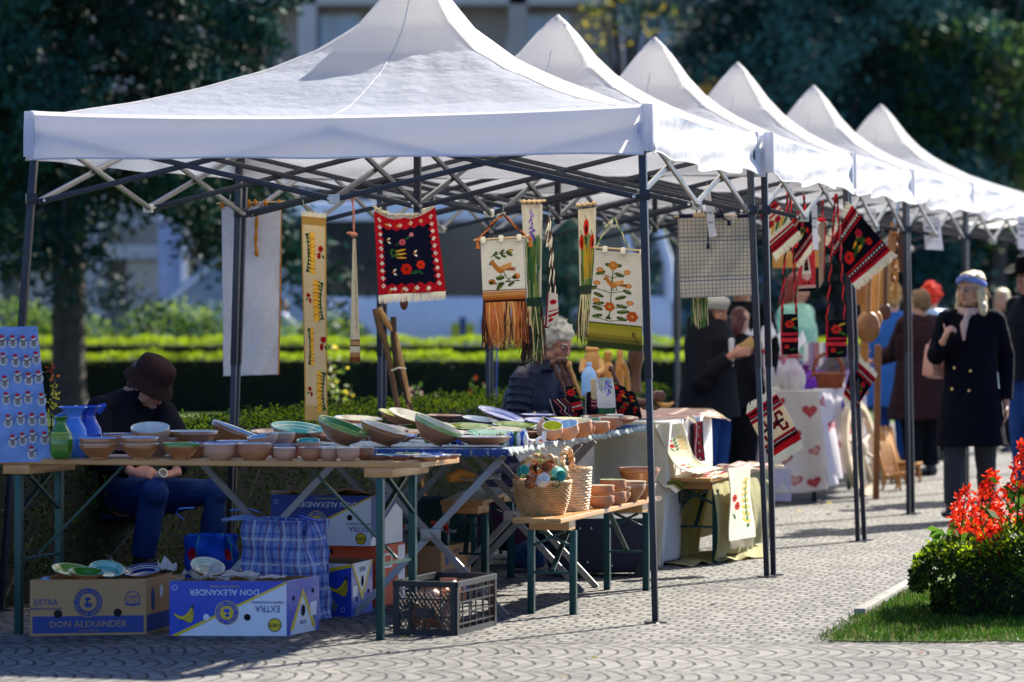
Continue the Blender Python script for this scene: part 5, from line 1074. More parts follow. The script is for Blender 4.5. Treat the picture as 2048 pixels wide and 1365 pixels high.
for y, w_ in ((548, 26), (580, 34), (613, 34), (640, 34)): cv.line([(1228-w_, y), (1228, y+8), (1228+w_, y)], 1.7, '46502a')
for x, y, L, a in ((1228, 531, 16, -170), (1232, 531, 14, -10), (1214, 544, 20, 160), (1232, 546, 20, 15), (1200, 576, 16, 150), (1250, 580, 18, 20), (1214, 598, 22, 200), (1216, 610, 22, 170), (1236, 600, 22, -20), (1238, 612, 22, 12), (1214, 625, 22, 195), (1214, 636, 20, 165), (1240, 628, 24, -10), (1240, 638, 20, 15)): lf(cv, x, y, L, 8, a)
cv.flower(1229, 530, 8.5, 'c8782e', 'e0b070', 6); cv.flower(1226, 617, 9, 'c05c1c', 'd0a060', 6); cv.flower(1269, 634, 10, 'bd5422', 'd0a060', 6)
for x, y in ((1203, 541), (1257, 542), (1199, 569), (1260, 571), (1264, 606), (1200, 606)): cv.ell(x, y, 7, 5, 'c87a38').ell(x, y, 4, 3, 'd99a52')
bird(cv, 1232, 566, .82); cv.poly([(1218, 644), (1232, 644), (1225, 634)], '33401c')
cv.rect(1188, 652, 1290, 655, '54602a').rect(1188, 655, 1290, 664, 'a0962c').rect(1188, 664, 1290, 676, 'aa9a38').rect(1188, 676, 1290, 683, '8f7e30').rect(1188, 683, 1290, 692, '6f6628').rect(1188, 692, 1290, 706, '3a4426')
D = 19.75
rt, q = textile('wall_hanging', 'large cream tapestry with a bird in a flowering tree above olive stripes', 'wall hanging', [(1190, 500), (1286, 508), (1284, 704), (1174, 693)], D, cv, wave=wv(.006, 5, 3, 2))
rod(rt, 1186, 495, 1288, 502, D-.012)
for x, y in ((1210, 497), (1246, 500), (1284, 503)): MB().box(P(x, y+2, D-.008), (.026, .026, .034), bev=.006).build('loop', YC, rt)
b = MB(); rope(b, [P(1193, 494, D-.01), P(1222, 440, D), P(1228, 434, D), P(1238, 455, D), P(1258, 497, D-.01)], .005); b.build('cord', [YG, YW], rt)
b = MB(); mx = Matrix.Translation(P(1269, 676, D-.012))@Matrix.Rotation(R(90), 4, 'X'); b.text('B', mx@Matrix.Translation((-.004, .012, 0)), .036, 0); b.text('L', mx@Matrix.Translation((.012, -.012, 0)), .036, 0); b.build('monogram', YBK, rt, smooth=0)
def strap_pts(x0, y0, x1, y1, D, bow=3): return [P(x0, y0, D), P((x0+x1)/2+bow, (y0+y1)/2, D), P(x1, y1, D)]
cv = Canvas(26, 75, 'd9d2c4', .9, 1091, 584); cv.flower(1106, 606, 6, 'b8202a', '401010'); cv.rect(1098, 625, 1117, 629, 'a82232').rect(1098, 634, 1117, 641, 'a82232').rect(1091, 584, 1095, 659, '8a2028'); cv.flower(1102, 648, 4, 'b8202a')
rt, q = textile('embroidered_pouch', 'small white pouch with red flowers on a braided strap near the seller head', 'bag', [(1098, 585), (1112, 588), (1115, 640), (1092, 657)], 20.1, cv, wave=lambda u, v: .022*np.sin(u*3.14), thick=.02, part='pouch')
b = MB(); rope(b, [P(1096, 438, 20.1), P(1101, 500, 20.1), P(1100, 586, 20.1)], .006); rope(b, [P(1099, 438, 20.1), P(1104, 500, 20.1), P(1110, 586, 20.1)], .006); rope(b, [P(1097, 440, 20.1), P(1093, 470, 20.1), P(1093, 494, 20.1), P(1099, 480, 20.1)], .006); b.build('strap', [YC, YBR], rt); hook(rt, 1099, 436, 20.1, 16)
D = 20.55
cv = Canvas(150, 162, 'cbc1ad', 1.0, 1356, 434, weave=.03)
rr = random.Random(3)
for i in range(19): cv.rect(1358+i*8, 434, 1359.2+i*8, 600, '53608a')
for i in range(20): cv.rect(1350, 440+i*8.1, 1510, 441.2+i*8.1, '53608a')
rt, q = textile('wall_hanging', 'square beige cloth with a blue grid of checks hanging under the tent edge', 'wall hanging', [(1356, 437), (1506, 434), (1505, 591), (1361, 597)], D, cv, wave=lambda u, v: .007*np.sin(u*9+v*4)+.004*np.sin(v*15))
rod(rt, 1348, 434, 1512, 431, D+.0)
for a, b_ in ((1358, 1386), (1430, 1448), (1474, 1504)): MB().bar(P(a, 433, D), P(b_, 432, D), .022, .022, bev=.006).build('loop', YNV, rt)
for pts in ([(1424, 392), (1418, 400), (1416, 490)], [(1424, 392), (1436, 410), (1446, 436), (1458, 444)]):
 b = MB(); rope(b, [P(x, y, D-.03) for x, y in pts], .005); x, y = pts[-1]; b.tube([P(x, y-3, D-.03), P(x, y+8, D-.03)], [.007, .011], 6); b.build('cord', [YNV, YNV], rt)
b = MB(); rope(b, [P(1395, 398, D+.02), P(1392, 430, D+.02)], .005); rope(b, [P(1403, 398, D+.02), P(1404, 430, D+.02)], .005);
for x in (1391, 1398, 1406): b.ell(P(x, 430, D+.01), (.011, .011, .013))
b.build('beads', [WOODR, YBK], rt)
b = MB(); rr = random.Random(8)
tp = P(1400, 585, D+.06)
rt2 = thing('tassel_hanging', 'green and yellow yarn tassel showing below the checked cloth', 'tassel', P(1400, 652, D+.06), 'textiles hanging from the tents')
fringe('yarn', P(1389, 560, D+.06), P(1412, 560, D+.06), (0, 0, -1), .25, 60, [YG, YG, YW], rt2, .003, .08)
b = MB(); b.tube([P(1390, 560, D+.06), P(1412, 560, D+.06)], .012, 8); b.tube([P(1400, 560, D+.06), P(1400, 440, D+.06)], .004, 6); b.build('knot', YG, rt2)
def striped(cv, seq, horiz=False, ax=None):
 """stripes by rotated coordinate"""
 for a, b_, c in seq: cv.put((ax >= a) & (ax < b_), c)
def dots(cv, ax, bx, a, per, w_, c): cv.put((np.abs(ax-a) < w_) & ((bx % per) < per*.5), c)
def rug(name, label, quad, D, kind, fringes, seed=0, dz=0, L=.05, group='red and black woven rugs on the tents'):
 W = max(8, math.dist(quad[0], quad[1])); Hh = math.dist(quad[0], quad[3]); cv = Canvas(W, Hh, 'a81824', 1.0, 0, 0, weave=.06); X, Y = cv.X, cv.Y
 e = Hh
 if kind == 'corn':
  for t0, t1, c in ((.0, .07, 'b01826'), (.07, .10, '15101c'), (.10, .13, 'a01828'), (.13, .21, '0f0e18'), (.15, .19, 'e6dcd0'), (.21, .25, 'b01826'), (.25, .75, '0e0e1a'), (.75, .79, 'b01826'), (.79, .87, '0f0e18'), (.81, .85, 'e6dcd0'), (.87, .90, 'a01828'), (.90, .93, '15101c'), (.93, 1.01, 'b01826')): cv.rect(0, t0*e, W, t1*e, c)
  for t in (.17, .83): cv.put((np.abs(Y-t*e) < e*.018) & ((X+Y*.6) % (W*.075) < W*.04), '181018')
  s = e/100
  for i, a in enumerate((-18, -10)): cv.leaf(W*.42, e*(.50+.10*i), 34*s, 5*s, a, 'c58a1e', 'e8bc48');
  cv.leaf(W*.35, e*.62, 26*s, 7*s, -25, '2c5426'); cv.leaf(W*.55, e*.42, 22*s, 7*s, 20, '2c5426'); cv.leaf(W*.60, e*.60, 20*s, 7*s, -40, '2c5426'); cv.flower(W*.25, e*.55, 11*s, 'c82a22', '3a1010'); cv.flower(W*.72, e*.38, 7*s, 'b02438', '3a1010'); cv.flower(W*.78, e*.62, 6*s, 'c82a22')
 elif kind == 'emblem':
  for t0, t1, c in ((0, .05, 'b01826'), (.05, .09, '300c14'), (.09, .14, 'a01828'), (.14, .19, '14101a'), (.19, .25, 'a01828'), (.25, .72, 'd9c8a8'), (.72, .77, 'a01828'), (.77, .82, '14101a'), (.82, .87, '501018'), (.87, 1.01, 'b01826')): cv.rect(0, t0*e, W, t1*e, c)
  for t in (.165, .795): cv.put((np.abs(Y-t*e) < e*.010) & ((X) % (W*.07) < W*.035), 'f0e6da')
  cx, cy, s = W*.5, e*.485, e/100
  for sx_ in (-1, 1):
   for sy_ in (-1, 1): cv.line([(cx, cy), (cx+sx_*12*s, cy+sy_*5*s), (cx+sx_*14*s, cy+sy_*17*s), (cx+sx_*24*s, cy+sy_*17*s), (cx+sx_*25*s, cy+sy_*9*s)], 5.5*s, '7a1420')
  cv.line([(cx-22*s, cy), (cx+22*s, cy)], 6*s, '2a0c18').ell(cx, cy, 5*s, 8*s, '7a1420')
 elif kind == 'tulip':
  for t0, t1, c in ((0, .06, 'b01826'), (.06, .10, '3a1424'), (.10, .16, 'a01828'), (.16, .22, 'e0d4c4'), (.22, .27, 'b01826'), (.27, .70, 'd8d0c0'), (.70, .75, 'b01826'), (.75, .81, '1a1420'), (.77, .79, 'e8e0d0'), (.81, .9, 'b01826'), (.9, .94, '3a1424'), (.94, 1.01, 'b01826')): cv.rect(0, t0*e, W, t1*e, c)
  s = e/100
  for i in range(4): cv.leaf(W*(.2+.16*i), e*.62, 30*s, 7*s, -60+i*8, '3f6a34' if i % 2 else 'c59a30')
  cv.flower(W*.3, e*.38, 8*s, 'a82036'); cv.flower(W*.65, e*.4, 7*s, 'a82036')
 q = [P(x, y, D+(dz if i in (1, 2) else 0)) for i, (x, y) in enumerate(quad)]
 rt = thing(name, label, 'rug', P((quad[2][0]+quad[3][0])/2, (quad[2][1]+quad[3][1])/2, D), group)
 cloth('woven_panel', q, cv, rt, wave=lambda u, v: .008*np.sin(u*6+v*4+seed)+.004*np.sin(v*11))
 up_ = (q[0]-q[3]).normalized()
 if 'b' in fringes: fringe('fringe', q[3], q[2], -up_+V((0, 0, -.25)), L, 90, [YC], rt, .0028, .25)
 if 't' in fringes: fringe('fringe', q[0], q[1], up_, L*.8, 90, [YC], rt, .0028, .3)
 return rt, q
D = 23.2
rt, q = rug('woven_rug', 'large black and red rug with corn ears, hung slanting by one corner', [(1655, 493), (1704, 411), (1782, 502), (1705, 568)], 23.0, 'corn', 'x', 1)
fringe('fringe', q[2], q[3], (q[2]-q[1]).normalized()*.6+V((.35, 0, -.55)), .055, 100, [YC], rt, .003, .2); fringe('fringe', q[0], q[1], (-.75, 0, .5), .045, 70, [YC], rt, .003, .3); hook(rt, 1704, 408, 23.0, 16)
rt, q = rug('woven_rug', 'white and red striped rug with tulips, half hidden behind the double post', [(1520, 430), (1551, 402), (1597, 462), (1545, 508)], 22.0, 'tulip', 'x', 2)
fringe('fringe', q[2], q[3], (.4, 0, -.8), .05, 80, [YC], rt, .003, .2); hook(rt, 1551, 400, 22.0, 14)
rt, q = rug('woven_rug', 'black rug with a red border mostly hidden behind the tulip rug', [(1570, 470), (1602, 412), (1636, 470), (1592, 528)], 22.5, 'corn', 'x', 3)
fringe('fringe', q[2], q[3], (.4, 0, -.8), .04, 50, [YC], rt, .003, .2); hook(rt, 1602, 409, 22.5, 14)
rt, q = rug('woven_rug', 'small black and red rug with poppies hooked by a corner above the purple leaflet', [(1708, 716), (1752, 757), (1711, 818), (1687, 788)], 23.15, 'corn', 'x', 4, group='red and black woven rugs on the tents')
fringe('fringe', q[0], q[1], (.25, 0, .9), .04, 60, [YC], rt, .003, .3); fringe('fringe', q[3], q[2], (-.2, 0, -1), .04, 50, [YC], rt, .003, .2); hook(rt, 1706, 712, 23.15, 24)
rt, q = rug('woven_rug', 'cream and red rug with a dark angular emblem fluttering behind the double post', [(1493, 828), (1553, 788), (1603, 878), (1540, 918)], 20.8, 'emblem', 'x', 5)
fringe('fringe', q[0], q[1], (.1, 0, .9), .055, 80, [YC], rt, .003, .3); fringe('fringe', q[3], q[2], (.15, 0, -1), .055, 90, [YC], rt, .003, .15)
cv = Canvas(36, 148, 'd2414a', 1.3, 1595, 434, weave=.03)
cv.rect(1595, 434, 1632, 445, '15151c').rect(1595, 445, 1632, 450, 'd8b8a8').rect(1595, 570, 1632, 576, 'd8b8a8').rect(1595, 576, 1632, 584, '15151c')
W_ = 'efe6d6'
cv.ell(1611, 466, 4, 6, W_).ell(1611, 463, 3.6, 4, '30161a').ell(1611, 470, 2.6, 3, 'd8a898').poly([(1604, 476), (1618, 476), (1620, 506), (1617, 508), (1606, 508), (1602, 506)], W_).ell(1604, 492, 3.4, 14, W_).ell(1619, 492, 3.4, 14, W_)
cv.poly([(1607, 507), (1616, 507), (1622, 548), (1602, 548)], W_).poly([(1609, 508), (1614, 508), (1617, 540), (1607, 540)], '2a1620')
for y in (514, 522, 530): cv.rect(1608, y, 1616, y+1.5, 'c05050')
for i in range(6): cv.rect(1603+i*3.2, 548, 1604.6+i*3.2, 556, W_)
cv.rect(1608, 552, 1611, 560, W_).rect(1613, 552, 1616, 560, W_).ell(1608, 565, 2.4, 2.4, '30161a').ell(1616, 565, 2.4, 2.4, '30161a').rect(1610.5, 478, 1612, 500, '803038').rect(1607, 487, 1615, 488.4, '803038')
rt, q = textile('wall_hanging', 'narrow red panel showing a woman in white folk dress, with black ends', 'wall hanging', [(1596, 438), (1628, 436), (1632, 582), (1597, 584)], 22.6, cv, wave=wv(.003, 4, 3), group='red woven pieces at the third tent')
rod(rt, 1592, 436, 1632, 432, 22.6, .006, YBK)
b = MB(); rope(b, [P(1609, 432, 22.6), P(1607, 390, 22.6)], .006); rope(b, [P(1612, 432, 22.6), P(1608, 390, 22.6)], .006); b.ell(P(1611, 431, 22.58), (.014, .014, .014)); b.build('cord', [YR, YBK], rt); hook(rt, 1606, 388, 22.6, 20)
cv = Canvas(18, 140, 'b3a68e', 1, 1634, 445, weave=.03); cv.rect(1649, 440, 1653, 590, 'c0322c')
rt, q = textile('wall_hanging', 'narrow beige pointed cloth strip with a red edge beside the red panel', 'wall hanging', [(1637, 447), (1652, 444), (1648, 560), (1638, 578)], 22.7, cv, wave=wv(.004, 4, 6), group='red woven pieces at the third tent')
b = MB(); rope(b, [P(1644, 446, 22.7), P(1646, 400, 22.7)], .006); b.ell(P(1643, 440, 22.68), (.03, .012, .014)); b.build('cord', [YR, YBK], rt); hook(rt, 1646, 398, 22.7, 16)
def pouch(x0, x1, y0, y1, D, sx0, sx1, sy, lab):
 cv = Canvas(x1-x0, y1-y0, '14141c', 1.2, 0, 0); W, Hh = x1-x0, y1-y0
 cv.rect(0, 0, W*.1, Hh, 'a82030'); cv.rect(0, Hh*.46, W, Hh*.68, 'b82838').rect(0, Hh*.53, W, Hh*.58, '301018').flower(W*.5, Hh*.25, W*.22, 'c42e28', '3a1010').flower(W*.35, Hh*.80, W*.12, 'c42e28')
 cv.leaf(W*.6, Hh*.3, W*.4, W*.14, 30, '47702c').leaf(W*.6, Hh*.15, W*.4, W*.12, -20, 'd0a838').leaf(W*.5, Hh*.88, W*.35, W*.1, -10, '47702c')
 rt, q = textile('embroidered_pouch', lab, 'bag', [(x0, y0), (x1, y0), (x1+1, y1), (x0, y1+2)], D, cv, wave=lambda u, v: .02*np.sin(u*3.14)*np.sin(.4+v*2.4), thick=.022, part='pouch', group='embroidered phone pouches on long straps')
 b = MB(); rope(b, [P(x0+1, y0+2, D), P(sx0, sy, D)], .008); rope(b, [P(x1-1, y0+2, D), P(sx1, sy, D)], .008); b.build('strap', [YR, YBK], rt); hook(rt, (sx0+sx1)/2, sy-2, D, 18)
 MB().bar(P(x0, y0+(y1-y0)*.66, D-.03), P(x1, y0+(y1-y0)*.66, D-.03), .012, .02, bev=.003).build('flap', YR, rt)
pouch(1563, 1594, 629, 708, 22.3, 1576, 1580, 378, 'black embroidered pouch with a poppy on a long strap, left of the pair')
pouch(1653, 1691, 641, 714, 22.5, 1671, 1674, 388, 'black embroidered pouch with a poppy on a long strap, right of the pair')
PAP = M('paper', (.62, .62, .68), rough=.6, var=.03, bump=0, trans=.35); INK = M('printed_ink', (.12, .13, .2), rough=.7, bump=0); PLS = M('plastic_sleeve', (.75, .78, .82), rough=.15, var=.03, bump=0, trans=.3)
def paper(quad, D, lab, lines, group='paper notices under the tent edges'):
 q = [P(x, y, D) for x, y in quad]; rt = thing('paper_sign', lab, 'sign', (q[2]+q[3])/2, group)
 n = (q[1]-q[0]).cross(q[3]-q[0]).normalized(); n = n if n.y < 0 else -n
 b = MB(); bk = -n*.002; b.add(q+[p+bk for p in q], [(0, 3, 2, 1), (4, 5, 6, 7), (0, 1, 5, 4), (1, 2, 6, 5), (2, 3, 7, 6), (3, 0, 4, 7)]); b.build('sheet', PAP, rt, smooth=0)
 x = (q[1]-q[0]); W = x.length; x.normalize(); y = n.cross(x); b = MB()
 rr = random.Random(int(quad[0][0]))
 for t, hh in lines:          # the print is too small to read: short strokes
  a_ = q[0].lerp(q[3], t).lerp(q[1].lerp(q[2], t), .12); L_ = W*.76; p_ = 0
  while p_ < L_:
   w_ = rr.uniform(.004, .009); b.bar(a_+x*p_+n*.001, a_+x*min(L_, p_+w_)+n*.001, .0012, hh, up=y); p_ += w_+rr.uniform(.002, .004)
 b.build('print', INK, rt, smooth=0); hook(rt, (quad[0][0]+quad[1][0])/2, quad[0][1], D, 12)
paper([(1845, 432), (1878, 433), (1887, 501), (1851, 499)], 27.6, 'white notice with a few printed lines hanging under the fourth tent edge', [(.36, .02), (.56, .016), (.76, .004), (.22, .004)])
paper([(1728, 418), (1752, 418), (1752, 470), (1728, 470)], 25.5, 'small white notice above the corner of the large slanting rug', [(.2, .012), (.5, .02)])
paper([(2034, 432), (2062, 433), (2064, 500), (2036, 498)], 31.2, 'white notice at the right picture edge under the last tent', [(.25, .02), (.4, .02), (.6, .02)])
paper([(1623, 410), (1634, 410), (1637, 500), (1626, 500)], 22.4, 'narrow white notice seen nearly edge on beside the red panel', [(.3, .01), (.5, .01)])
paper([(1407, 378), (1420, 377), (1433, 473), (1418, 475)], 20.3, 'narrow plastic sleeve hanging in front of the checked cloth', [(.3, .01), (.5, .01), (.7, .01)])
# cartons under the tables
CARD = M('brown_cardboard', hx('b08a5e'), rough=.9, var=.08, scale=5, bump=.15, bscale=60); CARDI = M('cardboard_inside', hx('8c6a44'), rough=.95)
CBL = M('carton_blue', hx('2747b8'), rough=.45, var=.06, bump=0, coat=.3); CWH = M('carton_white', hx('dfe2ea'), rough=.45, var=.05, bump=0, coat=.3); CYE = M('carton_yellow', hx('e0c020'), rough=.45, bump=0)
CNB = M('carton_print_blue', hx('27407e'), rough=.6, bump=0); COR = M('carton_orange', hx('e0501c'), rough=.5, var=.06, bump=0); CHOLE = M('carton_hole', (.01, .01, .012), rough=1, bump=0); CBD = M('carton_dark_blue', hx('203a8c'), rough=.5, bump=0)
class Frame:      # a flat face with its own 2D pixel-like frame: origin bottom-left, u right, v up, in metres
 def __init__(s, o, u, v, n): s.o, s.u, s.v, s.n = V(o), V(u).normalized(), V(v).normalized(), V(n).normalized()
 def mx(s, a, b, z=0, rot=0):
  m = Matrix((s.u, s.v, s.n)).transposed().to_4x4(); m.translation = s.o+s.u*a+s.v*b+s.n*z
  return m@Matrix.Rotation(rot, 4, 'Z')
 def poly(s, mb, pts, mi, z): mb.poly([s.o+s.u*a+s.v*b+s.n*z for a, b in pts], mi)
def carton(name, label, p0, p1, depth_v, h, mats, flaps=True, group='banana cartons', zb=0, wall=.006):
 """open tray: front edge p0-p1 on the ground, depth vector, height"""
 p0, p1, d = V(p0), V(p1), V(depth_v); p0.z = p1.z = zb; root = thing(name, label, 'carton', (p0+p1+d)/2, group)
 c = [p0, p1, p1+d, p0+d]; cen = sum(c, V())/4; b = MB(); up = V((0, 0, h))
 inn = [p+(cen-p).normalized()*wall*1.5 for p in c]
 b.add(c+[p+up for p in c]+[p+up for p in inn]+[p+V((0, 0, .01)) for p in inn], [(3, 2, 1, 0)]+[(i, (i+1) % 4, 4+(i+1) % 4, 4+i) for i in range(4)]+[(4+i, 4+(i+1) % 4, 8+(i+1) % 4, 8+i) for i in range(4)], 0)
 m = 12; b.add([p+up for p in inn]+[p+V((0, 0, .01)) for p in inn], [((i+1) % 4, i, 4+i, 4+(i+1) % 4) for i in range(4)]+[(4, 5, 6, 7)], 1)
 b.build('tray', mats, root, smooth=0)
 f1 = Frame(p0, p1-p0, UP, (p1-p0).cross(UP)); f2 = Frame(p1, d, UP, d.cross(UP))
 return root, f1, f2, (p1-p0).length, d.length
def seal(b, F_, a, v, r, mb_, mr, mt, flip=False):
 m = F_.mx(a, v, 0, math.pi if flip else 0)
 b.disc(m, r*1.06, mr, .0016, 36); b.disc(m, r, mb_, .0020, 36); b.disc(m, r*.62, mr, .0024, 30); b.disc(m, r*.57, mt, .0028, 30)
 for i in range(26):        # ring of small letters reads as ticks
  if i % 7 == 6: continue
  an = 2*math.pi*i/26; mm = m@Matrix.Translation((math.cos(an)*r*.81, math.sin(an)*r*.81, .0024))@Matrix.Rotation(an-math.pi/2, 4, 'Z')
  b.text('DONALEXANDERPREMIUMBANANAS'[i], mm, r*.26, mr, .0004)
 for dx, dy, rx, ry, mi in ((0, -.2, .3, .18, mb_), (.02, .08, .17, .24, mb_), (-.04, .22, .22, .14, mb_), (.1, .05, .1, .12, mt)): b.disc(m@Matrix.Translation((dx*r, dy*r, 0)), r, mi, .0031+.0002*(mi == mt), 18, sx=rx, sy=ry)
def bananas(b, F_, a, v, s, mi, mk):
 for i in (4, 3, 2, 1, 0):
  S0, T0 = V((a+s*.55, v+s*.85)), V((a-s*(.75-.24*i), v+s*(.35-.13*i))); C0 = V((a+s*(.02+.14*i), v-s*.42)) ; z_ = .0022+.0003*(4-i)
  bz_ = [(S0*(1-t)**2+C0*2*t*(1-t)+T0*t*t, S0*(1-t)*-2+C0*(2-4*t)+T0*2*t) for t in np.linspace(0, 1, 10)]
  for wd, m_, dz_ in ((.125, mk, 0), (.10, mi, .00012)):
   o1, o2 = [], []
   for j, (p_, t_) in enumerate(bz_): nn_ = V((-t_.y, t_.x)).normalized()*s*wd*math.sin(math.pi*(j+.7)/10.4)**.6; o1.append(tuple(p_+nn_)); o2.append(tuple(p_-nn_))
   F_.poly(b, o1+o2[::-1], m_, z_+dz_)
 b.disc(F_.mx(a+s*.56, v+s*.88, 0), s*.12, mk, .004, 10)
def hole(b, F_, a, v, r, mi, sx=1): b.disc(F_.mx(a, v), r, mi, .0026, 20, sx=sx)
ALLM = [CBL, CWH, CYE, CNB, CARD, CHOLE, COR, CBD, M('carton_black', (.02, .02, .025), rough=.5, bump=0)]
k_ = 16.72/F; p0 = P(60, 1272, 16.6); p1 = P(292, 1272, 16.68); dv = V((.085, .36, 0))
rt, f1, f2, W, Dp = carton('banana_carton', 'brown carton with a round blue seal, full of green rimmed plates, under the table', p0, p1, dv, .245, [CARD, CARDI])
b = MB(); f1.poly(b, [(.01, .01), (W-.01, .01), (W-.01, .085), (.01, .085)], 3, .0010)
b.text('DON ALEXANDER', f1.mx(W*.50, .048), .040, 4, .0003, sx=1.02); b.text('premium bananas', f1.mx(W*.50, .022), .013, 4, .0003)
b.text('EXTRA', f1.mx(W*.135, .145), .040, 3, .0003, sx=.86); b.text('PREMIUM BANANAS', f1.mx(W*.135, .118), .0155, 3, .0003)
seal(b, f1, W*.50, .145, .062, 3, 4, 4); b.disc(f1.mx(W*.885, .158), .034, 3, .001, 30, r0=.030); b.text('100%', f1.mx(W*.885, .165), .022, 3, .0003); b.text('NATURAL', f1.mx(W*.885, .147), .010, 3, .0003); f1.poly(b, [(W*.885-.034, .130), (W*.885+.034, .130), (W*.885+.034, .138), (W*.885-.034, .138)], 3, .0014)
hole(b, f1, W*.24, .095, .018, 5); hole(b, f1, W*.755, .098, .018, 5)
b.disc(f2.mx(Dp*.25, .15), .05, 3, .0012, 24, sx=.5); f2.poly(b, [(.01, .01), (Dp*.95, .01), (Dp*.95, .085), (.01, .085)], 3, .001); hole(b, f2, Dp*.55, .175, .03, 1, .8)
b.build('print', ALLM, rt, smooth=0)
p0 = P(339, 1271, 16.62); p1 = P(573, 1270, 16.60); dv = V((.125, .33, 0))
rtB, f1, f2, W, Dp = carton('banana_carton', 'white and blue carton lettered upside down, filled with wrapping paper, under the table', p0, p1, dv, .24, [CWH, CARDI])
def blue_face(b, f1, W, h):
 f1.poly(b, [(0, 0), (W*.03, 0), (W, h*.985), (W, h), (0, h)], 0, .0008); f1.poly(b, [(W*.01, 0), (W*.075, 0), (W, h*.955), (W, h*.995)], 2, .0012)
 b.text('DON ALEXANDER', f1.mx(W*.47, h*.80, 0, math.pi), .038, 1, .0003, sx=.98); b.text('Premium quality bananas', f1.mx(W*.47, h*.90, 0, math.pi), .013, 2, .0003)
 b.text('EXTRA', f1.mx(W*.84, h*.50, 0, math.pi), .042, 3, .0003, sx=.85); b.text('PREMIUM BANANAS', f1.mx(W*.84, h*.615, 0, math.pi), .0155, 3, .0003)
 seal(b, f1, W*.49, h*.42, .050, 0, 2, 2, True); hole(b, f1, W*.315, h*.34, .014, 1); hole(b, f1, W*.665, h*.34, .015, 5)
 b.disc(f1.mx(W*.90, h*.2), .030, 8, .0012, 30); b.disc(f1.mx(W*.90, h*.2), .026, 2, .0016, 30); b.text('100%', f1.mx(W*.90, h*.2, .0018, math.pi), .024, 8, .0003)
 b.disc(f1.mx(W*.045, h*.88), .012, 1, .0012, 20, r0=.010)
b = MB(); blue_face(b, f1, W, .24); bananas(b, f1, W*.13, .075, .062, 2, 8)
f2.poly(b, [(0, 0), (Dp*.1, 0), (Dp*.5, .19), (Dp*.9, 0), (Dp, 0), (Dp, .24), (0, .24)], 0, .001); f2.poly(b, [(Dp*.1, .02), (Dp*.5, .2), (Dp*.9, .02), (Dp*.8, .02), (Dp*.5, .17), (Dp*.2, .02)], 2, .0014); hole(b, f2, Dp*.5, .10, .026, 5, .8); b.text('EXTRA', f2.mx(Dp*.5, .05, 0, math.pi), .024, 3, .0003)
f2.poly(b, [(Dp*.72, .07), (Dp*.92, .07), (Dp*.92, .13), (Dp*.72, .13)], 1, .0016); hole(b, f2, Dp*.2, .16, .012, 5); hole(b, f2, Dp*.8, .18, .012, 5)
b.build('print', ALLM, rtB, smooth=0)
def closed(name, label, p0, p1, dv, h, zb, mats): return carton(name, label, p0, p1, dv, h, mats, zb=zb)
p0 = P(542, 0, 18.25); p1 = P(742, 0, 18.1);
rt, f1, f2, W, Dp = closed('banana_carton', 'dark blue and white carton lettered upside down on top of the stack', p0, p1, V((.14, .36, 0)), .24, .295, [CWH, CARDI])
b = MB(); f1.poly(b, [(0, .0), (W*.08, 0), (W*.98, .23), (W, .24), (0, .24)], 7, .0008); f1.poly(b, [(W*.05, 0), (W*.11, 0), (W, .232), (W, .24)], 2, .0012)
b.text('DON ALEXANDER', f1.mx(W*.56, .197, 0, math.pi), .037, 1, .0003); b.text('Premium quality bananas', f1.mx(W*.56, .224, 0, math.pi), .012, 2, .0003); seal(b, f1, W*.46, .11, .052, 0, 2, 2, True); hole(b, f1, W*.79, .135, .014, 5)
b.text('EXTRA', f1.mx(W*.88, .082, 0, math.pi), .038, 3, .0003, sx=.85); b.text('PREMIUM BANANAS', f1.mx(W*.88, .106, 0, math.pi), .0145, 3, .0003); b.disc(f1.mx(W*.90, .035), .028, 8, .0012, 30); b.disc(f1.mx(W*.90, .035), .024, 2, .0016, 30); b.text('100%', f1.mx(W*.9, .035, .0018, math.pi), .022, 8, .0003); b.disc(f1.mx(W*.05, .205), .010, 1, .0012, 20, r0=.0085)
f2.poly(b, [(0, .03), (Dp*.9, .22), (Dp*.9, .24), (0, .24)], 7, .001)
b.build('print', ALLM, rt, smooth=0)
mb = MB();
for i in range(6): a = P(560+i*32, 0, 18.35); mb.box((a.x, a.y+.1, .537+.012*math.sin(i*2.2)), (.10, .2, .006), Euler((.1*math.sin(i), .22*math.sin(i*1.7), .1*i)).to_matrix())
mb.build('torn_flap', CARD, rt, smooth=0)
p0 = P(640, 0, 18.3); p1 = P(752, 0, 18.15)
rt, f1, f2, W, Dp = closed('orange_carton', 'orange carton in the middle of the stack between two blue ones', p0, p1, V((.13, .34, 0)), .29, 0, [COR, CARDI])
b = MB(); f2.poly(b, [(Dp*.1, .18), (Dp*.55, .18), (Dp*.55, .25), (Dp*.1, .25)], 1, .001); f2.poly(b, [(Dp*.14, .19), (Dp*.51, .19), (Dp*.51, .24), (Dp*.14, .24)], 6, .0014); f2.poly(b, [(Dp*.75, .02), (Dp*.98, .02), (Dp*.98, .28), (Dp*.75, .28)], 1, .001); hole(b, f1, W*.2, .26, .012, 5); hole(b, f2, Dp*.4, .12, .02, 5, .4); b.build('print', ALLM, rt, smooth=0)
p0 = P(596, 0, 17.75); p1 = P(706, 0, 17.6)
rt, f1, f2, W, Dp = carton('banana_carton', 'bright blue carton with a printed bunch of bananas standing behind the plaid bag', P(590, 1213, 17.72), P(703, 1213, 17.6), V((.085, .34, 0)), .245, [CBL, CARDI])
b = MB(); f1.poly(b, [(0, .165), (W, .235), (W, .245), (0, .245)], 1, .0008); f1.poly(b, [(0, .165), (W, .230), (W, .245), (0, .19)], 2, .0012); bananas(b, f1, W*.78, .115, .072, 2, 8)
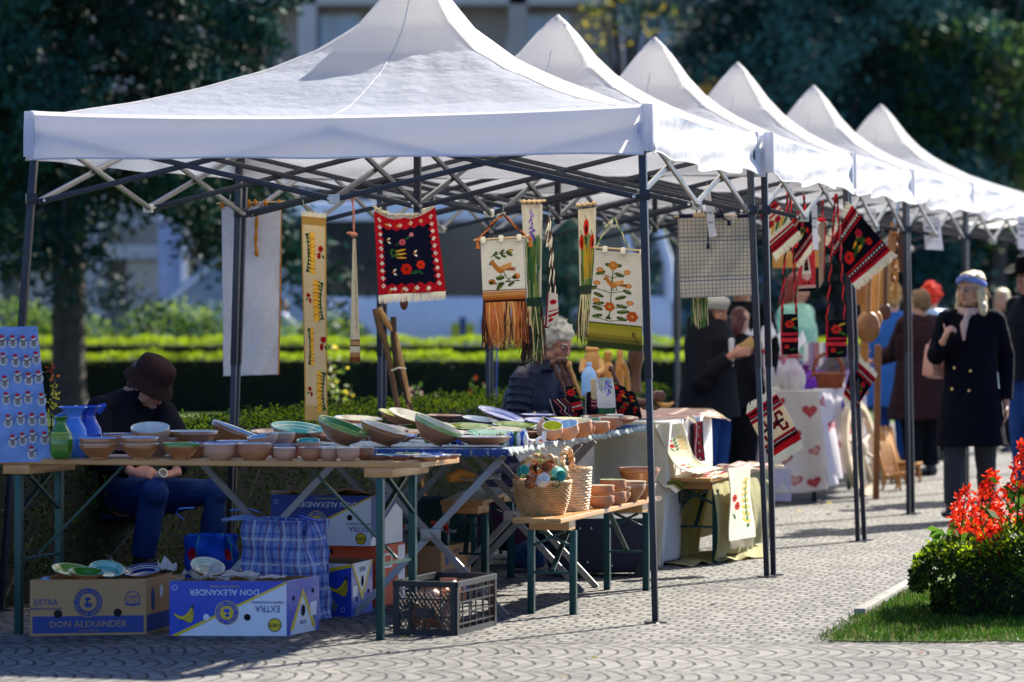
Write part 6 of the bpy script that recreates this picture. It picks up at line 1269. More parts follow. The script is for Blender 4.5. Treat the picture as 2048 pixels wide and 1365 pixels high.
b.disc(f1.mx(W*.85, .03), .011, 1, .0012, 20, r0=.0095)
f2.poly(b, [(Dp*.05, .245), (Dp*.5, .07), (Dp*.95, .245)], 1, .0010); f2.poly(b, [(Dp*.0, .245), (Dp*.08, .245), (Dp*.5, .10), (Dp*.92, .245), (Dp, .245), (Dp*.5, .06)], 2, .0014); hole(b, f2, Dp*.5, .155, .026, 5, .8); b.text('EXTRA', f2.mx(Dp*.5, .21, .001, 0), .030, 3, .0003); f2.poly(b, [(Dp*.04, .09), (Dp*.26, .09), (Dp*.26, .14), (Dp*.04, .14)], 1, .0016); hole(b, f2, Dp*.25, .075, .011, 5); hole(b, f2, Dp*.8, .10, .011, 5)
b.build('print', ALLM, rt, smooth=0)
rt, f1, f2, W, Dp = carton('banana_carton', 'shaded brown carton stuffed with crumpled newspaper behind the crate', P(775, 1160, 19.0), P(882, 1160, 18.85), V((.145, .33, 0)), .245, [CARD, CARDI])
b = MB(); f1.poly(b, [(.01, .01), (W-.01, .01), (W-.01, .085), (.01, .085)], 3, .0010); b.text('ALEXANDER', f1.mx(W*.5, .048), .034, 4, .0003); seal(b, f1, W*.2, .145, .05, 3, 4, 4)
f2.poly(b, [(.01, .01), (Dp-.01, .01), (Dp-.01, .05), (.01, .05)], 0, .001); b.text('DON ALEXANDER', f2.mx(Dp*.5, .115), .032, 3, .0003); b.disc(f2.mx(Dp*.2, .175), .032, 3, .0012, 24, sx=.75); hole(b, f2, Dp*.5, .155, .024, 1, 1); b.text('EXTRA', f2.mx(Dp*.5, .215), .022, 3, .0003); hole(b, f2, Dp*.25, .06, .013, 5); hole(b, f2, Dp*.85, .055, .013, 5); b.disc(f2.mx(Dp*.88, .2), .02, 3, .001, 20, r0=.017)
b.build('print', ALLM, rt, smooth=0)
NEWS = M('newspaper', (.55, .54, .52), rough=.85, var=.15, scale=40, bump=.2, trans=.2); PLB = M('thin_plastic', (.65, .68, .72), rough=.2, trans=.45, bump=.2, bscale=30)
def crumple(name, label, c, sz, seed, mat, n=14, cat='paper', group=None):
 rg = np.random.default_rng(seed); u, v = np.meshgrid(np.linspace(-1, 1, n), np.linspace(-1, 1, n)); h = np.zeros_like(u)
 for _ in range(8): cx, cy, s_ = rg.uniform(-1, 1), rg.uniform(-1, 1), rg.uniform(.2, .5); h += rg.uniform(-.5, .8)*np.exp(-((u-cx)**2+(v-cy)**2)/s_**2)
 h = h*.5+rg.normal(0, .09, u.shape)
 p = np.stack([c[0]+u*sz[0]+rg.normal(0, .05, u.shape)*sz[0], c[1]+v*sz[1]+rg.normal(0, .05, u.shape)*sz[1], c[2]+h*sz[2]], -1).reshape(-1, 3)
 idx = np.arange(n*n).reshape(n, n); f = np.stack([idx[:-1, :-1], idx[:-1, 1:], idx[1:, 1:], idx[1:, :-1]], -1).reshape(-1, 4)
 o = fast_mesh(name, p, f, mat, None, smooth=True); tag(o, label, cat, group); o.modifiers.new('s', 'SUBSURF').render_levels = 2; md = o.modifiers.new('t', 'SOLIDIFY'); md.thickness = .002; return o
for i, (x, y, D, a, b_, c_, lab) in enumerate(((405, 1148, 16.78, .085, .07, .07, 'crumpled white paper rising at the back left of the white carton'), (335, 1140, 16.72, .04, .05, .08, 'corner of white paper sticking out over the left rim of the white carton'), (480, 1152, 16.75, .08, .06, .05, 'crumpled paper in the middle of the white carton'), (545, 1156, 16.8, .06, .06, .03, 'flat wrapping paper at the right end of the white carton'), (430, 1158, 16.68, .06, .04, .05, 'newspaper sheet in front of the plate in the white carton'))):
 crumple('wrapping_paper', lab, P(x, y-2, D), (a, b_*.8, c_*1.3), 60+i, NEWS, group='wrapping paper in the cartons')
for i, (x, y, D, a, c_, lab) in enumerate(((820, 1058, 19.0, .06, .06, 'pale crumpled newspaper at the left of the shaded brown carton'), (862, 1060, 18.95, .06, .05, 'newspaper sheet at the right of the shaded brown carton'), (900, 1062, 19.1, .03, .04, 'small newspaper ball by the carton rim'))):
 crumple('wrapping_paper', lab, P(x, y, D), (a, .08, c_), 70+i, NEWS, group='wrapping paper in the cartons')
RPL = M('red_plastic', (.5, .02, .02), rough=.35); b = MB(); b.bar(P(862, 1045, 19.0), P(893, 1050, 19.0), .02, .018, bev=.004); b.bar(P(893, 1050, 19.0), P(895, 1066, 19.05), .015, .015, bev=.003); tag(b.build('red_toy', RPL), 'red plastic piece sticking out of the shaded brown carton', 'plastic piece')
crumple('red_wrapper', 'red and orange wrapper beside the newspaper in the shaded carton', P(797, 1050, 18.95), (.03, .05, .04), 81, M('red_paper', (.5, .08, .04), rough=.7), cat='wrapper')
crumple('plastic_bag', 'clear plastic bag with bread lying on the small shaded bench', P(960, 958, 18.98), (.10, .08, .07), 82, PLB, cat='bag')
crumple('blue_wrapper', 'bluish plastic wrapper at the left end of the brown carton', P(92, 1158, 16.7), (.02, .03, .03), 83, M('blue_foil', (.2, .35, .6), rough=.3), cat='wrapper')
BREAD = M('bread_crust', hx('c98a3a'), rough=.8, bump=.4, bscale=40); b = MB(); b.tube([P(897, 957, 18.95), P(920, 950, 19.0), P(950, 955, 19.0)], [.022, .035, .02], 10); tag(b.build('bread_loaf', BREAD), 'golden bread loaf in the plastic bag on the small bench', 'bread')
for x, y, D, w_, r1, r2, ty, tx, lab in ((146, 1157, 16.78, 92, 'lgreen', 'green', 10, 10, 'green rimmed plate standing up at the left in the brown carton'), (172, 1160, 16.7, 74, 'green', 'green', 4, 8, 'second green plate, in front of the first, in the brown carton'), (212, 1153, 16.86, 72, 'teal', 'white', 8, 22, 'white plate with a turquoise rim in the brown carton'), (287, 1156, 16.86, 78, 'navy', 'white', -6, 14, 'plate with thin blue rings at the right of the brown carton'), (413, 1147, 16.76, 70, 'cream', 'teal', 12, 24, 'dotted teal and cream plate among the paper in the white carton')):
 bowl(x, y, D, w_, 18, lab, rim=r1, ins2=r2, out=TERRG, tilt=ty, tx=tx, shape='plate', name='clay_plate', cat='plate', group='plates packed in the cartons')
def bag(name, label, c4, h, cv, wav, cat='bag', lean=0, group='big shopping bags'):
 """box-like soft bag, canvas wrapped on front and right side"""
 p = [V((q.x, q.y, 0)) for q in c4]; rt = thing(name, label, cat, sum(p, V())/4, group); up = V((0, 0, h)); cen = sum(p, V())/4
 for i in range(4):
  a, b_ = p[i], p[(i+1) % 4]; ta, tb = a+up+(cen-a)*.12, b_+up+(cen-b_)*.12
  cvs = cv if (b_-a).length > .2 else cv
  cloth('side_panel', [ta, tb, b_, a], cvs, rt, wave=lambda u, v, i=i: (.022*np.sin(u*3.1416)*np.sin(v*3.0+.3)+.010*np.sin(u*13+v*7+i)+.007*np.sin(v*17-u*6+i))*wav, thick=.002)
 return rt, p
cv = Canvas(100, 100, '4a78d8', .8, 0, 0, weave=.1); X, Y = cv.X, cv.Y
bgc = hx('a9bde6')
cv.img[:] = hx('8ea6d8')
for per, w_, c in ((25, 5, '2a4aa8'), (25, 1.5, 'e8ecf4'), (12.5, 2.2, '3f62c0')):
 m = ((X % per) < w_); cv.img[m] = cv.img[m]*.45+hx(c)*.55; m = ((Y % per) < w_); cv.img[m] = cv.img[m]*.45+hx(c)*.55
m = ((X+7) % 25 < 1.6); cv.img[m] = cv.img[m]*.4+hx('f2f2f2')*.6; m = ((Y+7) % 25 < 1.6); cv.img[m] = cv.img[m]*.4+hx('e8e8f0')*.6; m = ((X+12) % 25 < .9); cv.img[m] = hx('9c4a50')
a, b_, d = P(478, 1222, 17.45), P(612, 1226, 17.3), V((.10, .24, 0)); a.z = b_.z = 0
rt, _ = bag('plaid_bag', 'big blue and white plaid shopping bag standing behind the white carton', [a, b_, b_+d, a+d], .46, cv, 1.2)
MB().tube([P(600, 1032, 17.3), P(618, 1038, 17.35), P(640, 1042, 17.45)], .006, 6).build('piping', CBL, rt)
crumple('folded_bag_top', 'slumped plaid bag top folding over behind the crossed table legs', P(500, 1040, 17.6), (.13, .1, .07), 91, M('plaid_dim', hx('7f93bd'), rough=.6, var=.3, scale=60), cat='bag')
cvb = Canvas(60, 70, '1f55c8', .9, 0, 0, weave=.08); cvb.rect(0, 0, 3, 70, '17409c').rect(18, 0, 20, 70, '2fa0a0').rect(3, 0, 18, 70, '1c4ab8')
for y in (22, 60): cvb.flower(10.5, y, 6.5, 'b01c34', '4a1c20', 6)
a, b_, d = P(366, 1130, 18.9), P(452, 1132, 18.8), V((.05, .18, 0)); a.z = b_.z = 0
rt, _ = bag('blue_shopping_bag', 'bright blue shopping bag with red flowers down one side', [a, b_, b_+d, a+d], .30, cvb, .8)
b = MB(); b.tube([P(368, 1040, 18.85), P(352, 1028, 18.8), P(358, 1018, 18.8), P(388, 1016, 18.85)], .004, 6); b.build('handle', M('blue_webbing', hx('1f6fd0'), rough=.6), rt)
b = MB(); b.tube([P(460, 1022, 18.9), P(500, 1018, 18.9), P(520, 1026, 18.9)], .004, 6); b.build('handle', M('blue_webbing', hx('1f6fd0'), rough=.6), rt)
CRT = M('black_crate_plastic', (.012, .013, .016), rough=.4, bump=0)
p0, p1 = G(789, 1268), G(912, 1272); p0.z = p1.z = 0; dv = V((.17, .52, 0)); cr = thing('plastic_crate', 'black lattice plastic crate with terracotta pots at the corner of the tables', 'crate', (p0+p1+dv)/2)
ch = .235
def lattice(a, b_, h, name, rows=4, cols=7, diag=False):
 a, b_ = V(a), V(b_); x = (b_-a); n = x.cross(UP).normalized(); m = MB()
 m.bar(a+V((0, 0, h-.012)), b_+V((0, 0, h-.012)), .02, .026, bev=.003); m.bar(a+V((0, 0, .012)), b_+V((0, 0, .012)), .012, .024)
 for e in (a+x.normalized()*.012, b_-x.normalized()*.012): m.bar(e, e+V((0, 0, h)), .024, .014, up=n)
 for i in range(1, cols): q_ = a+x*i/cols; m.bar(q_, q_+V((0, 0, h)), .006, .006, up=n)
 for j in range(1, rows): m.bar(a+V((0, 0, h*j/rows)), b_+V((0, 0, h*j/rows)), .006, .007)
 if diag:
  nn = 14
  for i in range(-6, nn):
   for s_ in (1, -1):
    t0, t1 = i/nn, (i+6)/nn; z0, z1 = (0, h*.78) if s_ > 0 else (h*.78, 0)
    if t0 < 0: z0 = z0+(z1-z0)*(-t0)/(t1-t0); t0 = 0
    if t1 > 1: z1 = z0+(z1-z0)*(1-t0)/(t1-t0); t1 = 1
    m.bar(a+x*t0+V((0, 0, z0)), a+x*t1+V((0, 0, z1)), .003, .0035, up=n)
 m.build(name, CRT, cr, smooth=0)
lattice(p0, p1, ch, 'front_panel', 3, 4, True); lattice(p1, p1+dv, ch, 'side_panel', 5, 6); lattice(p1+dv, p0+dv, ch, 'back_panel', 4, 5, False); lattice(p0+dv, p0, ch, 'side_panel', 5, 6)
c = (p0+p1)/2; MB().box(V((c.x, c.y-.003, ch*.42)), (.09, .004, .045), Matrix.Rotation(0.02, 3, 'Z')).build('name_plate', CRT, cr, smooth=0)
b = MB(); q = [p0, p1, p1+dv, p0+dv]; b.poly([p+V((0, 0, .008)) for p in q]); b.build('floor_panel', CRT, cr, smooth=0)
for i, (t, s_, z, r, h, lab) in enumerate(((.3, .2, .01, .045, .12, 'clay jar lying at the bottom left of the crate'), (.7, .2, .01, .045, .12, 'clay jar at the bottom right of the crate'), (.5, .38, .02, .05, .10, 'clay pot in the middle of the crate'), (.4, .22, .13, .055, .07, 'pale pot near the top of the crate'), (.75, .3, .12, .04, .08, 'small clay mug near the top right of the crate'), (.55, .5, .15, .05, .08, 'round pink pot topping the heap in the crate'))):
 c = p0.lerp(p1, t)+dv*s_; c = V((c.x, c.y, z)); mx = Matrix.Translation(c)@Matrix.Rotation(.3*math.sin(i*2), 4, 'X')
 rt = thing('clay_pot', lab, 'pot', c, 'clay pots in the crate'); MB().lathe([(0, 0), (r*.7, 0), (r, h*.4), (r*.95, h*.7), (r*.62, h*.9), (r*.75, h), (r*.62, h*.98), (0, h*.5)], mx, 20).build('body', [TERRA, TERRP][i % 2], rt, smooth=50)
 MB().tube([mx@V((r*.9, 0, h*.8)), mx@V((r*1.4, 0, h*.7)), mx@V((r*1.35, 0, h*.4)), mx@V((r*.95, 0, h*.3))], .006, 6).build('handle', TERRA, rt)
WK = M('wicker', hx('c79a62'), rough=.6, var=.3, scale=25, bump=.3, bscale=120, coat=.1); WKL = M('wicker_light', hx('dcc096'), rough=.6, var=.25, scale=25, bump=.3)
def basket(name, label, c, rx, ry, h, mats, seed, handle, weave_n=16, stakes=44, flare=.72, rot=0, mt=None):
 c = V(c); rt = thing(name, label, 'basket', c, 'wicker baskets on the sunny bench'); rt_m = Matrix.Translation(c)@Matrix.Rotation(rot, 4, 'Z')
 rad = lambda t: flare+(1-flare)*math.sin(t*math.pi/2)**.8
 b = MB(); b.lathe([(0, .004), (rx*.96*rad(0), .004)]+[(rx*.965*rad(t), h*t) for t in np.linspace(0, 1, 8)]+[(rx*.93*rad(t), h*t) for t in np.linspace(1, .1, 6)]+[(0, .02)], rt_m, 36, sy=ry/rx); b.build('inner_wall', WK, rt)
 b = MB()
 for j in range(weave_n):
  t = (j+.5)/weave_n; n = stakes*4; pts = []
  for i in range(n+1):
   a = 2*math.pi*i/n; o_ = .003*math.sin(stakes/2*a+math.pi*(j % 2)); pts.append(rt_m@V(((rx*rad(t)+o_)*math.cos(a), (ry*rad(t)+o_)*math.sin(a), h*t)))
  b.tube(pts, h/weave_n*.5, 5, cap=False)
 b.build('weave', mats, rt)
 b = MB()
 for s_ in (0, 1):
  pts = [rt_m@V(((rx+.003)*math.cos(2*math.pi*i/90), (ry+.003)*math.sin(2*math.pi*i/90), h+.004*math.sin(i*1.05+s_*math.pi))) for i in range(91)]; b.tube(pts, .006, 6, mi=s_)
 b.build('rim', [WKL, WK], rt)
 b = MB(); hp = []
 for t in np.linspace(0, math.pi, 26): hp.append(rt_m@V((handle[0]*math.cos(t)*handle[3], handle[1]*math.cos(t), h*.9+handle[2]*math.sin(t)**.8)))
 rope(b, hp, .015); b.build('handle', [WKL, WK], rt); return rt
zb = .466
basket('wicker_basket', 'large round wicker basket full of glazed jugs at the near bench end', (.142, 17.78, zb), .133, .115, .155, WK, 1, (.118, .0, .135, 1), 17, 40, .74)
basket('wicker_basket', 'coarser pale wicker basket behind the full one on the bench', (.262, 18.12, zb), .115, .10, .20, WKL, 2, (.05, .07, .11, 1), 15, 26, .84, .3)
RB = M('ribbon_yellow', hx('e0a81c'), rough=.5); c = V((.236, 17.92, zb)); b = MB(); b.tube([c+V((0, -.02, .16)), c+V((.004, -.03, .1)), c+V((-.006, -.03, .03)), c+V((-.012, -.03, .0))], .005, 5); b.tube([c+V((.004, -.02, .16)), c+V((.012, -.028, .08)), c+V((.002, -.03, .01))], .004, 5, mi=1); tag(b.build('ribbon', [RB, RPL]), 'yellow and red ribbon tied between the two wicker baskets', 'ribbon')
jg = [(1045, 930, 17.74, 'teal', 'small green jug at the left of the basket', .028, 70), (1062, 950, 17.68, 'brown', 'grey brown glazed mug low in the basket', .028, 20), (1085, 948, 17.66, 'white', 'white glazed jug at the front of the basket', .03, 60), (1070, 925, 17.8, 'brown', 'brown mug with its mouth towards the viewer, left one', .028, 80), (1086, 923, 17.74, 'brown', 'brown mug with its mouth towards the viewer, centre one', .03, 80),
      (1098, 915, 17.84, 'brown', 'brown mug mouth up at the back of the basket', .028, 50), (1075, 905, 17.86, 'lgreen', 'yellow green patterned jug at the top back of the basket', .027, -50), (1116, 935, 17.72, 'teal', 'turquoise jug showing its pale bottom at the right of the basket', .034, 100), (1108, 952, 17.7, 'dgreen', 'dark green jug low at the right of the basket', .026, 90)]
for x, y, D, g_, lab, r, rx_ in jg:
 c = P(x, y+14, D); mx = Matrix.Translation(c)@Matrix.Rotation(R(rx_), 4, 'X')@Matrix.Rotation(.3, 4, 'Y'); rt = thing('glazed_jug', lab, 'jug', c, 'glazed jugs in the wicker basket')
 MB().lathe([(0, -r*1.1), (r*.72, -r*1.1), (r*1.02, -r*.3), (r, .2*r), (r*.66, r*.8), (r*.82, r*1.25), (r*.72, r*1.25), (r*.5, r*.7), (0, 0)], mx, 20).build('body', [GL[g_]], rt, smooth=60)
 MB().lathe([(0, -r*1.11), (r*.66, -r*1.12), (r*.7, -r*1.05)], mx, 16).build('bare_foot', TERRP, rt)
for x, y, D, w_, h_, lab, sh in ((1202, 1010, 18.35, 54, 24, 'lower bowl of the front stack on the bench', 'cup'), (1202, 985, 18.35, 54, 22, 'upper bowl of the front stack on the bench', 'cup'), (1226, 1004, 18.62, 54, 26, 'lower bowl of the second stack beside the pale basket', 'cup'), (1226, 978, 18.62, 54, 26, 'upper bowl of the second stack beside the pale basket, green inside', 'cup'),
  (1244, 1000, 18.8, 36, 20, 'lower small bowl between the stacks', 'bowl'), (1244, 984, 18.8, 36, 17, 'upper small bowl between the stacks', 'bowl'), (1262, 996, 18.95, 60, 34, 'lower bowl of the wide third stack', 'bowl'), (1262, 975, 18.95, 62, 20, 'upper bowl of the wide third stack', 'bowl'), (1280, 992, 19.2, 66, 30, 'bowl under the large brown basin', 'bowl')):
 c = P(x, y, D); z0 = zb+(1010-y)*0+{1010: 0, 985: .056, 1004: 0, 978: .06, 1000: 0, 984: .036, 996: 0, 975: .05, 992: 0}[y]
 bowl(x, 0, D, w_, h_, lab, rim='cream' if 'green' not in lab else 'lgreen', ins2='cream', out=TERRA if sh == 'cup' else TERRG, shape=sh, zt=z0, group='clay bowls on the sunny bench')
bowl(1278, 0, 19.3, 84, 30, 'large brown basin topping the last stack behind the post', rim='brown', ins2='brown', out=TERRG, shape='basin', zt=zb+.075, group='clay bowls on the sunny bench')
LINEN = M('white_linen', (.74, .73, .72), rough=.9, var=.06, scale=4, bump=.2, bscale=60, trans=.2); BGE = M('beige_canvas', hx('c2ac84'), rough=.9, bump=.3, bscale=200)
TZ3 = .79; q0, q1 = V((.45, 21.0, 0)), V((.86, 20.95, 0)); r0 = V((.30, 1.35, 0))
beer_table('trestle_table', 'trestle table draped in white cloth and striped runners behind the bowl bench', [p2(q1), p2(q1+r0), p2(q0+r0), p2(q0)], TZ3, .024, 'table', 'pine trestle tables and benches')
dr_ = thing('draped_cloth', 'white cloth draped down the side of the second stall table to the ground', 'tablecloth', (.9, 21, 0))
def sheetg(name, quad, mat, par, amp=.02, fu=9, n=(60, 50), thick=.003, sag=None):
 u, v = np.meshgrid(np.linspace(0, 1, n[0]), np.linspace(0, 1, n[1])); a = [np.array(q) for q in quad]; U_, V_ = u[..., None], v[..., None]
 p = a[0]*(1-U_)*(1-V_)+a[1]*U_*(1-V_)+a[2]*U_*V_+a[3]*(1-U_)*V_; nr = np.cross(a[1]-a[0], a[3]-a[0]); nr /= np.linalg.norm(nr)
 p = p+nr*((amp*V_*np.sin(U_*fu*3.1416)+amp*.5*V_*np.sin(U_*fu*5+V_*4)))
 if sag: p = p+sag(U_, V_)
 idx = np.arange(n[0]*n[1]).reshape(n[1], n[0]); f = np.stack([idx[:-1, :-1], idx[1:, :-1], idx[1:, 1:], idx[:-1, 1:]], -1).reshape(-1, 4)
 o = fast_mesh(name, p.reshape(-1, 3), f, mat, par, smooth=True); md = o.modifiers.new('t', 'SOLIDIFY'); md.thickness = thick; return o
z3 = V((0, 0, TZ3+.006)); e1 = q1+V((.012, -.01, 0))
sheetg('side_fall', [e1+z3, e1+r0+z3, e1+r0*.95+V((.03, 0, .12)), e1+V((-.05, -.1, .0))], LINEN, dr_, .018, 6)
sheetg('front_fall', [q0+V((0, -.02, 0))+z3, e1+z3, e1+V((-.05, -.1, 0)), q0+V((.03, -.1, 0))], M('cream_linen', hx('d8ccb0'), rough=.9, var=.08, bump=.3, bscale=60, trans=.25), dr_, .022, 4)
sheetg('top_cover', [q0+r0+z3, e1+r0+z3, e1+z3, q0+z3], LINEN, dr_, .001, 3)
sheetg('white_fall', [V((.0, 21.5, .62)), V((.62, 21.2, .74)), V((.66, 21.1, .0)), V((.22, 21.4, .25))], LINEN, dr_, .02, 5)
cvr = Canvas(46, 200, 'e4dcc0', .9, 0, 0, weave=.03)
def motif(y, s=1):
 for i in range(4): cvr.leaf(26, y+i*9*s, 16*s, 6*s, -20+12*i, 'e6c058', 'f2da88'); cvr.leaf(24, y+i*9*s, 12*s, 4*s, 120, '4a7a44')
 cvr.flower(11, y+6*s, 5*s, 'c82a24', '2a1010').flower(13, y+22*s, 5*s, 'c82a24', '2a1010').leaf(8, y+28*s, 12*s, 4*s, 60, '3f7a44')
motif(40); motif(128)
rt = thing('table_runner', 'cream runner with poppies and yellow flowers sagging from the table onto the bench', 'runner', (1.0, 21, .4), 'embroidered runners at the second stall')
A_, B_ = P(1308, 850, 20.9), P(1362, 848, 21.1); C_, D_ = P(1440, 938, 21.5), P(1395, 948, 21.0)
cloth('woven_panel', [A_, B_, C_, D_], cvr, rt, wave=lambda u, v: .012*np.sin(v*3.14*2+u), drop=lambda u, v: np.concatenate([0*u-.03*np.sin(v*3.14), 0*u-.02*v, -.05*np.sin(v*3.1416)], 1))
cvr = Canvas(50, 150, 'e9e4cf', .9, 0, 0, weave=.03); motif(25, 1.4); motif(90, 1.4)
cvr = Canvas(50, 124, 'e9e4cf', .9, 0, 0, weave=.03)
for i in range(7): cvr.leaf(30, 28+i*10, 16, 8, -30+10*i, 'e6c058', 'f2da88'); cvr.leaf(40, 24+i*10, 10, 4, 100, '4a8a54')
cvr.flower(11, 52, 6, 'c82a24', '2a1010').flower(19, 66, 6.5, 'c82a24', '2a1010').leaf(10, 78, 12, 5, 60, '3f7a44').leaf(40, 98, 8, 5, 120, '2f6a40')
rt = thing('table_runner', 'cream runner with poppies hanging down the bench side, fringed at the bottom', 'runner', (1.3, 21.3, .1), 'embroidered runners at the second stall')
q = [P(1455, 938, 21.1), P(1500, 932, 21.55), P(1507, 1075, 21.5), P(1461, 1083, 21.05)]
cloth('woven_panel', q, cvr, rt, wave=lambda u, v: .01*np.sin(v*5+u*3)); fringe('fringe', q[3], q[2], (0, 0, -1), .05, 60, [YC], rt, .0025, .2)
cvs = Canvas(90, 60, 'd6cdbd', .8, 0, 0, weave=.06)
for x, w_, c in ((4, 4, 'a81830'), (12, 2, '40202a'), (20, 6, 'b82238'), (32, 2, 'c84050'), (44, 5, 'a81830'), (56, 2, '40202a'), (66, 7, 'b82238'), (80, 3, 'a81830')): cvs.rect(0, x*.66, 90, (x+w_)*.66, c)
def flat_rug(name, label, quad, fr=True, cvx=None, amp=.006):
 rt = thing(name, label, 'rug', quad[0], 'striped runners lying on the second stall'); cloth('woven_panel', quad, cvx or cvs, rt, wave=lambda u, v: amp*np.sin(u*11)+amp*.5*np.sin(v*9+u*4))
 if fr: fringe('fringe', quad[1], quad[2], (quad[1]-quad[0]).normalized()+V((0, 0, -.6)), .05, 50, [YC], rt, .0028, .3)
zz = TZ3+.014
flat_rug('striped_runner', 'red striped runner lying on the white cloth, its fringe hanging off the corner', [V((.52, 21.7, zz)), V((1.02, 21.85, zz+.01)), V((1.0, 21.4, zz-.01)), V((.5, 21.1, zz))])
flat_rug('striped_runner', 'red and white striped runner at the back of the white table', [V((.6, 22.3, zz+.012)), V((1.18, 22.45, zz+.02)), V((1.24, 22.05, zz-.02)), V((.65, 21.9, zz+.01))])
cvd = Canvas(22, 80, 'a81c2c', 1.2, 0, 0, weave=.05); cvd.rect(0, 0, 3, 80, '15151c').rect(7, 0, 8.5, 80, 'e8d8cc').rect(19.5, 0, 22, 80, '15151c')
for i in range(5): cvd.poly([(14, 4+i*16), (18, 11+i*16), (14, 18+i*16), (10, 11+i*16)], '1a1018').poly([(14, 7+i*16), (16, 11+i*16), (14, 15+i*16), (12, 11+i*16)], 'e0a898')
rt = thing('woven_belt', 'red woven strip with black diamonds hanging off the white table', 'runner', P(1398, 925, 21.6)); cloth('woven_panel', [P(1382, 848, 21.55), P(1406, 842, 21.9), P(1408, 922, 21.9), P(1385, 925, 21.55)], cvd, rt, wave=wv(.005, 4, 4))
cvg = Canvas(90, 40, '7c8038', .8, 0, 0, weave=.08); cvg.rect(0, 0, 90, 10, 'd6cdbd').rect(0, 10, 90, 13, '3a2a18').rect(0, 20, 90, 22, 'c0b070').rect(0, 28, 90, 30, '4a2a20').rect(0, 34, 90, 40, 'ddd2bc')
bz = .489
flat_rug('striped_runner', 'olive and cream striped runner hanging over the near end of the covered bench', [P(1320, 950, 21.1), P(1400, 946, 21.3), P(1352, 985, 20.85), P(1312, 962, 20.9)], False, cvg)
flat_rug('striped_runner', 'white and red runner on the near half of the covered bench', [V((.9, 21.35, bz+.012)), V((1.15, 21.9, bz+.012)), V((1.32, 21.75, bz-.005)), V((1.12, 21.0, bz-.01))], True)
flat_rug('striped_runner', 'white and red runner on the far half of the covered bench behind the double post', [V((1.18, 22.0, bz+.014)), V((1.42, 22.75, bz+.012)), V((1.62, 22.65, bz-.005)), V((1.36, 21.9, bz-.005))], True)
GZ = M('olive_gauze', hx('bdb88a'), rough=.9, var=.15, scale=20, bump=.6, bscale=90, trans=.45)
gz = thing('gauze_cloth', 'olive green gauze cloth bunched over the covered bench down to the paving', 'cloth', (1.2, 21.5, 0))
sheetg('right_fall', [V((1.10, 21.05, bz)), V((1.50, 22.5, bz)), V((1.52, 22.35, .06)), V((1.13, 21.0, .02))], GZ, gz, .016, 15, n=(120, 50), sag=lambda u, v: np.concatenate([.03*np.sin(v*3.14)+0*u, 0*u*v, .02*np.sin(u*9)*v], 2))
sheetg('swag', [V((1.08, 21.3, bz-.02)), V((1.15, 21.9, bz-.05)), V((1.05, 21.5, .012)), V((.70, 21.0, .006))], GZ, gz, .03, 5, sag=lambda u, v: np.concatenate([0*u*v, 0*u*v, -.05*np.sin(v*3.14)*(1-v)], 2))
sheetg('ground_fold', [V((.78, 21.2, .02)), V((1.5, 22.2, .05)), V((1.45, 21.6, .012)), V((.95, 20.85, .012))], GZ, gz, .008, 7)
def dbag(label, quad, D, draw, bg='14151f', t=.02, group='embroidered bags standing on the table'):
 W = math.dist(quad[0], quad[1]); Hh = math.dist(quad[0], quad[3]); cv = Canvas(W, Hh, bg, 1.3, 0, 0, weave=.05); draw(cv, W, Hh)
 q = [P(x, y, D) for x, y in quad]; rt = thing('embroidered_bag', label, 'bag', (q[2]+q[3])/2, group); cloth('woven_panel', q, cv, rt, wave=lambda u, v: .018*np.sin(u*3.14)*np.sin(v*3.14), thick=t); return rt
def d_geo(cv, W, Hh):
 for i in range(4):
  cv.line([(W*.25+i*7, Hh*.05), (W*.5+i*7, Hh*.45), (W*.35+i*7, Hh*.6), (W*.75+i*5, Hh*.98)], 1.6, ['c05a60', 'd8c8b8', '8a3a58', 'c88a50'][i])
 for i in range(12): cv.ell(2, Hh*i/12, 1, 1.4, 'd8d0c8')
def d_pop(cv, W, Hh):
 cv.flower(W*.5, Hh*.2, W*.28, 'c8262a', '2a1010').leaf(W*.6, Hh*.3, W*.4, W*.16, 40, '3f7a34').leaf(W*.7, Hh*.1, W*.3, W*.12, -30, 'd0a838').rect(0, Hh*.52, W, Hh*.60, 'c8262a').rect(0, Hh*.63, W, Hh*.66, 'e8e0d0').rect(0, Hh*.68, W, Hh*.76, 'c8262a').flower(W*.4, Hh*.88, W*.14, 'c8262a');
 for i in range(12): cv.ell(1.5, Hh*i/12, 1, 1.4, 'd8a0a0')
def d_sm(cv, W, Hh):
 cv.rect(W*.5, Hh*.1, W, Hh*.6, '8a2a40');
 for i in range(7): cv.line([(W*.52, Hh*(.12+.07*i)), (W*.75, Hh*(.16+.07*i)), (W*.98, Hh*(.12+.07*i))], 1.2, 'd8b8b0' if i % 2 else '301020')
 for i in range(12): cv.ell(2, Hh*i/12, 1, 1.2, 'e0d8d0')
def d_red(cv, W, Hh):
 for i in range(7): cv.flower(W*(.2+.55*((i*37) % 10)/10), Hh*(.1+.13*i), W*.16, 'c8261c', '3a0c0c');
 cv.leaf(W*.5, Hh*.3, W*.4, W*.1, 50, 'd0a020').leaf(W*.6, Hh*.55, W*.3, W*.1, 30, '3f7a34').leaf(W*.3, Hh*.75, W*.3, W*.1, -40, '3f7a34')
dbag('navy bag with a pink and cream zigzag pattern leaning at the left end', [(1098, 800), (1133, 796), (1152, 838), (1115, 842)], 20.6, d_geo)
dbag('black bag with a big poppy and red bands leaning behind the zigzag one', [(1128, 775), (1150, 773), (1168, 832), (1142, 838)], 20.8, d_pop)
dbag('small black bag with a wine red patterned patch standing upright', [(1171, 786), (1192, 783), (1196, 840), (1172, 842)], 20.7, d_sm)
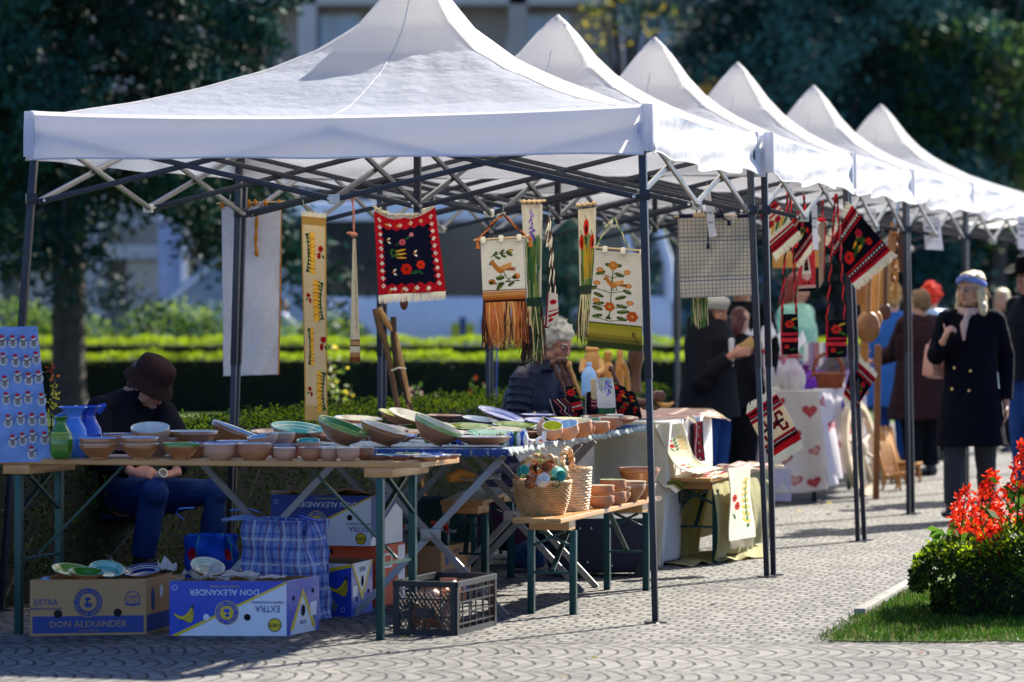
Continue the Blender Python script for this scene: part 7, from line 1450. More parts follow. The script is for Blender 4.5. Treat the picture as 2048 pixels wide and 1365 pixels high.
dbag('black bag covered in red flowers right of the iris cloth', [(1228, 768), (1250, 775), (1268, 832), (1234, 828)], 20.9, d_red)
dbag('black and red flowered bag with a green edge, last on the right', [(1250, 784), (1266, 783), (1284, 836), (1258, 840)], 21.0, d_red)
def d_iris(cv, W, Hh):
 cv.rect(0, Hh*.7, W, Hh, '2f5a44')
 for i in range(9): cv.line([(W*(.12+.09*i), 0), (W*(.15+.085*i), Hh*(.25+.03*(i*7 % 5)))], 1.4, '6a9a7a' if i % 2 else '4a7a8a')
 for i in range(7): cv.leaf(W*.62, Hh*(.04+.05*i), W*.3, W*.13, [60, 120, 90, 30, 150, 80, 100][i], '6a5ac0' if i % 2 else '9a90dc')
 for i in range(8): cv.line([(W*(.1+.1*i), Hh*.72), (W*(.2+.08*i), Hh)], 1.2, '4a8a5a')
 cv.poly([(0, Hh*.69), (W, Hh*.69), (W, Hh*.72), (0, Hh*.72)], 'e8e4dc')
dbag('white bag with a purple iris and a green lower part in front of the bottle', [(1195, 757), (1225, 756), (1230, 838), (1199, 838)], 20.55, d_iris, 'e6e2dc', .03)
MB_ = MB(); MB_.bar(P(1186, 758, 20.7), P(1188, 800, 20.7), .05, .03, bev=.01); tag(MB_.build('beige_pouch', BGE), 'beige cloth pouch standing between the bottle and the iris bag', 'pouch')
crumple('canvas_bag', 'beige canvas bag slumped left of the zigzag navy bag', P(1085, 835, 20.6), (.06, .08, .045), 93, BGE, cat='bag')
crumple('canvas_cloth', 'beige cloth crumpled on the table before the right hand bags', P(1250, 838, 20.6), (.07, .08, .02), 94, BGE, cat='cloth')
PET = M('bottle_plastic', (.45, .68, .92), rough=.08, var=.05, bump=.5, bscale=70, trans=.4, coat=.5); c = P(1178, 792, 21.2); s_ = 21.2/F
rt = thing('water_bottle', 'clear blue plastic water bottle with a pale cap', 'bottle', c)
MB().lathe([(0, 0), (14*s_, 0), (16*s_, 3*s_), (15.2*s_, 14*s_), (16*s_, 20*s_), (15.2*s_, 30*s_), (16*s_, 38*s_), (13*s_, 48*s_), (6*s_, 57*s_), (4.6*s_, 60*s_), (4.6*s_, 62*s_)], Matrix.Translation(c), 24).build('body', PET, rt, smooth=60)
MB().lathe([(0, 61*s_), (5.6*s_, 61*s_), (5.6*s_, 67*s_), (0, 67.5*s_)], Matrix.Translation(c), 16).build('cap', M('cap_blue', (.45, .62, .85), rough=.4), rt)
WD = M('carved_wood', hx('c08a44'), rough=.5, var=.2, scale=6, bump=.3, bscale=40, coat=.15); WDD = M('dark_carved_wood', hx('5a3420'), rough=.5, var=.3, scale=6, bump=.4, bscale=40, coat=.15)
q0, q1 = V((.30, 23.4, 0)), V((.98, 23.2, 0)); beer_table('trestle_table', 'trestle table with wooden carvings behind the seller in navy', [p2(q0), p2(q1), p2(q1+V((.3, 1.2, 0))), p2(q0+V((.3, 1.2, 0)))], .77, .026, 'table', 'pine trestle tables and benches')
def statue(label, x, y0, y1, D, prof, mat, cat='carving', lean=0, name='wooden_statue'):
 s_ = D/F; c = P(x, y1, D); rt = thing(name, label, cat, c, 'wooden carvings on the far table'); b = MB(); hh = (y1-y0)*s_
 b.tube([c+V((lean*t*s_, 0, t*hh)) for t, r, e in prof], [(r*s_, r*s_*e) for t, r, e in prof], 14, side=V((1, 0, 0))); b.build('figure', mat, rt); return rt, b
rt, _ = statue('pale wooden statue of a broad robed figure left of the bottle', 1184, 690, 795, 23.6, [(0, 14, 1), (.1, 16, 1), (.3, 15, .9), (.42, 18, .9), (.46, 21, .8), (.55, 19, .9), (.75, 17, 1), (.86, 12, 1), (.92, 14, 1), (1, 8, 1)], WD)
for sx_ in (-1, 1): MB().tube([P(1184+sx_*17, 722, 23.5), P(1184+sx_*20, 742, 23.45), P(1184+sx_*8, 748, 23.35)], [.022, .02, .016], 8).build('arm', WD, rt)
rt, _ = statue('slim pale wooden statue of a standing figure', 1216, 702, 795, 23.6, [(0, 10, 1), (.3, 9, 1), (.5, 12, .8), (.68, 11, .9), (.76, 5, 1), (.85, 8, 1), (.97, 8, 1), (1, 3, 1)], WD)
rt, _ = statue('second slim wooden statue with a raised arm', 1240, 696, 795, 23.7, [(0, 10, 1), (.3, 8, 1), (.5, 10, .8), (.7, 9, .9), (.78, 5, 1), (.88, 7, 1), (1, 3, 1)], WD)
MB().tube([P(1246, 728, 23.6), P(1254, 745, 23.6), P(1258, 790, 23.6)], [.02, .016, .012], 8).build('arm', WD, rt)
rt, _ = statue('dark carved wooden vase shaped figure near the first tent post', 1272, 690, 785, 23.5, [(0, 12, 1), (.2, 10, 1), (.4, 9, 1), (.6, 13, .9), (.8, 17, .9), (.93, 14, 1), (1, 6, 1)], WDD)
for i, (x0, y0, x1, y1, r, lab) in enumerate(((1105, 728, 1140, 800, .012, 'dark carved stick leaning before the seller, leftmost'), (1118, 722, 1148, 798, .012, 'brown carved stick leaning before the seller, second'), (1130, 722, 1156, 796, .011, 'light brown carved stick leaning before the seller, third'), (1138, 730, 1162, 796, .011, 'amber carved stick leaning before the seller, last'), (1222, 738, 1238, 770, .010, 'dark wooden spoon handle standing between the statues'))):
 D = 21.3 if i < 4 else 22.0; b = MB(); n = 9; pts = [P(x0+(x1-x0)*t, y0+(y1-y0)*t, D) for t in np.linspace(0, 1, n)]; b.tube(pts, [r*(1.25 if j % 3 == 0 else .9) for j in range(n)], 8); b.ell(pts[0], (r*1.6, r*1.6, r*2)); o = b.build('carved_stick', WDD if i != 3 else WD); tag(o, lab, 'stick', 'carved sticks')
for i, (x, y, w_, h_, lab) in enumerate(((1288, 802, 40, 14, 'dark curved wooden bowl lying behind the first post'), (1315, 790, 30, 22, 'dark wooden box carving right of the first post'), (1300, 815, 46, 10, 'flat wooden board piece on the carving table'), (1330, 808, 36, 10, 'pale wooden tray edge at the end of the carving table'))):
 D = 22.9; c = P(x, y, D); b = MB(); b.tube([P(x-w_/2, y-4, D), P(x-w_*.2, y+2, D-.03), P(x+w_*.2, y+3, D), P(x+w_/2, y-3, D)], [(h_*.2*D/F, h_*.3*D/F), (h_*.5*D/F, h_*.4*D/F), (h_*.5*D/F, h_*.4*D/F), (h_*.25*D/F, h_*.3*D/F)], 10); o = b.build('wooden_carving', WDD if i < 3 else WD); tag(o, lab, 'carving', 'wooden carvings on the far table')
STK = [M('stick_brown', hx('6b4a2c'), rough=.55, var=.35, scale=30, bump=.5, bscale=90), M('stick_tan', hx('b88a50'), rough=.5, var=.3, scale=20, bump=.3), M('stick_dark', hx('40291a'), rough=.55, var=.3, bump=.4)]
for i, (a, b_, c_, m, lab) in enumerate((((750, 618), (772, 690), (798, 830), 0, 'walking stick with burnt pattern, leftmost of the tied bundle'), ((757, 616), (790, 668), (822, 830), 1, 'pale knobby walking stick in the middle of the tied bundle'), ((787, 634), (792, 720), (824, 830), 2, 'dark straight walking stick at the back of the tied bundle'))):
 D = 21.9; pts = [P(*a, D), P((a[0]+b_[0])/2-2, (a[1]+b_[1])/2, D), P(*b_, D), P((c_[0]+b_[0])/2+1, (c_[1]+b_[1])/2, D), P(*c_, D), P(c_[0]+38, c_[1]+210, D-.1)]; o = MB().tube(pts, [.017, .02, .017, .018, .017, .014], 9).build('walking_stick', STK[m]); tag(o, lab, 'walking stick', 'walking sticks tied together')
o = MB().tube([P(783, 742, 21.85), P(797, 736, 21.84), P(812, 738, 21.86)], .005, 6).build('string', YC); tag(o, 'pale string tied round the bundle of walking sticks', 'string')
sp = thing('wooden_spoon', 'wooden spoon tip showing below the flowered rug', 'spoon', P(808, 620, 21.4)); MB().tube([P(808, 500, 21.4), P(808, 596, 21.4)], .006, 6).build('stem', WD, sp); MB().ell(P(808, 606, 21.4), (.024, .012, .042)).build('bowl', WDD, sp)
o = MB().tube([P(999, 560, 26.6), P(994, 700, 26.6), P(992, 830, 26.6)], .006, 5).build('blue_rope', M('rope_blue', hx('4a5aa0'), rough=.8)); tag(o, 'blue rope hanging beside the fourth tent leg left of the seller', 'rope')
b = MB(); rt = thing('suitcase', 'large black suitcase lying in the shade behind the basket bench', 'suitcase', (.45, 20.3, 0)); SC = M('black_fabric_case', (.010, .012, .022), rough=.7, bump=.4, bscale=200)
MB().box((.47, 20.25, .17), (.54, .3, .30), Matrix.Rotation(.12, 3, 'Z'), bev=.04).build('shell', SC, rt)
for x in (.25, .68): MB().lathe([(0, -.012), (.03, -.012), (.034, 0), (.03, .012), (0, .012)], Matrix.Translation((x, 20.1, .034))@Matrix.Rotation(R(90), 4, 'X'), 14).build('wheel', BLK, rt)
for x, z in ((.36, .3), (.42, .3), (.52, .22), (.53, .10), (.40, .12)): MB().ell((x, 20.09+.12*(x-.47), z-.04), (.006, .004, .006)).build('stud', SIL, rt)
for i, (x, y, z, sx_, sy_, sz_, c, lab) in enumerate(((-.42, 20.3, .2, .3, .3, .42, hx('123a34'), 'dark green folded fabric bundle under the tables'), (-.12, 21.0, .24, .34, .3, .3, hx('4a2030'), 'dark wine red fabric bundle below the small bench'), (.08, 21.6, .3, .5, .3, .45, hx('1c1838'), 'deep purple cloth bundle in the shade under the tables'), (.1, 20.6, .08, .16, .2, .14, hx('2c4a78'), 'bluish plastic bundle on the paving by the table legs'))):
 b = MB(); b.box((x, y, z), (sx_, sy_, sz_), Matrix.Rotation(.2, 3, 'Z'), bev=.05); o = b.build('cloth_bundle', M('bundle_%d' % i, tuple(c), rough=.9, bump=1, bscale=12, bdist=.01)); tag(o, lab, 'bundle', 'bundles stored under the tables'); md = o.modifiers.new('s', 'SUBSURF'); md.levels = md.render_levels = 3
 tx_ = bpy.data.textures.new('cr%d' % i, 'CLOUDS'); tx_.noise_scale = .1; dm = o.modifiers.new('d', 'DISPLACE'); dm.texture = tx_; dm.strength = .06
rt = thing('cool_box', 'grey cool box with a white lid beside the hearts tablecloth', 'cool box', G(1438, 960)); c = G(1438, 955)
MB().box((c.x, c.y+.2, .2), (.30, .3, .40), Matrix.Rotation(.1, 3, 'Z'), bev=.02).build('body', M('cool_box_grey', hx('4a5260'), rough=.5), rt); MB().box((c.x, c.y+.2, .43), (.33, .33, .07), Matrix.Rotation(.1, 3, 'Z'), bev=.015).build('lid', M('cool_box_lid', hx('c8c8cc'), rough=.4), rt)
b = MB();
for i in range(8): b.box((c.x-.06+i*.016, c.y+.03, .437), (.006, .004, .02))
b.build('vent', BLK, rt, smooth=0)
q0, q1 = V((1.62, 27.6, 0)), V((2.20, 27.45, 0)); r0 = V((.52, 2.1, 0)); TH = .80
beer_table('trestle_table', 'trestle table under the tablecloth with pink hearts', [p2(q1), p2(q1+r0), p2(q0+r0), p2(q0)], TH, .026, 'table', 'pine trestle tables and benches')
ht = thing('hearts_tablecloth', 'white tablecloth printed with pink and red hearts', 'tablecloth', (2.1, 28, 0))
def heart(cv, x, y, s, c1, c2, a=0):
 for k, c in ((1, c1), (.62, c2)):
  t = np.linspace(0, 2*math.pi, 24, endpoint=False); hx_ = 16*np.sin(t)**3/16; hy = -(13*np.cos(t)-5*np.cos(2*t)-2*np.cos(3*t)-np.cos(4*t))/16
  ca, sa = math.cos(a), math.sin(a); cv.poly([(x+s*k*(u*ca-w_*sa), y+s*k*(u*sa+w_*ca)) for u, w_ in zip(hx_, hy)], c)
cvh = Canvas(170, 200, 'e6dfda', .9, 0, 0, weave=.03); rr = random.Random(4)
for i, (x, y) in enumerate(((30, 20), (95, 22), (150, 40), (20, 80), (70, 75), (120, 88), (40, 120), (105, 132), (155, 120), (15, 150), (60, 165), (120, 175), (150, 182))): heart(cvh, x, y, rr.uniform(10, 15), rr.choice(['b84a52', 'c8707a', 'a86060']), rr.choice(['cc5a60', 'e0b0a8', 'd8908c']), rr.uniform(-.5, .5))
zq = V((0, 0, TH+.008)); a, b_ = q0+V((-.02, -.03, 0)), q1+V((.02, -.03, 0))
cloth('front_fall', [a+zq, b_+zq, b_+V((.06, -.10, .10)), a+V((-.14, -.1, .02))], cvh, ht, wave=lambda u, v: .035*v*np.sin(u*14)+.02*v*np.sin(u*5+1))
cvh2 = Canvas(240, 170, 'e6dfe2', .6, 0, 0, weave=.03)
for i in range(16): heart(cvh2, 12+(i*53) % 230, 20+(i*37) % 140, rr.uniform(9, 13), 'c05a68', 'e0a0a8', rr.uniform(-.5, .5))
cloth('side_fall', [b_+zq, b_+r0*1.03+zq, b_+r0*1.03+V((.05, 0, .30)), b_+V((.06, -.10, .12))], cvh2, ht, wave=lambda u, v: .045*v*np.sin(u*38)+.02*v*np.sin(u*17))
cloth('top_cover', [a+r0+zq, b_+r0+zq, b_+zq, a+zq], Canvas(60, 60, 'e0dad8', .4), ht)
cvp = Canvas(38, 50, '4a38b0', 1.3, 0, 0, weave=.05)
for i in range(8): cvp.rect(3, 26+i*3, 17, 27.2+i*3, 'c8c0e8').rect(20, 26+i*3, 35, 27.2+i*3, 'c8c0e8')
cvp.ell(18, 10, 9, 8, 'd8782c').ell(18, 10, 6, 5, 'd8c8d8').leaf(4, 6, 10, 3, 70, 'd8a838').rect(0, 47, 38, 50, 'b8b0e0')
rt = thing('calendar_cloth', 'purple printed calendar cloth hanging off the hearts table side', 'leaflet', P(1672, 850, 28)); cloth('printed_panel', [P(1655, 802, 27.95), P(1692, 800, 28.5), P(1690, 852, 28.5), P(1653, 855, 27.95)], cvp, rt, wave=wv(.004, 5, 3));
GLR = M('glue_hook', (.4, .4, .4), metal=1)
CEL = M('cellophane', (.78, .78, .82), rough=.12, trans=.5, bump=.5, bscale=25, var=.15, coat=.6, alpha=.55); SALT = M('soap_beige', hx('d0bf98'), rough=.8)
def gift(x, ybase, D, lab, s=1, rib='c8283c', inside=('c04050', 'd8b8c0')):
 c = P(x, ybase, D); c.z = TH+.012; rt = thing('wrapped_gift', lab, 'gift', c, 'cellophane gifts on the hearts table')
 MB().lathe([(0, 0), (.075*s, 0), (.08*s, .02), (.078*s, .09*s), (0, .095*s)], Matrix.Translation(c), 16).build('container', SALT, rt)
 b = MB();
 for i in range(5): b.ell(c+V((.03*math.cos(i*1.3), .03*math.sin(i*1.3), .12*s+.01*(i % 2))), .026*s, mi=i % 2)
 b.build('soap_petals', [M('petal_'+inside[0], hx(inside[0]), rough=.7), M('petal_'+inside[1], hx(inside[1]), rough=.7)], rt)
 b = MB(); n = 26; pf = [(.085, 0), (.10, .06), (.09, .13), (.05, .19), (.022, .235), (.03, .26), (.07, .32), (.10, .38)]
 vs = [c+V((r*s*(1+.16*math.sin(k*2.7)*(1 if z > .24 else .5))*math.cos(2*math.pi*k/n), r*s*(1+.16*math.sin(k*2.7))*math.sin(2*math.pi*k/n), z*s+(.05*s*math.sin(k*3.9) if z > .35 else 0))) for r, z in pf for k in range(n)]
 b.add(vs, [(i*n+k, i*n+(k+1) % n, (i+1)*n+(k+1) % n, (i+1)*n+k) for i in range(len(pf)-1) for k in range(n)]); b.build('cellophane', CEL, rt, smooth=20)
 b = MB(); b.lathe([(.026*s, .225*s), (.034*s, .24*s), (.026*s, .25*s)], Matrix.Translation(c), 14)
 for a_ in (-1, 1): b.tube([c+V((0, -.03, .24*s)), c+V((a_*.05*s, -.04, .26*s)), c+V((a_*.07*s, -.04, .23*s)), c+V((a_*.02, -.035, .235*s))], .008*s, 6)
 b.build('ribbon', M('ribbon_'+rib, hx(rib), rough=.5), rt)
gift(1584, 795, 27.75, 'cellophane wrapped gift with a red bow in the middle of the hearts table', 1.02)
gift(1520, 795, 27.9, 'tall cellophane wrapped gift at the left of the hearts table', 1.15)
gift(1552, 790, 28.6, 'cellophane wrapped gift behind the double post', .9, 'b03050', ('8a5ab0', 'd8c8e8'))
for i, (x, y, D, r, c, lab) in enumerate(((1612, 782, 27.9, .05, '8a4ac8', 'purple felt figure right of the middle gift'), (1560, 740, 28.9, .04, 'c8508a', 'pink flower bundle behind the gifts'), (1600, 745, 28.9, .045, '7a3a8a', 'violet flower bundle behind the middle gift'), (1630, 765, 28.4, .04, '9a6ad0', 'lilac bundle beside the wicker basket'), (1705, 765, 29.0, .045, 'b8a8e0', 'pale lilac packet right of the wicker basket'))):
 c0 = P(x, y, D); rg = np.random.default_rng(i); pts = np.array(c0)+rg.normal(0, 1, (260, 3))*r*np.array([.8, .6, 1]); v, f = leaves(pts, .045, aspect=.7, rng=rg); rt = thing('flower_bundle', lab, 'flowers', c0, 'flower bundles on the hearts table'); fast_mesh('blossoms', v, f, leafmat('blossom_'+c, tuple(hx(c)), .4), rt)
 MB().tube([c0+V((0, 0, -.02)), V((c0.x, c0.y, TH+.01))], .02, 8).build('stems', SVL, rt)
c = P(1656, 790, 28.2); c.z = TH+.01
WKR = M('wicker_red_brown', hx('8a4420'), rough=.5, var=.25, bump=.3, coat=.2)
b_save = WK; rt = basket('wicker_basket', 'reddish brown wicker basket of lavender on the hearts table', c, .13, .10, .11, WKR, 5, (.11, 0, .16, 1), 9, 26, .8)
for ch_ in rt.children:
 for i in range(len(ch_.data.materials)): ch_.data.materials[i] = WKR
rt['group'] = 'lavender display'
LAV = leafmat('lavender_grey', (.30, .30, .26), .3); LAV2 = leafmat('lavender_purple', (.25, .2, .38), .3)
rg = np.random.default_rng(77); b = MB(); c0 = P(1665, 745, 28.5); rt = thing('lavender_bunch', 'bunch of dried lavender spread above the brown basket', 'flowers', (c0.x, c0.y, TH+.1))
for i in range(110):
 a = V((c0.x-.12+rg.random()*.2, c0.y+rg.normal()*.06, TH+.12)); e = a+V((.08+rg.random()*.16, rg.normal()*.05, .05+rg.random()*.17)); b.tube([a, (a+e)/2+V((0, 0, .02)), e], [.003, .005, .007], 4, mi=i % 2)
b.build('stalks', [LAV, LAV2], rt, smooth=0)
o = MB();
for i in range(7): o.box(P(1618+i*9, 702, 29.6), (.03, .03, .32), bev=.006, mi=i % 3)
rt = thing('textile_stack', 'row of rolled patterned textiles standing behind the gifts', 'textiles', P(1645, 740, 29.6));
for i in range(7): MB().tube([P(1612+i*10, 735, 29.6), P(1613+i*10, 685, 29.6)], .02, 8).build('roll', [LINEN, M('roll_mauve', hx('8a7a9a'), rough=.9, var=.4, scale=60), M('roll_red', hx('a06a70'), rough=.9, var=.4, scale=60)][i % 3], rt)
MB().box(P(1650, 740, 29.6)+V((0, 0, -.01)), (.42, .2, .03), bev=.004).build('shelf', PINE, rt)
BRN = M('old_brown_wood', hx('7a4a20'), rough=.55, var=.3, scale=8, bump=.5, bscale=50)
o = MB().bar(P(1756, 690, 27.9), V((P(1752, 954, 27.9).x, 27.9, 0)), .05, .045, bev=.004); tag(o.build('wooden_post', BRN), 'brown wooden post standing in front of the spoked wheel', 'post')
o = MB().bar(P(1730, 520, 26.3), P(1728, 790, 26.3), .085, .05, bev=.006); tag(o.build('wooden_post', M('pale_old_wood', hx('a06a2c'), rough=.55, var=.25, scale=8, bump=.4)), 'broad golden wooden post behind the hanging ladles', 'post')
o = MB().bar(P(1545, 520, 26.5), P(1640, 518, 26.5), .05, .12, bev=.006); tag(o.build('wooden_beam', WD), 'short golden wooden beam behind the red panel', 'beam')
def ladle(x, y0, y1, D, rb, lab, mat, w_=.014):
 rt = thing('wooden_ladle', lab, 'ladle', P(x, y1, D), 'wooden ladles hanging at the wood stall'); s_ = D/F
 MB().tube([P(x+3, y0, D), P(x+1, (y0+y1)/2, D), P(x, y1-rb/s_*1.6, D)], [w_*1.4, w_, w_], 8).build('handle', mat, rt)
 MB().ell(P(x, y1-rb/s_*1.2, D), (rb, rb*.5, rb*1.3)).build('bowl', mat, rt)
WDM = M('ladle_wood', hx('94602f'), rough=.5, var=.3, scale=10, bump=.3, coat=.2)
ladle(1736, 500, 684, 25.2, .082, 'large wooden ladle with an oval bowl hanging lowest', WDM, .02)
ladle(1752, 520, 655, 25.6, .045, 'pale smaller ladle beside the large one', WD, .016); ladle(1770, 500, 640, 25.7, .045, 'dark narrow ladle right of the pale one', WDD, .014)
for i, (x0, y0, x1, y1, w_, D, m, lab) in enumerate(((1722, 540, 1724, 610, .10, 25.4, WDM, 'dark carved board with a square end behind the ladles'), (1767, 515, 1764, 620, .10, 25.8, WD, 'golden grooved wooden board hanging right of the large ladle'), (1785, 470, 1778, 560, .06, 26.0, WDM, 'curved dark wooden scoop hanging near the top'), (1748, 560, 1745, 640, .05, 25.9, WD, 'long pale wooden spatula behind the ladles'), (1797, 455, 1808, 545, .05, 26.2, WDD, 'dark reddish wooden tool hanging near the fourth post'), (1792, 545, 1790, 600, .03, 26.1, WD, 'small pale wooden scoop at the right of the hanging tools'))):
 b = MB(); b.bar(P(x0, y0, D), P(x1, y1, D), w_, .02, up=V((0, 1, 0)), bev=.004); b.tube([P(x0, y0-26, D), P(x0, y0, D)], [.012, .02], 8);
 if i in (1, 2):
  for k in range(5): b.ell(P(x0+(x1-x0)*k/4+w_*F/D*.5, y0+(y1-y0)*k/4, D), (.016, .012, .02))
 tag(b.build('wooden_tool', m), lab, 'wooden tool', 'carved wooden tools hanging at the wood stall')
o = MB().tube([P(1798, 402, 26.4), P(1787, 455, 26.4), P(1774, 492, 26.4)], [.012, .010, .008], 6).build('ribbon', M('pale_blue_ribbon', hx('9ab4d8'), rough=.7)); tag(o, 'twisted pale blue ribbon tied from the tent bar to the ladles', 'ribbon')
c = V((P(1752, 880, 28.3).x-.12, 28.3, .36)); rt = thing('wagon_wheel', 'pale spoked cart wheel leaning at the wood stall', 'wheel', (c.x, c.y, 0)); mx = Matrix.Translation(c)@Matrix.Rotation(R(-18), 4, 'X')@Matrix.Rotation(R(66), 4, 'Z')@Matrix.Rotation(R(90), 4, 'X')
PW = M('pale_grey_wood', hx('c4b49a'), rough=.8, var=.2, scale=12, bump=.4)
MB().lathe([(.31, -.025), (.36, -.025), (.36, .025), (.31, .025), (.31, -.025)], mx, 36).build('felloe', PW, rt)
for i in range(10): a = 2*math.pi*i/10; MB().tube([mx@V((.05*math.cos(a), .05*math.sin(a), 0)), mx@V((.32*math.cos(a), .32*math.sin(a), 0))], [.018, .013], 8).build('spoke', PW, rt)
MB().lathe([(0, -.06), (.05, -.05), (.07, 0), (.05, .05), (0, .06)], mx, 16).build('hub', PW, rt)
def slatchair(x, y, D, s, rz, lab):
 c = P(x, y, D); c.z = 0; rt = thing('wooden_chair', lab, 'chair', c, 'small slatted wooden chairs'); m = Matrix.Translation(c)@Matrix.Rotation(rz, 4, 'Z')@Matrix.Scale(s, 4)
 for sx_ in (-.2, .2):
  for pts, nm in ((((sx_, -.2, 0), (sx_, -.18, .33)), 'leg'), (((sx_, .22, 0), (sx_, .1, .3)), 'leg'), (((sx_, -.22, .32), (sx_, .2, .22)), 'side_rail'), (((sx_, .12, .2), (sx_, .36, .85)), 'back_post')): MB().bar(m@V(pts[0]), m@V(pts[1]), .03*s, .05*s, bev=.004).build(nm, WD, rt)
 for i in range(6): MB().bar(m@V((-.22, -.22+i*.075, .345-i*.018)), m@V((.22, -.22+i*.075, .345-i*.018)), .055*s, .018*s, bev=.003).build('seat_slat', WD, rt)
 for i in range(5): MB().bar(m@V((-.18+i*.09, .16, .3)), m@V((-.18+i*.09, .36, .9)), .06*s, .015*s, up=m.to_3x3()@V((0, -1, .4)), bev=.003).build('back_slat', WD, rt)
slatchair(1797, 938, 29.2, .42, .8, 'small slatted chair of light wood beside the cart wheel')
slatchair(1812, 940, 30.4, .46, 1.2, 'second slatted wooden chair partly behind the fourth post')
slatchair(1778, 930, 30.4, .5, .3, 'slatted wooden chair behind the cart wheel')
tag(MB().box((P(1520, 0, 27.2).x, 27.2+.3, .13), (.44, .3, .24), Matrix.Rotation(.15, 3, 'Z'), bev=.01).build('storage_box', M('storage_lilac', hx('b8b4c8'), rough=.5)), 'pale storage box on the paving under the hearts tablecloth', 'box')
for x, y, D, lab in ((1040, 0, 19.4, ''),): pass
# people
TMP = bpy.data.scenes.new('tmp_eval')
def blob(mb, name, mats, parent, voxel=.008, smooth=4, disp=0, dscale=.08, origin=None, label=None, fmat=None):
 """union of the shapes in mb as one smooth continuous surface"""
 me = bpy.data.meshes.new('b'); me.from_pydata(mb.v, [], mb.f); ob = bpy.data.objects.new('b', me); TMP.collection.objects.link(ob)
 m = ob.modifiers.new('r', 'REMESH'); m.mode = 'VOXEL'; m.voxel_size = voxel; m.adaptivity = 0
 if smooth: m = ob.modifiers.new('s', 'SMOOTH'); m.factor = .5; m.iterations = smooth
 if disp:
  t = bpy.data.textures.get('cl%g' % dscale) or bpy.data.textures.new('cl%g' % dscale, 'CLOUDS'); t.noise_scale = dscale
  m = ob.modifiers.new('d', 'DISPLACE'); m.texture = t; m.strength = disp; m.mid_level = .5; m.texture_coords = 'LOCAL'
 vl = TMP.view_layers[0]; vl.update(); dg = vl.depsgraph
 r = bpy.data.meshes.new_from_object(ob.evaluated_get(dg)); bpy.data.objects.remove(ob)
 n = len(r.vertices); co_ = np.empty(n*3); r.vertices.foreach_get('co', co_); co_ = co_.reshape(-1, 3)
 org = ORG[parent.name] if parent is not None else V(origin)
 r.vertices.foreach_set('co', (co_-np.array(org)).ravel()); r.materials.clear()
 for mm in (mats if isinstance(mats, (list, tuple)) else [mats]): r.materials.append(mm)
 r.polygons.foreach_set('material_index', np.zeros(len(r.polygons), np.int32)); r.polygons.foreach_set('use_smooth', np.ones(len(r.polygons), bool))
 r.update(); o = bpy.data.objects.new(name, r); COL.objects.link(o); ORG[o.name] = org
 if parent is not None: o.parent = parent
 if label: o['label'] = label
 return o
SKIN = M('skin', (.46, .24, .16), rough=.5, var=.1, scale=14, bump=.1, bscale=200); SKINR = M('skin_ruddy', (.40, .18, .12), rough=.55, var=.12, scale=14, bump=.1)
LIP = M('lips', (.36, .09, .08), rough=.4); EYW = M('eye_white', (.6, .58, .55), rough=.2, bump=0); EYD = M('eye_iris', (.03, .02, .015), rough=.1, bump=0)
def wool(n, h, rough=.9, bump=.6, bs=120, var=.12): return M(n, hx(h), rough=rough, var=var, scale=8, bump=bump, bscale=bs, spec=.12)
def hairm(n, h): return M('hair_'+n, hx(h), rough=.5, var=.3, scale=30, bump=.8, bscale=160, spec=.4)
def hand(mb, w, d, n, curl=.5, th=1, s=1, spread=.021):
 w, d, n = V(w), V(d).normalized(), V(n); n = (n-d*n.dot(d)).normalized(); x = d.cross(n)
 mb.tube([w-d*.03*s, w, w+d*.04*s, w+d*.088*s], [(.024*s, .019*s), (.026*s, .018*s), (.040*s, .016*s), (.038*s, .013*s)], 12, side=x)
 for i, L in enumerate((.066, .076, .070, .054)):
  b = w+d*.084*s+x*th*(1.5-i)*spread*s; a = curl*.5; pts = [b-d*.012*s, b]
  for k, f_ in enumerate((.45, .32, .23)):
   a += curl*(.4 if k == 0 else .8); dd = d*math.cos(a)+n*math.sin(a); pts.append(pts[-1]+dd*L*f_*s)
  mb.tube(pts, [.0088*s, .009*s, .0082*s, .0076*s, .0062*s], 8); mb.ell(pts[-1], .0064*s, seg=8, rings=6)
 b = w+d*.022*s+x*th*.028*s; p1 = b+(d*.55+x*th*.75+n*.35).normalized()*.036*s; p2_ = p1+(d*.85+x*th*.2+n*.45).normalized()*.03*s
 mb.tube([b-x*th*.012*s, b, p1, p2_], [.013*s, .013*s, .0105*s, .0085*s], 8); mb.ell(p2_, .0088*s, seg=8, rings=6)
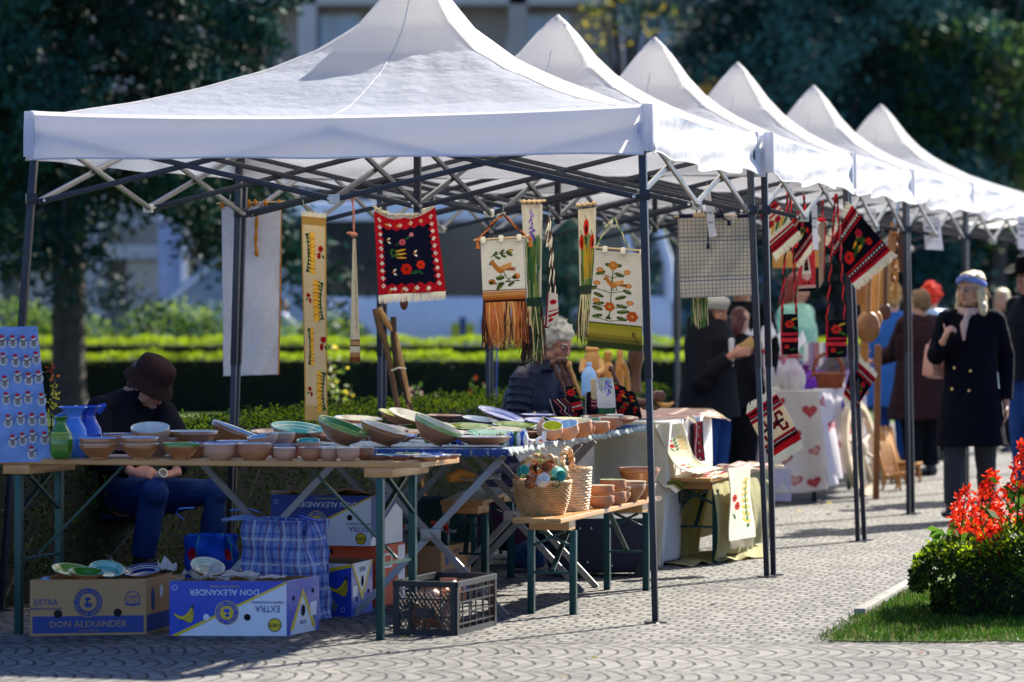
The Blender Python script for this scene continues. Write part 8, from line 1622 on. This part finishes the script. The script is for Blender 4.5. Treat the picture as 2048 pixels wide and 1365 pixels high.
def person(label, pos, face, h=1.66, build=1.0, J=None, head=(0, 0, 0), top=None, top_len=.80, bottom=None, shoes=None, hair=None, hairst='short', hat=None, glasses=False, hands=('R', 'L'), fine=.008, scarf=None, skin=None, group=None, collar=True, hc=(.6, .6), extra=None, shirt=None, hips_only=False, skirt_flare=1.0):
 """standing template in local axes (x = the person's right, y = forward); J overrides joints with world points"""
 th = math.atan2(-face[0], face[1]); pos = V((pos[0], pos[1], pos[2] if len(pos) > 2 else 0)); Mx = Matrix.Translation(pos)@Matrix.Rotation(th, 4, 'Z')@Matrix.Scale(h/1.66, 4)
 T = dict(pelvis=(0, 0, .88), waist=(0, .01, 1.03), chest=(0, .01, 1.22), yoke=(0, -.005, 1.345), neck=(0, .0, 1.40), head=(0, .015, 1.535),
             shR=(.165, 0, 1.345), elR=(.215, -.02, 1.08), wrR=(.215, .05, .84), shL=(-.165, 0, 1.345), elL=(-.215, -.02, 1.08), wrL=(-.215, .05, .84),
             hiR=(.085, 0, .88), knR=(.095, .02, .47), anR=(.10, -.02, .075), hiL=(-.085, 0, .88), knL=(-.095, .02, .47), anL=(-.10, -.02, .075))
 W = {k: Mx@V(v) for k, v in T.items()}
 if J:
  for k, v in J.items(): W[k] = V(v)
 S = h/1.66; rt_ = (Mx.to_3x3()@V((1, 0, 0))).normalized(); fw = (Mx.to_3x3()@V((0, 1, 0))).normalized(); B = build
 root = thing('person', label, 'person', pos, group)
 sh_side = (W['shR']-W['shL']).normalized()
 hx_, hy_, hz_ = [R(a) for a in head]; Hm = Matrix.Translation(W['head'])@Matrix.Rotation(th, 4, 'Z')@Matrix.Rotation(-hz_, 4, 'Z')@Matrix.Rotation(hx_, 4, 'X')@Matrix.Rotation(hy_, 4, 'Y')@Matrix.Scale(S, 4); Hr = Hm.to_3x3()
 b = MB()
 def E(c, r): b.ell(Hm@V(c), r, Hr, 14, 10)
 E((0, -.008, .022), (.074, .092, .098)); E((0, .022, -.04), (.058, .066, .072)); E((0, .058, -.088), (.026, .026, .022)); E((0, .074, .024), (.046, .020, .014))
 for s_ in (-1, 1): E((s_*.036, .060, -.028), (.024, .022, .026)); E((s_*.076, -.004, -.012), (.009, .018, .030)); E((s_*.05, .02, -.07), (.018, .03, .02))
 b.tube([Hm@V((0, .086, .018)), Hm@V((0, .104, -.014)), Hm@V((0, .110, -.026)), Hm@V((0, .088, -.036))], [.008*S, .012*S, .015*S, .010*S], 10); E((0, .082, -.060), (.024, .012, .012))
 b.tube([W['neck']-(W['head']-W['neck'])*.3, W['neck'], Hm@V((0, -.01, -.06))], [.07*S, .054*S*B**.5, .052*S], 14)
 b.tube([W['pelvis']-V((0, 0, .06)), W['pelvis'], W['waist'], W['chest'], W['yoke']], [(.13*B, .09*B), (.15*B, .10*B), (.13*B, .10*B), (.155*B, .105*B), (.12*B, .07*B)], 18, side=sh_side)
 arm = {}
 for s_ in 'RL':
  sh, el, wr = W['sh'+s_], W['el'+s_], W['wr'+s_]; b.tube([sh, sh.lerp(el, .5), el, el.lerp(wr, .3), wr], [.046*B, .042*B, .036*B, .036*B, .024], 12); b.ell(sh, .052*B); b.ell(el, .038*B)
  d = (wr-el).normalized(); n = W.get('pn'+s_);
  if n is None: n = -rt_ if s_ == 'R' else rt_
  if s_ in hands: dd = V(W['hd'+s_]) if 'hd'+s_ in W else d; dd.normalize(); n = V(n); hand(b, wr+d*.02, dd, n, hc[0 if s_ == 'R' else 1], 1 if s_ == 'R' else -1, S*.98)
 for s_ in 'RL':
  hi, kn, an = W['hi'+s_], W['kn'+s_], W['an'+s_]; b.tube([hi, hi.lerp(kn, .5), kn, kn.lerp(an, .35), an], [.082*B, .070*B, .052*B, .052*B, .036], 12); ff = V(W['ft'+s_]) if 'ft'+s_ in W else fw
  b.tube([an+V((0, 0, -.02))-ff*.03, an-V((0, 0, .045))+ff*.05, an-V((0, 0, .055))+ff*.14], [.036, .034, .024], 10)
 body = blob(b, 'body', skin or SKIN, root, fine, 3)
 for s_ in (-1, 1):
  e = MB(); e.ell(Hm@V((s_*.029, .0795, .004)), (.0125*S, .008*S, .0075*S), Hr, 10, 8); eo = e.build('eye', EYW, body); MB().ell(Hm@V((s_*.029, .0865, .003)), (.0058*S, .003*S, .0058*S), Hr, 8, 6).build('iris', EYD, body)
  MB().tube([Hm@V((s_*.012, .091, .024)), Hm@V((s_*.03, .092, .030)), Hm@V((s_*.048, .078, .024))], .0035*S, 6).build('eyebrow', hair or EYD, body)
 l = MB(); l.ell(Hm@V((0, .0925, -.0565)), (.021*S, .005*S, .0045*S), Hr); l.build('upper_lip', LIP, body); l = MB(); l.ell(Hm@V((0, .0925, -.0645)), (.018*S, .006*S, .005*S), Hr); l.build('lower_lip', LIP, body)
 if bottom is not None:
  b = MB(); b.tube([W['waist'].lerp(W['pelvis'], .5), W['pelvis']-V((0, 0, .05))], [(.15*B, .115*B), (.165*B, .12*B)], 16, side=rt_)
  for s_ in 'RL': hi, kn, an = W['hi'+s_], W['kn'+s_], W['an'+s_]; b.tube([hi+V((0, 0, .03)), hi.lerp(kn, .5), kn, kn.lerp(an, .5), an.lerp(kn, .04)], [.098*B, .086*B, .068*B, .062*B, .056*B], 14); b.ell(kn, .069*B)
  blob(b, 'trousers', bottom, root, fine*1.15, 4, .008, .06)
 for s_ in 'RL':
  an = W['an'+s_]; ff = V(W['ft'+s_]) if 'ft'+s_ in W else fw; b = MB(); up_ = (W['kn'+s_]-an).normalized()
  b.tube([an+up_*.10, an, an-V((0, 0, .03))-ff*.01], [.052, .048, .048], 12); b.tube([an-V((0, 0, .035))-ff*.045, an-V((0, 0, .035))+ff*.06, an-V((0, 0, .045))+ff*.16, an-V((0, 0, .05))+ff*.20], [(.040, .036), (.043, .036), (.040, .026), (.026, .018)], 12, side=ff.cross(UP))
  blob(b, 'shoe', shoes or BLK, root, .009, 3)
 if top is not None:
  b = MB(); hem = W['pelvis']*1.0; tl = top_len; z_h = tl*S
  core = [W['yoke']+V((0, 0, .012)), W['chest'], W['waist'], W['pelvis']]; rad = [(.135*B, .085*B), (.178*B, .128*B), (.166*B, .128*B), (.182*B, .140*B)]
  if tl < .86:
   dn = W['pelvis']-V((0, 0, max(.02, (W['pelvis'].z-z_h)))); core.append(dn); k = (W['pelvis'].z-z_h); rad.append(((.19+.12*k*skirt_flare)*B, (.15+.10*k*skirt_flare)*B))
  b.tube(core, rad, 22, side=sh_side)
  for s_ in 'RL':
   sh, el, wr = W['sh'+s_], W['el'+s_], W['wr'+s_]; b.tube([sh, sh.lerp(el, .5), el, el.lerp(wr, .4), wr-(wr-el).normalized()*.02], [.066*B, .064*B, .058*B, .054*B, .044*B], 14); b.ell(sh-V((0, 0, .01)), .068*B); b.ell(el, .059*B)
   b.tube([W['yoke']+V((0, 0, .03)), sh], [.05*B, .055*B], 12)
  if collar and not (scarf and not scarf[1]):
   n_ = W['neck']; b.tube([n_-V((0, 0, .05)), n_+V((0, 0, .02))-fw*.01], [.085*B, .068*B], 16)
  blob(b, 'coat' if tl < .75 else 'jacket', top, root, fine*1.1, 5, .012, .09)
 if scarf is not None:
  b = MB(); n_ = W['neck']; up_ = (W['head']-n_).normalized()
  for k in range(2): b.tube([n_+up_*(-.018+.020*k if scarf[1] else .022*k)+(rt_*math.cos(a)+fw*math.sin(a))*(.078-.006*k) for a in np.linspace(0, 2*math.pi, 17)], .018 if scarf[1] else .026, 8)
  if scarf[1]: b.tube([n_+fw*.07-V((0, 0, .02)), n_+fw*.115-V((0, 0, .05))], [(.022, .02), (.026, .022)], 10, side=rt_); b.tube([n_+fw*.11-V((0, 0, .05)), n_+fw*.145-V((0, 0, .10))+rt_*.012, n_+fw*.158-V((0, 0, .20))+rt_*.008], [(.018, .014), (.030, .010), (.010, .008)], 10, side=rt_)
  blob(b, 'scarf', scarf[0], root, .007, 2, .008, .03)
 if hair is not None:
  b = MB()
  def Eh(c, r): b.ell(Hm@V(c), tuple(q*S for q in r), Hr, 14, 10)
  Eh((0, -.022, .035), (.083, .094, .098))
  if hairst != 'none':
   for s_ in (-1, 1): Eh((s_*.066, -.02, .005), (.02, .05, .05))
   Eh((0, -.07, -.02), (.065, .035, .06)); Eh((0, .045, .088), (.055, .04, .028))
  if hairst == 'bob':
   for s_ in (-1, 1): Eh((s_*.078, -.01, -.04), (.026, .05, .075)); Eh((s_*.088, -.015, -.115), (.03, .045, .05)); Eh((s_*.105, .0, -.150), (.022, .03, .026))
   Eh((0, -.08, -.07), (.085, .045, .09)); Eh((0, -.03, .075), (.085, .09, .06))
  if hairst == 'curly':
   rg = random.Random(9)
   for i in range(26): a, e = rg.uniform(0, 6.28), rg.uniform(-.3, 1.4); Eh((.085*math.cos(a)*math.cos(e), -.03+.09*math.sin(a)*math.cos(e)*(1 if math.sin(a) < 0 else .6), .03+.10*math.sin(e)), (.026, .026, .026))
  if hairst == 'grey_short':
   rg = random.Random(4)
   for i in range(22): a, e = rg.uniform(0, 6.28), rg.uniform(.0, 1.4); Eh((.080*math.cos(a)*math.cos(e), -.02+.090*math.sin(a)*math.cos(e), .045+.085*math.sin(e)), (.03, .02, .018))
  if hairst == 'bun': Eh((0, -.075, .11), (.05, .05, .045)); Eh((0.02, -.05, .14), (.04, .035, .03))
  if hairst == 'long': Eh((0, -.08, -.10), (.09, .05, .12)); [Eh((s_*.07, -.03, -.08), (.03, .04, .10)) for s_ in (-1, 1)]
  ho = blob(b, 'hair', hair, root, .008, 2, .012, .03)
  st = MB(); rg = random.Random(17); n_ = 0 if (hat or fine > .011) else 170
  for i in range(n_):
   a = rg.uniform(0, 6.28); e = rg.uniform(-.2, 1.5); c = V((.084*math.cos(a)*math.cos(e), -.022+.095*math.sin(a)*math.cos(e), .035+.098*math.sin(e)))
   if c.y > .05 and c.z < .08: continue
   L = .11 if hairst == 'bob' else .03; k = V((c.x*.35+rg.uniform(-.01, .01), -.2*abs(c.y)-.01, -L if hairst == 'bob' else rg.uniform(-.02, .02)))
   st.tube([Hm@(c*1.0), Hm@(c*1.06+k*.5), Hm@(c*1.05+k+V((rg.uniform(-.012, .012), rg.uniform(-.01, .01), 0)))], [.002, .0025, .0008], 4)
  if n_: st.build('hair_strands', hair, ho, smooth=60)
 if glasses:
  g = MB()
  for s_ in (-1, 1):
   g.tube([Hm@V((s_*.031+.022*math.cos(a), .098, .002+.016*math.sin(a))) for a in np.linspace(0, 2*math.pi, 15)], .0016, 5); g.tube([Hm@V((s_*.053, .097, .008)), Hm@V((s_*.076, .04, .008)), Hm@V((s_*.079, -.01, .002))], .0016, 5)
  g.tube([Hm@V((-.009, .099, .004)), Hm@V((.009, .099, .004))], .0016, 5); g.build('glasses', glasses, root)
 if hat: hat(root, Hm, S)
 if extra: extra(root, W, Hm, S, rt_, fw)
 return root, W, Hm
SHOE = M('black_leather', (.012, .012, .014), rough=.35, bump=.1, coat=.3)
NVC = wool('navy_wool', '080a16'); JDK = M('dark_denim', hx('23262f'), rough=.8, var=.2, bump=.3, bscale=300); BLONDE = hairm('blonde', 'cdb894')
def px_(D): return D/F
def ext_w(root, W, Hm, S, rt, fw):
 b = MB(); pts = []
 for a in np.linspace(-2.0, 2.0, 17): pts.append(Hm@V((.095*math.sin(a), -.012+.107*math.cos(a), .055+.020*math.cos(a)-.012*abs(math.sin(a)))))
 b.tube(pts, [(.010, .026)]*17, 8, side=Hm.to_3x3()@V((0, .3, 1)));
 b2 = MB(); b2.tube(pts, [(.019, .006)]*17, 8, side=Hm.to_3x3()@V((0, 0, 1))); b2.tube([Hm@V((-.03, .092, .085)), Hm@V((0, .1, .070)), Hm@V((.045, .09, .055))], .014, 8); b2.build('headband', wool('headband_blue', '7080bd'), root)
 BT = M('gold_button', hx('d8b870'), rough=.25, metal=.8, bump=0)
 for x, z in ((.045, 1.0), (-.07, 1.02), (.035, .87), (-.085, .88)): c = W['waist']-rt*x*0; p = V(((W['chest']+rt*(-x)).x, (W['chest']).y, z)); p = p+fw*.1655*1.05; MB().ell(p, (.011, .006, .011), Matrix.Rotation(.35, 3, 'Z')).build('button', BT, root)
 for s_ in (-1, 1):
  a = W['neck']+rt*s_*.06+fw*.055+V((0, 0, .0)); c = W['chest']+fw*.142-V((0, 0, .06)); m = W['neck']+rt*s_*.105+fw*.095-V((0, 0, .13)); q = MB(); q.add([a, m, c, a+V((0, 0, .004))+fw*.006, m+fw*.012, c+fw*.008], [(0, 1, 2), (3, 5, 4), (0, 3, 4, 1), (1, 4, 5, 2), (2, 5, 3, 0)]); q.build('lapel', NVC, root, smooth=0)
 e = MB().tube([Hm@V((.078, -.002, -.045)), Hm@V((.079, .002, -.06))], .003, 5).build('earring', BT, root)
 ZP = M('zip_metal', (.5, .5, .5), metal=.8, rough=.3)
 MB().tube([P(1995, 745, 25.05), P(1998, 778, 25.04)], .003, 5).build('pocket_zip', ZP, root)
 PNK = M('pink_leather', hx('c08878'), rough=.45, bump=.2, coat=.2);
D = 25.2; k_ = D/F; pw = P(1942, 1045, D); pw.z = 0
w_root, w_W, w_H = person('woman in a navy coat with pale scarf and blue headband, walking right of the stalls', (pw.x, D, 0), (-.36, -.93), 1.66, 1.04, J=dict(
 elR=P(1872, 712, D-.02), wrR=P(1886, 683, D-.22), hdR=V((.35, -.35, .85)), pnR=V((.9, .2, -.2)), elL=P(2012, 712, D+.05), wrL=P(2012, 806, D-.02), pnL=V((-1, 0, 0)), knR=P(1908, 925, D-.02), anR=P(1905, 1012, D-.02), knL=P(1972, 925, D+.12), anL=P(1974, 1000, D+.35)),
 head=(2, 0, 16), top=NVC, top_len=.50, bottom=JDK, shoes=SHOE, hair=BLONDE, hairst='bob', glasses=M('glasses_dark', (.03, .02, .02), rough=.2), scarf=(wool('pink_scarf', 'b89c96'), True), fine=.0065, hc=(1.1, .5), extra=ext_w, skirt_flare=.95)
PNK = M('pink_leather', hx('b98272'), rough=.45, bump=.2, coat=.2)
hb_ = thing('handbag', 'dusty pink leather handbag under the arm of the walking woman', 'handbag', P(1870, 760, 25.35))
b = MB(); c = P(1872, 722, 25.36); b.box(c, (.13, .16, .235), Euler((0, R(8), .4)).to_matrix(), bev=.04); b.build('pouch', PNK, hb_); b = MB(); b.tube([P(1857, 690, 25.3), P(1885, 640, 25.25), P(1893, 668, 25.02), P(1884, 735, 25.2)], .006, 6); b.build('strap', PNK, hb_)
MB().tube([P(1864, 700, 25.24), P(1866, 735, 25.24), P(1880, 745, 25.24)], .002, 5).build('seam', M('seam_brown', (.1, .04, .03)), hb_)
NVJ = wool('dark_jacket', '14141e', bump=.4, bs=90); BLT = wool('blue_trousers', '1b3264', bump=.5, bs=60); HATB = wool('brown_felt_hat', '2a1c1c', bump=.3)
def bucket(root, Hm, S):
 HA = Hm@Matrix.Translation((0, .004, .035))@Matrix.Rotation(R(-10), 4, 'X')
 MB().lathe([(.098, .005), (.096, .03), (.092, .06), (.084, .088), (.05, .106), (0, .109)], HA, 28, sy=1.12).build('hat_crown', HATB, root, smooth=60)
 o = MB().lathe([(.092, .02), (.106, -.006), (.122, -.044), (.118, -.048), (.101, -.012), (.09, .01)], HA, 28, sy=1.15).build('hat_brim', HATB, root, smooth=60)
def ext_m(root, W, Hm, S, rt, fw): pass
D = 19.35
J = dict(pelvis=P(222, 1010, D+.12), waist=P(222, 950, D+.08), chest=P(240, 870, D), yoke=P(257, 808, D-.02), neck=P(272, 790, D-.03), head=P(298, 768, D-.06),
         shR=P(200, 818, D-.14), elR=P(196, 915, D-.22), wrR=P(262, 942, D-.34), shL=P(322, 822, D+.06), elL=P(368, 905, D-.05), wrL=P(352, 944, D-.26), hdR=V((.9, -.2, -.05)), hdL=V((-.8, -.3, -.1)), pnR=V((.1, .5, -.6)), pnL=V((.1, .3, -.8)),
         hiR=P(245, 1000, D), knR=P(308, 985, D-.36), anR=P(285, 1118, D-.30), hiL=P(262, 1000, D+.14), knL=P(428, 985, D-.02), anL=P(425, 1125, D+.0), ftR=V((.6, -.8, 0)), ftL=V((.8, -.5, 0)))
person('seated man in a dark jacket, brown bucket hat and blue trousers bent over his work', (P(222, 0, D).x, D, 0), (.72, -.69), 1.72, 1.12, J=J, head=(-24, 0, -12), top=NVJ, top_len=.9, bottom=BLT, shoes=SHOE, hair=hairm('dark_grey', '2c2624'), hairst='short', hat=bucket, fine=.0065, skin=SKINR, hc=(1.0, 1.1))
mg = thing('clay_mug', 'small unglazed mug held in the hands of the seated man', 'mug', P(322, 950, D-.36)); MB().lathe([(0, -.03), (.02, -.03), (.026, -.01), (.024, .03), (.019, .03), (.018, 0), (0, -.01)], Matrix.Translation(P(322, 949, D-.37))@Matrix.Rotation(R(70), 4, 'X')@Matrix.Rotation(.5, 4, 'Y'), 18).build('body', GL['cream'], mg)
st_ = thing('folding_stool', 'folding stool with dark seat under the seated man', 'stool', (P(222, 0, D).x, D+.12, 0)); q = P(222, 1040, D+.12)
MB().box(q, (.36, .3, .03), Matrix.Rotation(.7, 3, 'Z'), bev=.01).build('seat', NVJ, st_)
for dx, dy in ((-.16, -.1), (.16, -.1), (-.16, .14), (.16, .14)): MB().tube([q+V((dx, dy, 0)), V((q.x-dx*.8, q.y+dy, 0))], .010, 8).build('leg', ALU, st_)
PUF = M('navy_puffer', hx('0a1530'), rough=.5, var=.15, bump=.3, bscale=30, spec=.3)
def ext_p(root, W, Hm, S, rt, fw):
 for s_ in 'RL':
  a, e, w_ = W['sh'+s_], W['el'+s_], W['wr'+s_]; q = MB()
  for t in (.02, .2, .38, .56, .74, .92): c = a.lerp(e, t); d = (e-a).normalized(); u = d.orthogonal().normalized(); v_ = d.cross(u); q.tube([c+(u*math.cos(k)+v_*math.sin(k))*.064 for k in np.linspace(0, 2*math.pi, 15)], .014, 8)
  q.build('quilted_ring', PUF, root)
D = 22.1
J = dict(pelvis=P(1060, 930, D), waist=P(1060, 890, D), chest=P(1066, 800, D-.02), yoke=P(1078, 745, D-.03), neck=P(1088, 728, D-.05), head=P(1113, 686, D-.08), shR=P(1044, 760, D-.14), elR=P(1035, 845, D-.2), wrR=P(1100, 838, D-.34), shL=P(1118, 762, D+.05), elL=P(1150, 835, D-.02), wrL=P(1130, 845, D-.25),
         hiR=P(1070, 925, D-.05), knR=P(1150, 915, D-.3), anR=P(1150, 1060, D-.3), hiL=P(1075, 925, D+.1), knL=P(1180, 915, D+.1), anL=P(1180, 1050, D+.1))
person('grey haired seller with glasses and a navy puffer jacket, looking down between the tapestries', (P(1060, 0, D).x, D, 0), (.8, -.6), 1.68, 1.12, J=J, head=(-24, 0, 4), top=PUF, top_len=.9, bottom=wool('dark_trousers', '14161c'), hair=hairm('grey', 'bdb7aa'), hairst='grey_short', glasses=M('glasses_dark', (.03, .02, .02), rough=.2), fine=.0075, skin=SKINR, extra=ext_p)
ch = thing('folding_chair', 'plain chair under the grey haired seller hidden behind the table', 'chair', (P(1060, 0, D).x, D, 0)); q = P(1060, 955, D); MB().box(q, (.4, .4, .03), bev=.01).build('seat', NVJ, ch)
for dx in (-.17, .17):
 for dy in (-.17, .17): MB().tube([q+V((dx, dy, 0)), V((q.x+dx, q.y+dy, 0))], .012, 8).build('leg', GRN, ch)
DKJ = wool('charcoal_jacket', '16181f', bump=.4); DEN = wool('blue_denim', '1e3f78', bump=.3, bs=200); RSC = wool('red_scarf', 'c01822'); BRT = wool('grey_beret', 'a8a6a0')
def beret(root, Hm, S): b = MB(); b.lathe([(.092, .03), (.108, .055), (.10, .09), (.05, .115), (0, .118)], Hm@Matrix.Rotation(R(14), 4, 'X'), 24, sy=1.08); b.lathe([(.088, .015), (.094, .02), (.094, .04), (.088, .04)], Hm@Matrix.Rotation(R(14), 4, 'X'), 24, sy=1.08); b.build('beret', BRT, root, smooth=60)
D = 26.6; c = P(1418, 0, D)
J = dict(head=P(1428, 622, D), neck=P(1410, 660, D), elR=P(1402, 762, D-.25), wrR=P(1462, 712, D-.32), elL=P(1440, 755, D+.1), wrL=P(1470, 710, D-.05), hdR=V((1, -.1, .2)), hdL=V((1, -.1, .2)))
def shirt_(root, W, Hm, S, rt, fw): MB().tube([W['neck']+fw*.08-V((0, 0, .03)), W['chest']+fw*.165, W['waist']+fw*.165], [(.02, .01), (.045, .014), (.03, .012)], 10, side=rt).build('white_shirt', LINEN, root)
person('stout woman in a charcoal jacket, red scarf and grey beret looking at a phone', (c.x, D, 0), (.86, -.5), 1.62, 1.32, J=J, head=(-18, 0, 0), top=DKJ, top_len=.66, bottom=DEN, shoes=SHOE, hair=hairm('brown', '5a4030'), hairst='short', hat=beret, scarf=(RSC, False), fine=.010, extra=shirt_, skin=SKINR, skirt_flare=.6)
ph = MB().box(P(1492, 693, D-.2), (.075, .012, .14), Euler((0, R(55), .1)).to_matrix(), bev=.004).build('smartphone', [M('phone_gold', hx('b08a50'), rough=.3, metal=.4)]); tag(ph, 'gold coloured smartphone held by the woman with the red scarf', 'phone')
def bystander(label, x, D, face, h, top, bottom, hair, st, head=(0, 0, 0), tl=.8, **k):
 c = P(x, 0, D); return person(label, (c.x, D, 0), face, h, k.pop('build', 1.1), J=k.pop('J', None), head=head, top=top, top_len=tl, bottom=bottom, shoes=SHOE, hair=hair, hairst=st, fine=.012, **k)
bystander('tall man in a black sweatshirt standing behind the woman with the phone', 1484, 28.2, (-.4, -.9), 1.70, wool('black_sweatshirt', '0c0d12'), DEN, hairm('brown', '5a4030'), 'short', build=1.25, head=(-15, 0, 0))
D = 27.3; bystander('dark red haired woman with her head bent, between the phone woman and the gifts', 1476, D, (.55, .5), 1.42, DKJ, wool('dark_trousers', '14161c'), hairm('dark_red', '4a1a20'), 'long', head=(-30, 0, 0))
bystander('person in a mint green jacket with reddish hair behind the hanging pouches', 1592, 31.0, (.8, -.5), 1.68, M('mint_jacket', hx('7fb4a2'), rough=.6, var=.1, bump=.5, bscale=14, bdist=.01), wool('dark_trousers', '14161c'), hairm('auburn', '7a2a24'), 'long', head=(-12, 0, 0), build=1.2)
DENJ = wool('denim_jacket', '2c5aa0', bump=.4, bs=60)
bystander('short haired blond person in a blue denim coat seen from behind at the wood stall', 1785, 33.0, (.1, 1), 1.60, DENJ, DEN, hairm('sandy', 'b08a58'), 'grey_short', tl=.55, build=1.15)
D = 31.6; bystander('brown haired woman in a long dark brown coat seen from behind, hand stretched out', 1842, D, (-.55, .8), 1.56, wool('brown_coat', '2c1c20', bump=.3), wool('dark_trousers', '14161c'), hairm('light_brown', '6b5138'), 'short', tl=.5, build=1.35, J=dict(elL=P(1790, 705, D+.1), wrL=P(1748, 722, D+.2)))
bystander('woman with bright red piled up hair and a pale blue jacket', 1862, 34.5, (-.3, .95), 1.62, M('pale_blue_jacket', hx('8fb0d8'), rough=.5, var=.15, bump=.5, bscale=14, bdist=.01), wool('dark_trousers', '14161c'), hairm('bright_red', 'd83018'), 'curly')
bystander('blonde woman in dark clothes far behind the walking woman', 2004, 36.5, (-.6, -.8), 1.58, wool('dark_coat', '10131f'), wool('dark_trousers', '14161c'), hairm('pale_blonde', 'd4c49a'), 'long')
def cowboy(root, Hm, S):
 b = MB(); HA = Hm@Matrix.Translation((0, -.005, .05)); n = 32; vs = []
 for r, z in ((.09, 0), (.125, -.004), (.165, .004)):
  for k in range(n): a = 2*math.pi*k/n; vs.append(HA@V((r*math.cos(a)*.92, r*math.sin(a)*1.18, z+.05*abs(math.cos(a))**3*(r-.09)/.075)))
 b.add(vs, [(i*n+k, i*n+(k+1) % n, (i+1)*n+(k+1) % n, (i+1)*n+k) for i in range(2) for k in range(n)]); o = b.build('hat_brim', wool('black_felt', '08080c'), root, smooth=60); md = o.modifiers.new('t', 'SOLIDIFY'); md.thickness = .006
 MB().lathe([(.093, -.005), (.092, .04), (.085, .09), (.07, .115), (.03, .105), (0, .095)], HA, 28, sy=1.1).build('hat_crown', wool('black_felt', '08080c'), root, smooth=60)
bystander('man in a black wide brimmed hat and dark jacket at the right picture edge', 2062, 28.3, (-.85, -.5), 1.76, wool('dark_jacket2', '0c101c', bump=.3), DEN, hairm('dark_grey', '2c2624'), 'short', head=(-8, 0, 0), hat=cowboy, build=1.25, tl=.82, skin=SKINR)
D = 66.0; c = P(566, 0, D); bystander('distant passer-by in white with one arm stretched out before the coach', 566, D, (1, -.1), 1.45, wool('white_top', 'b8bccc'), wool('dark_trousers', '14161c'), hairm('grey', 'bdb7aa'), 'short', J=dict(elR=P(582, 648, D), wrR=P(596, 656, D)))
bpy.data.scenes.remove(TMP)
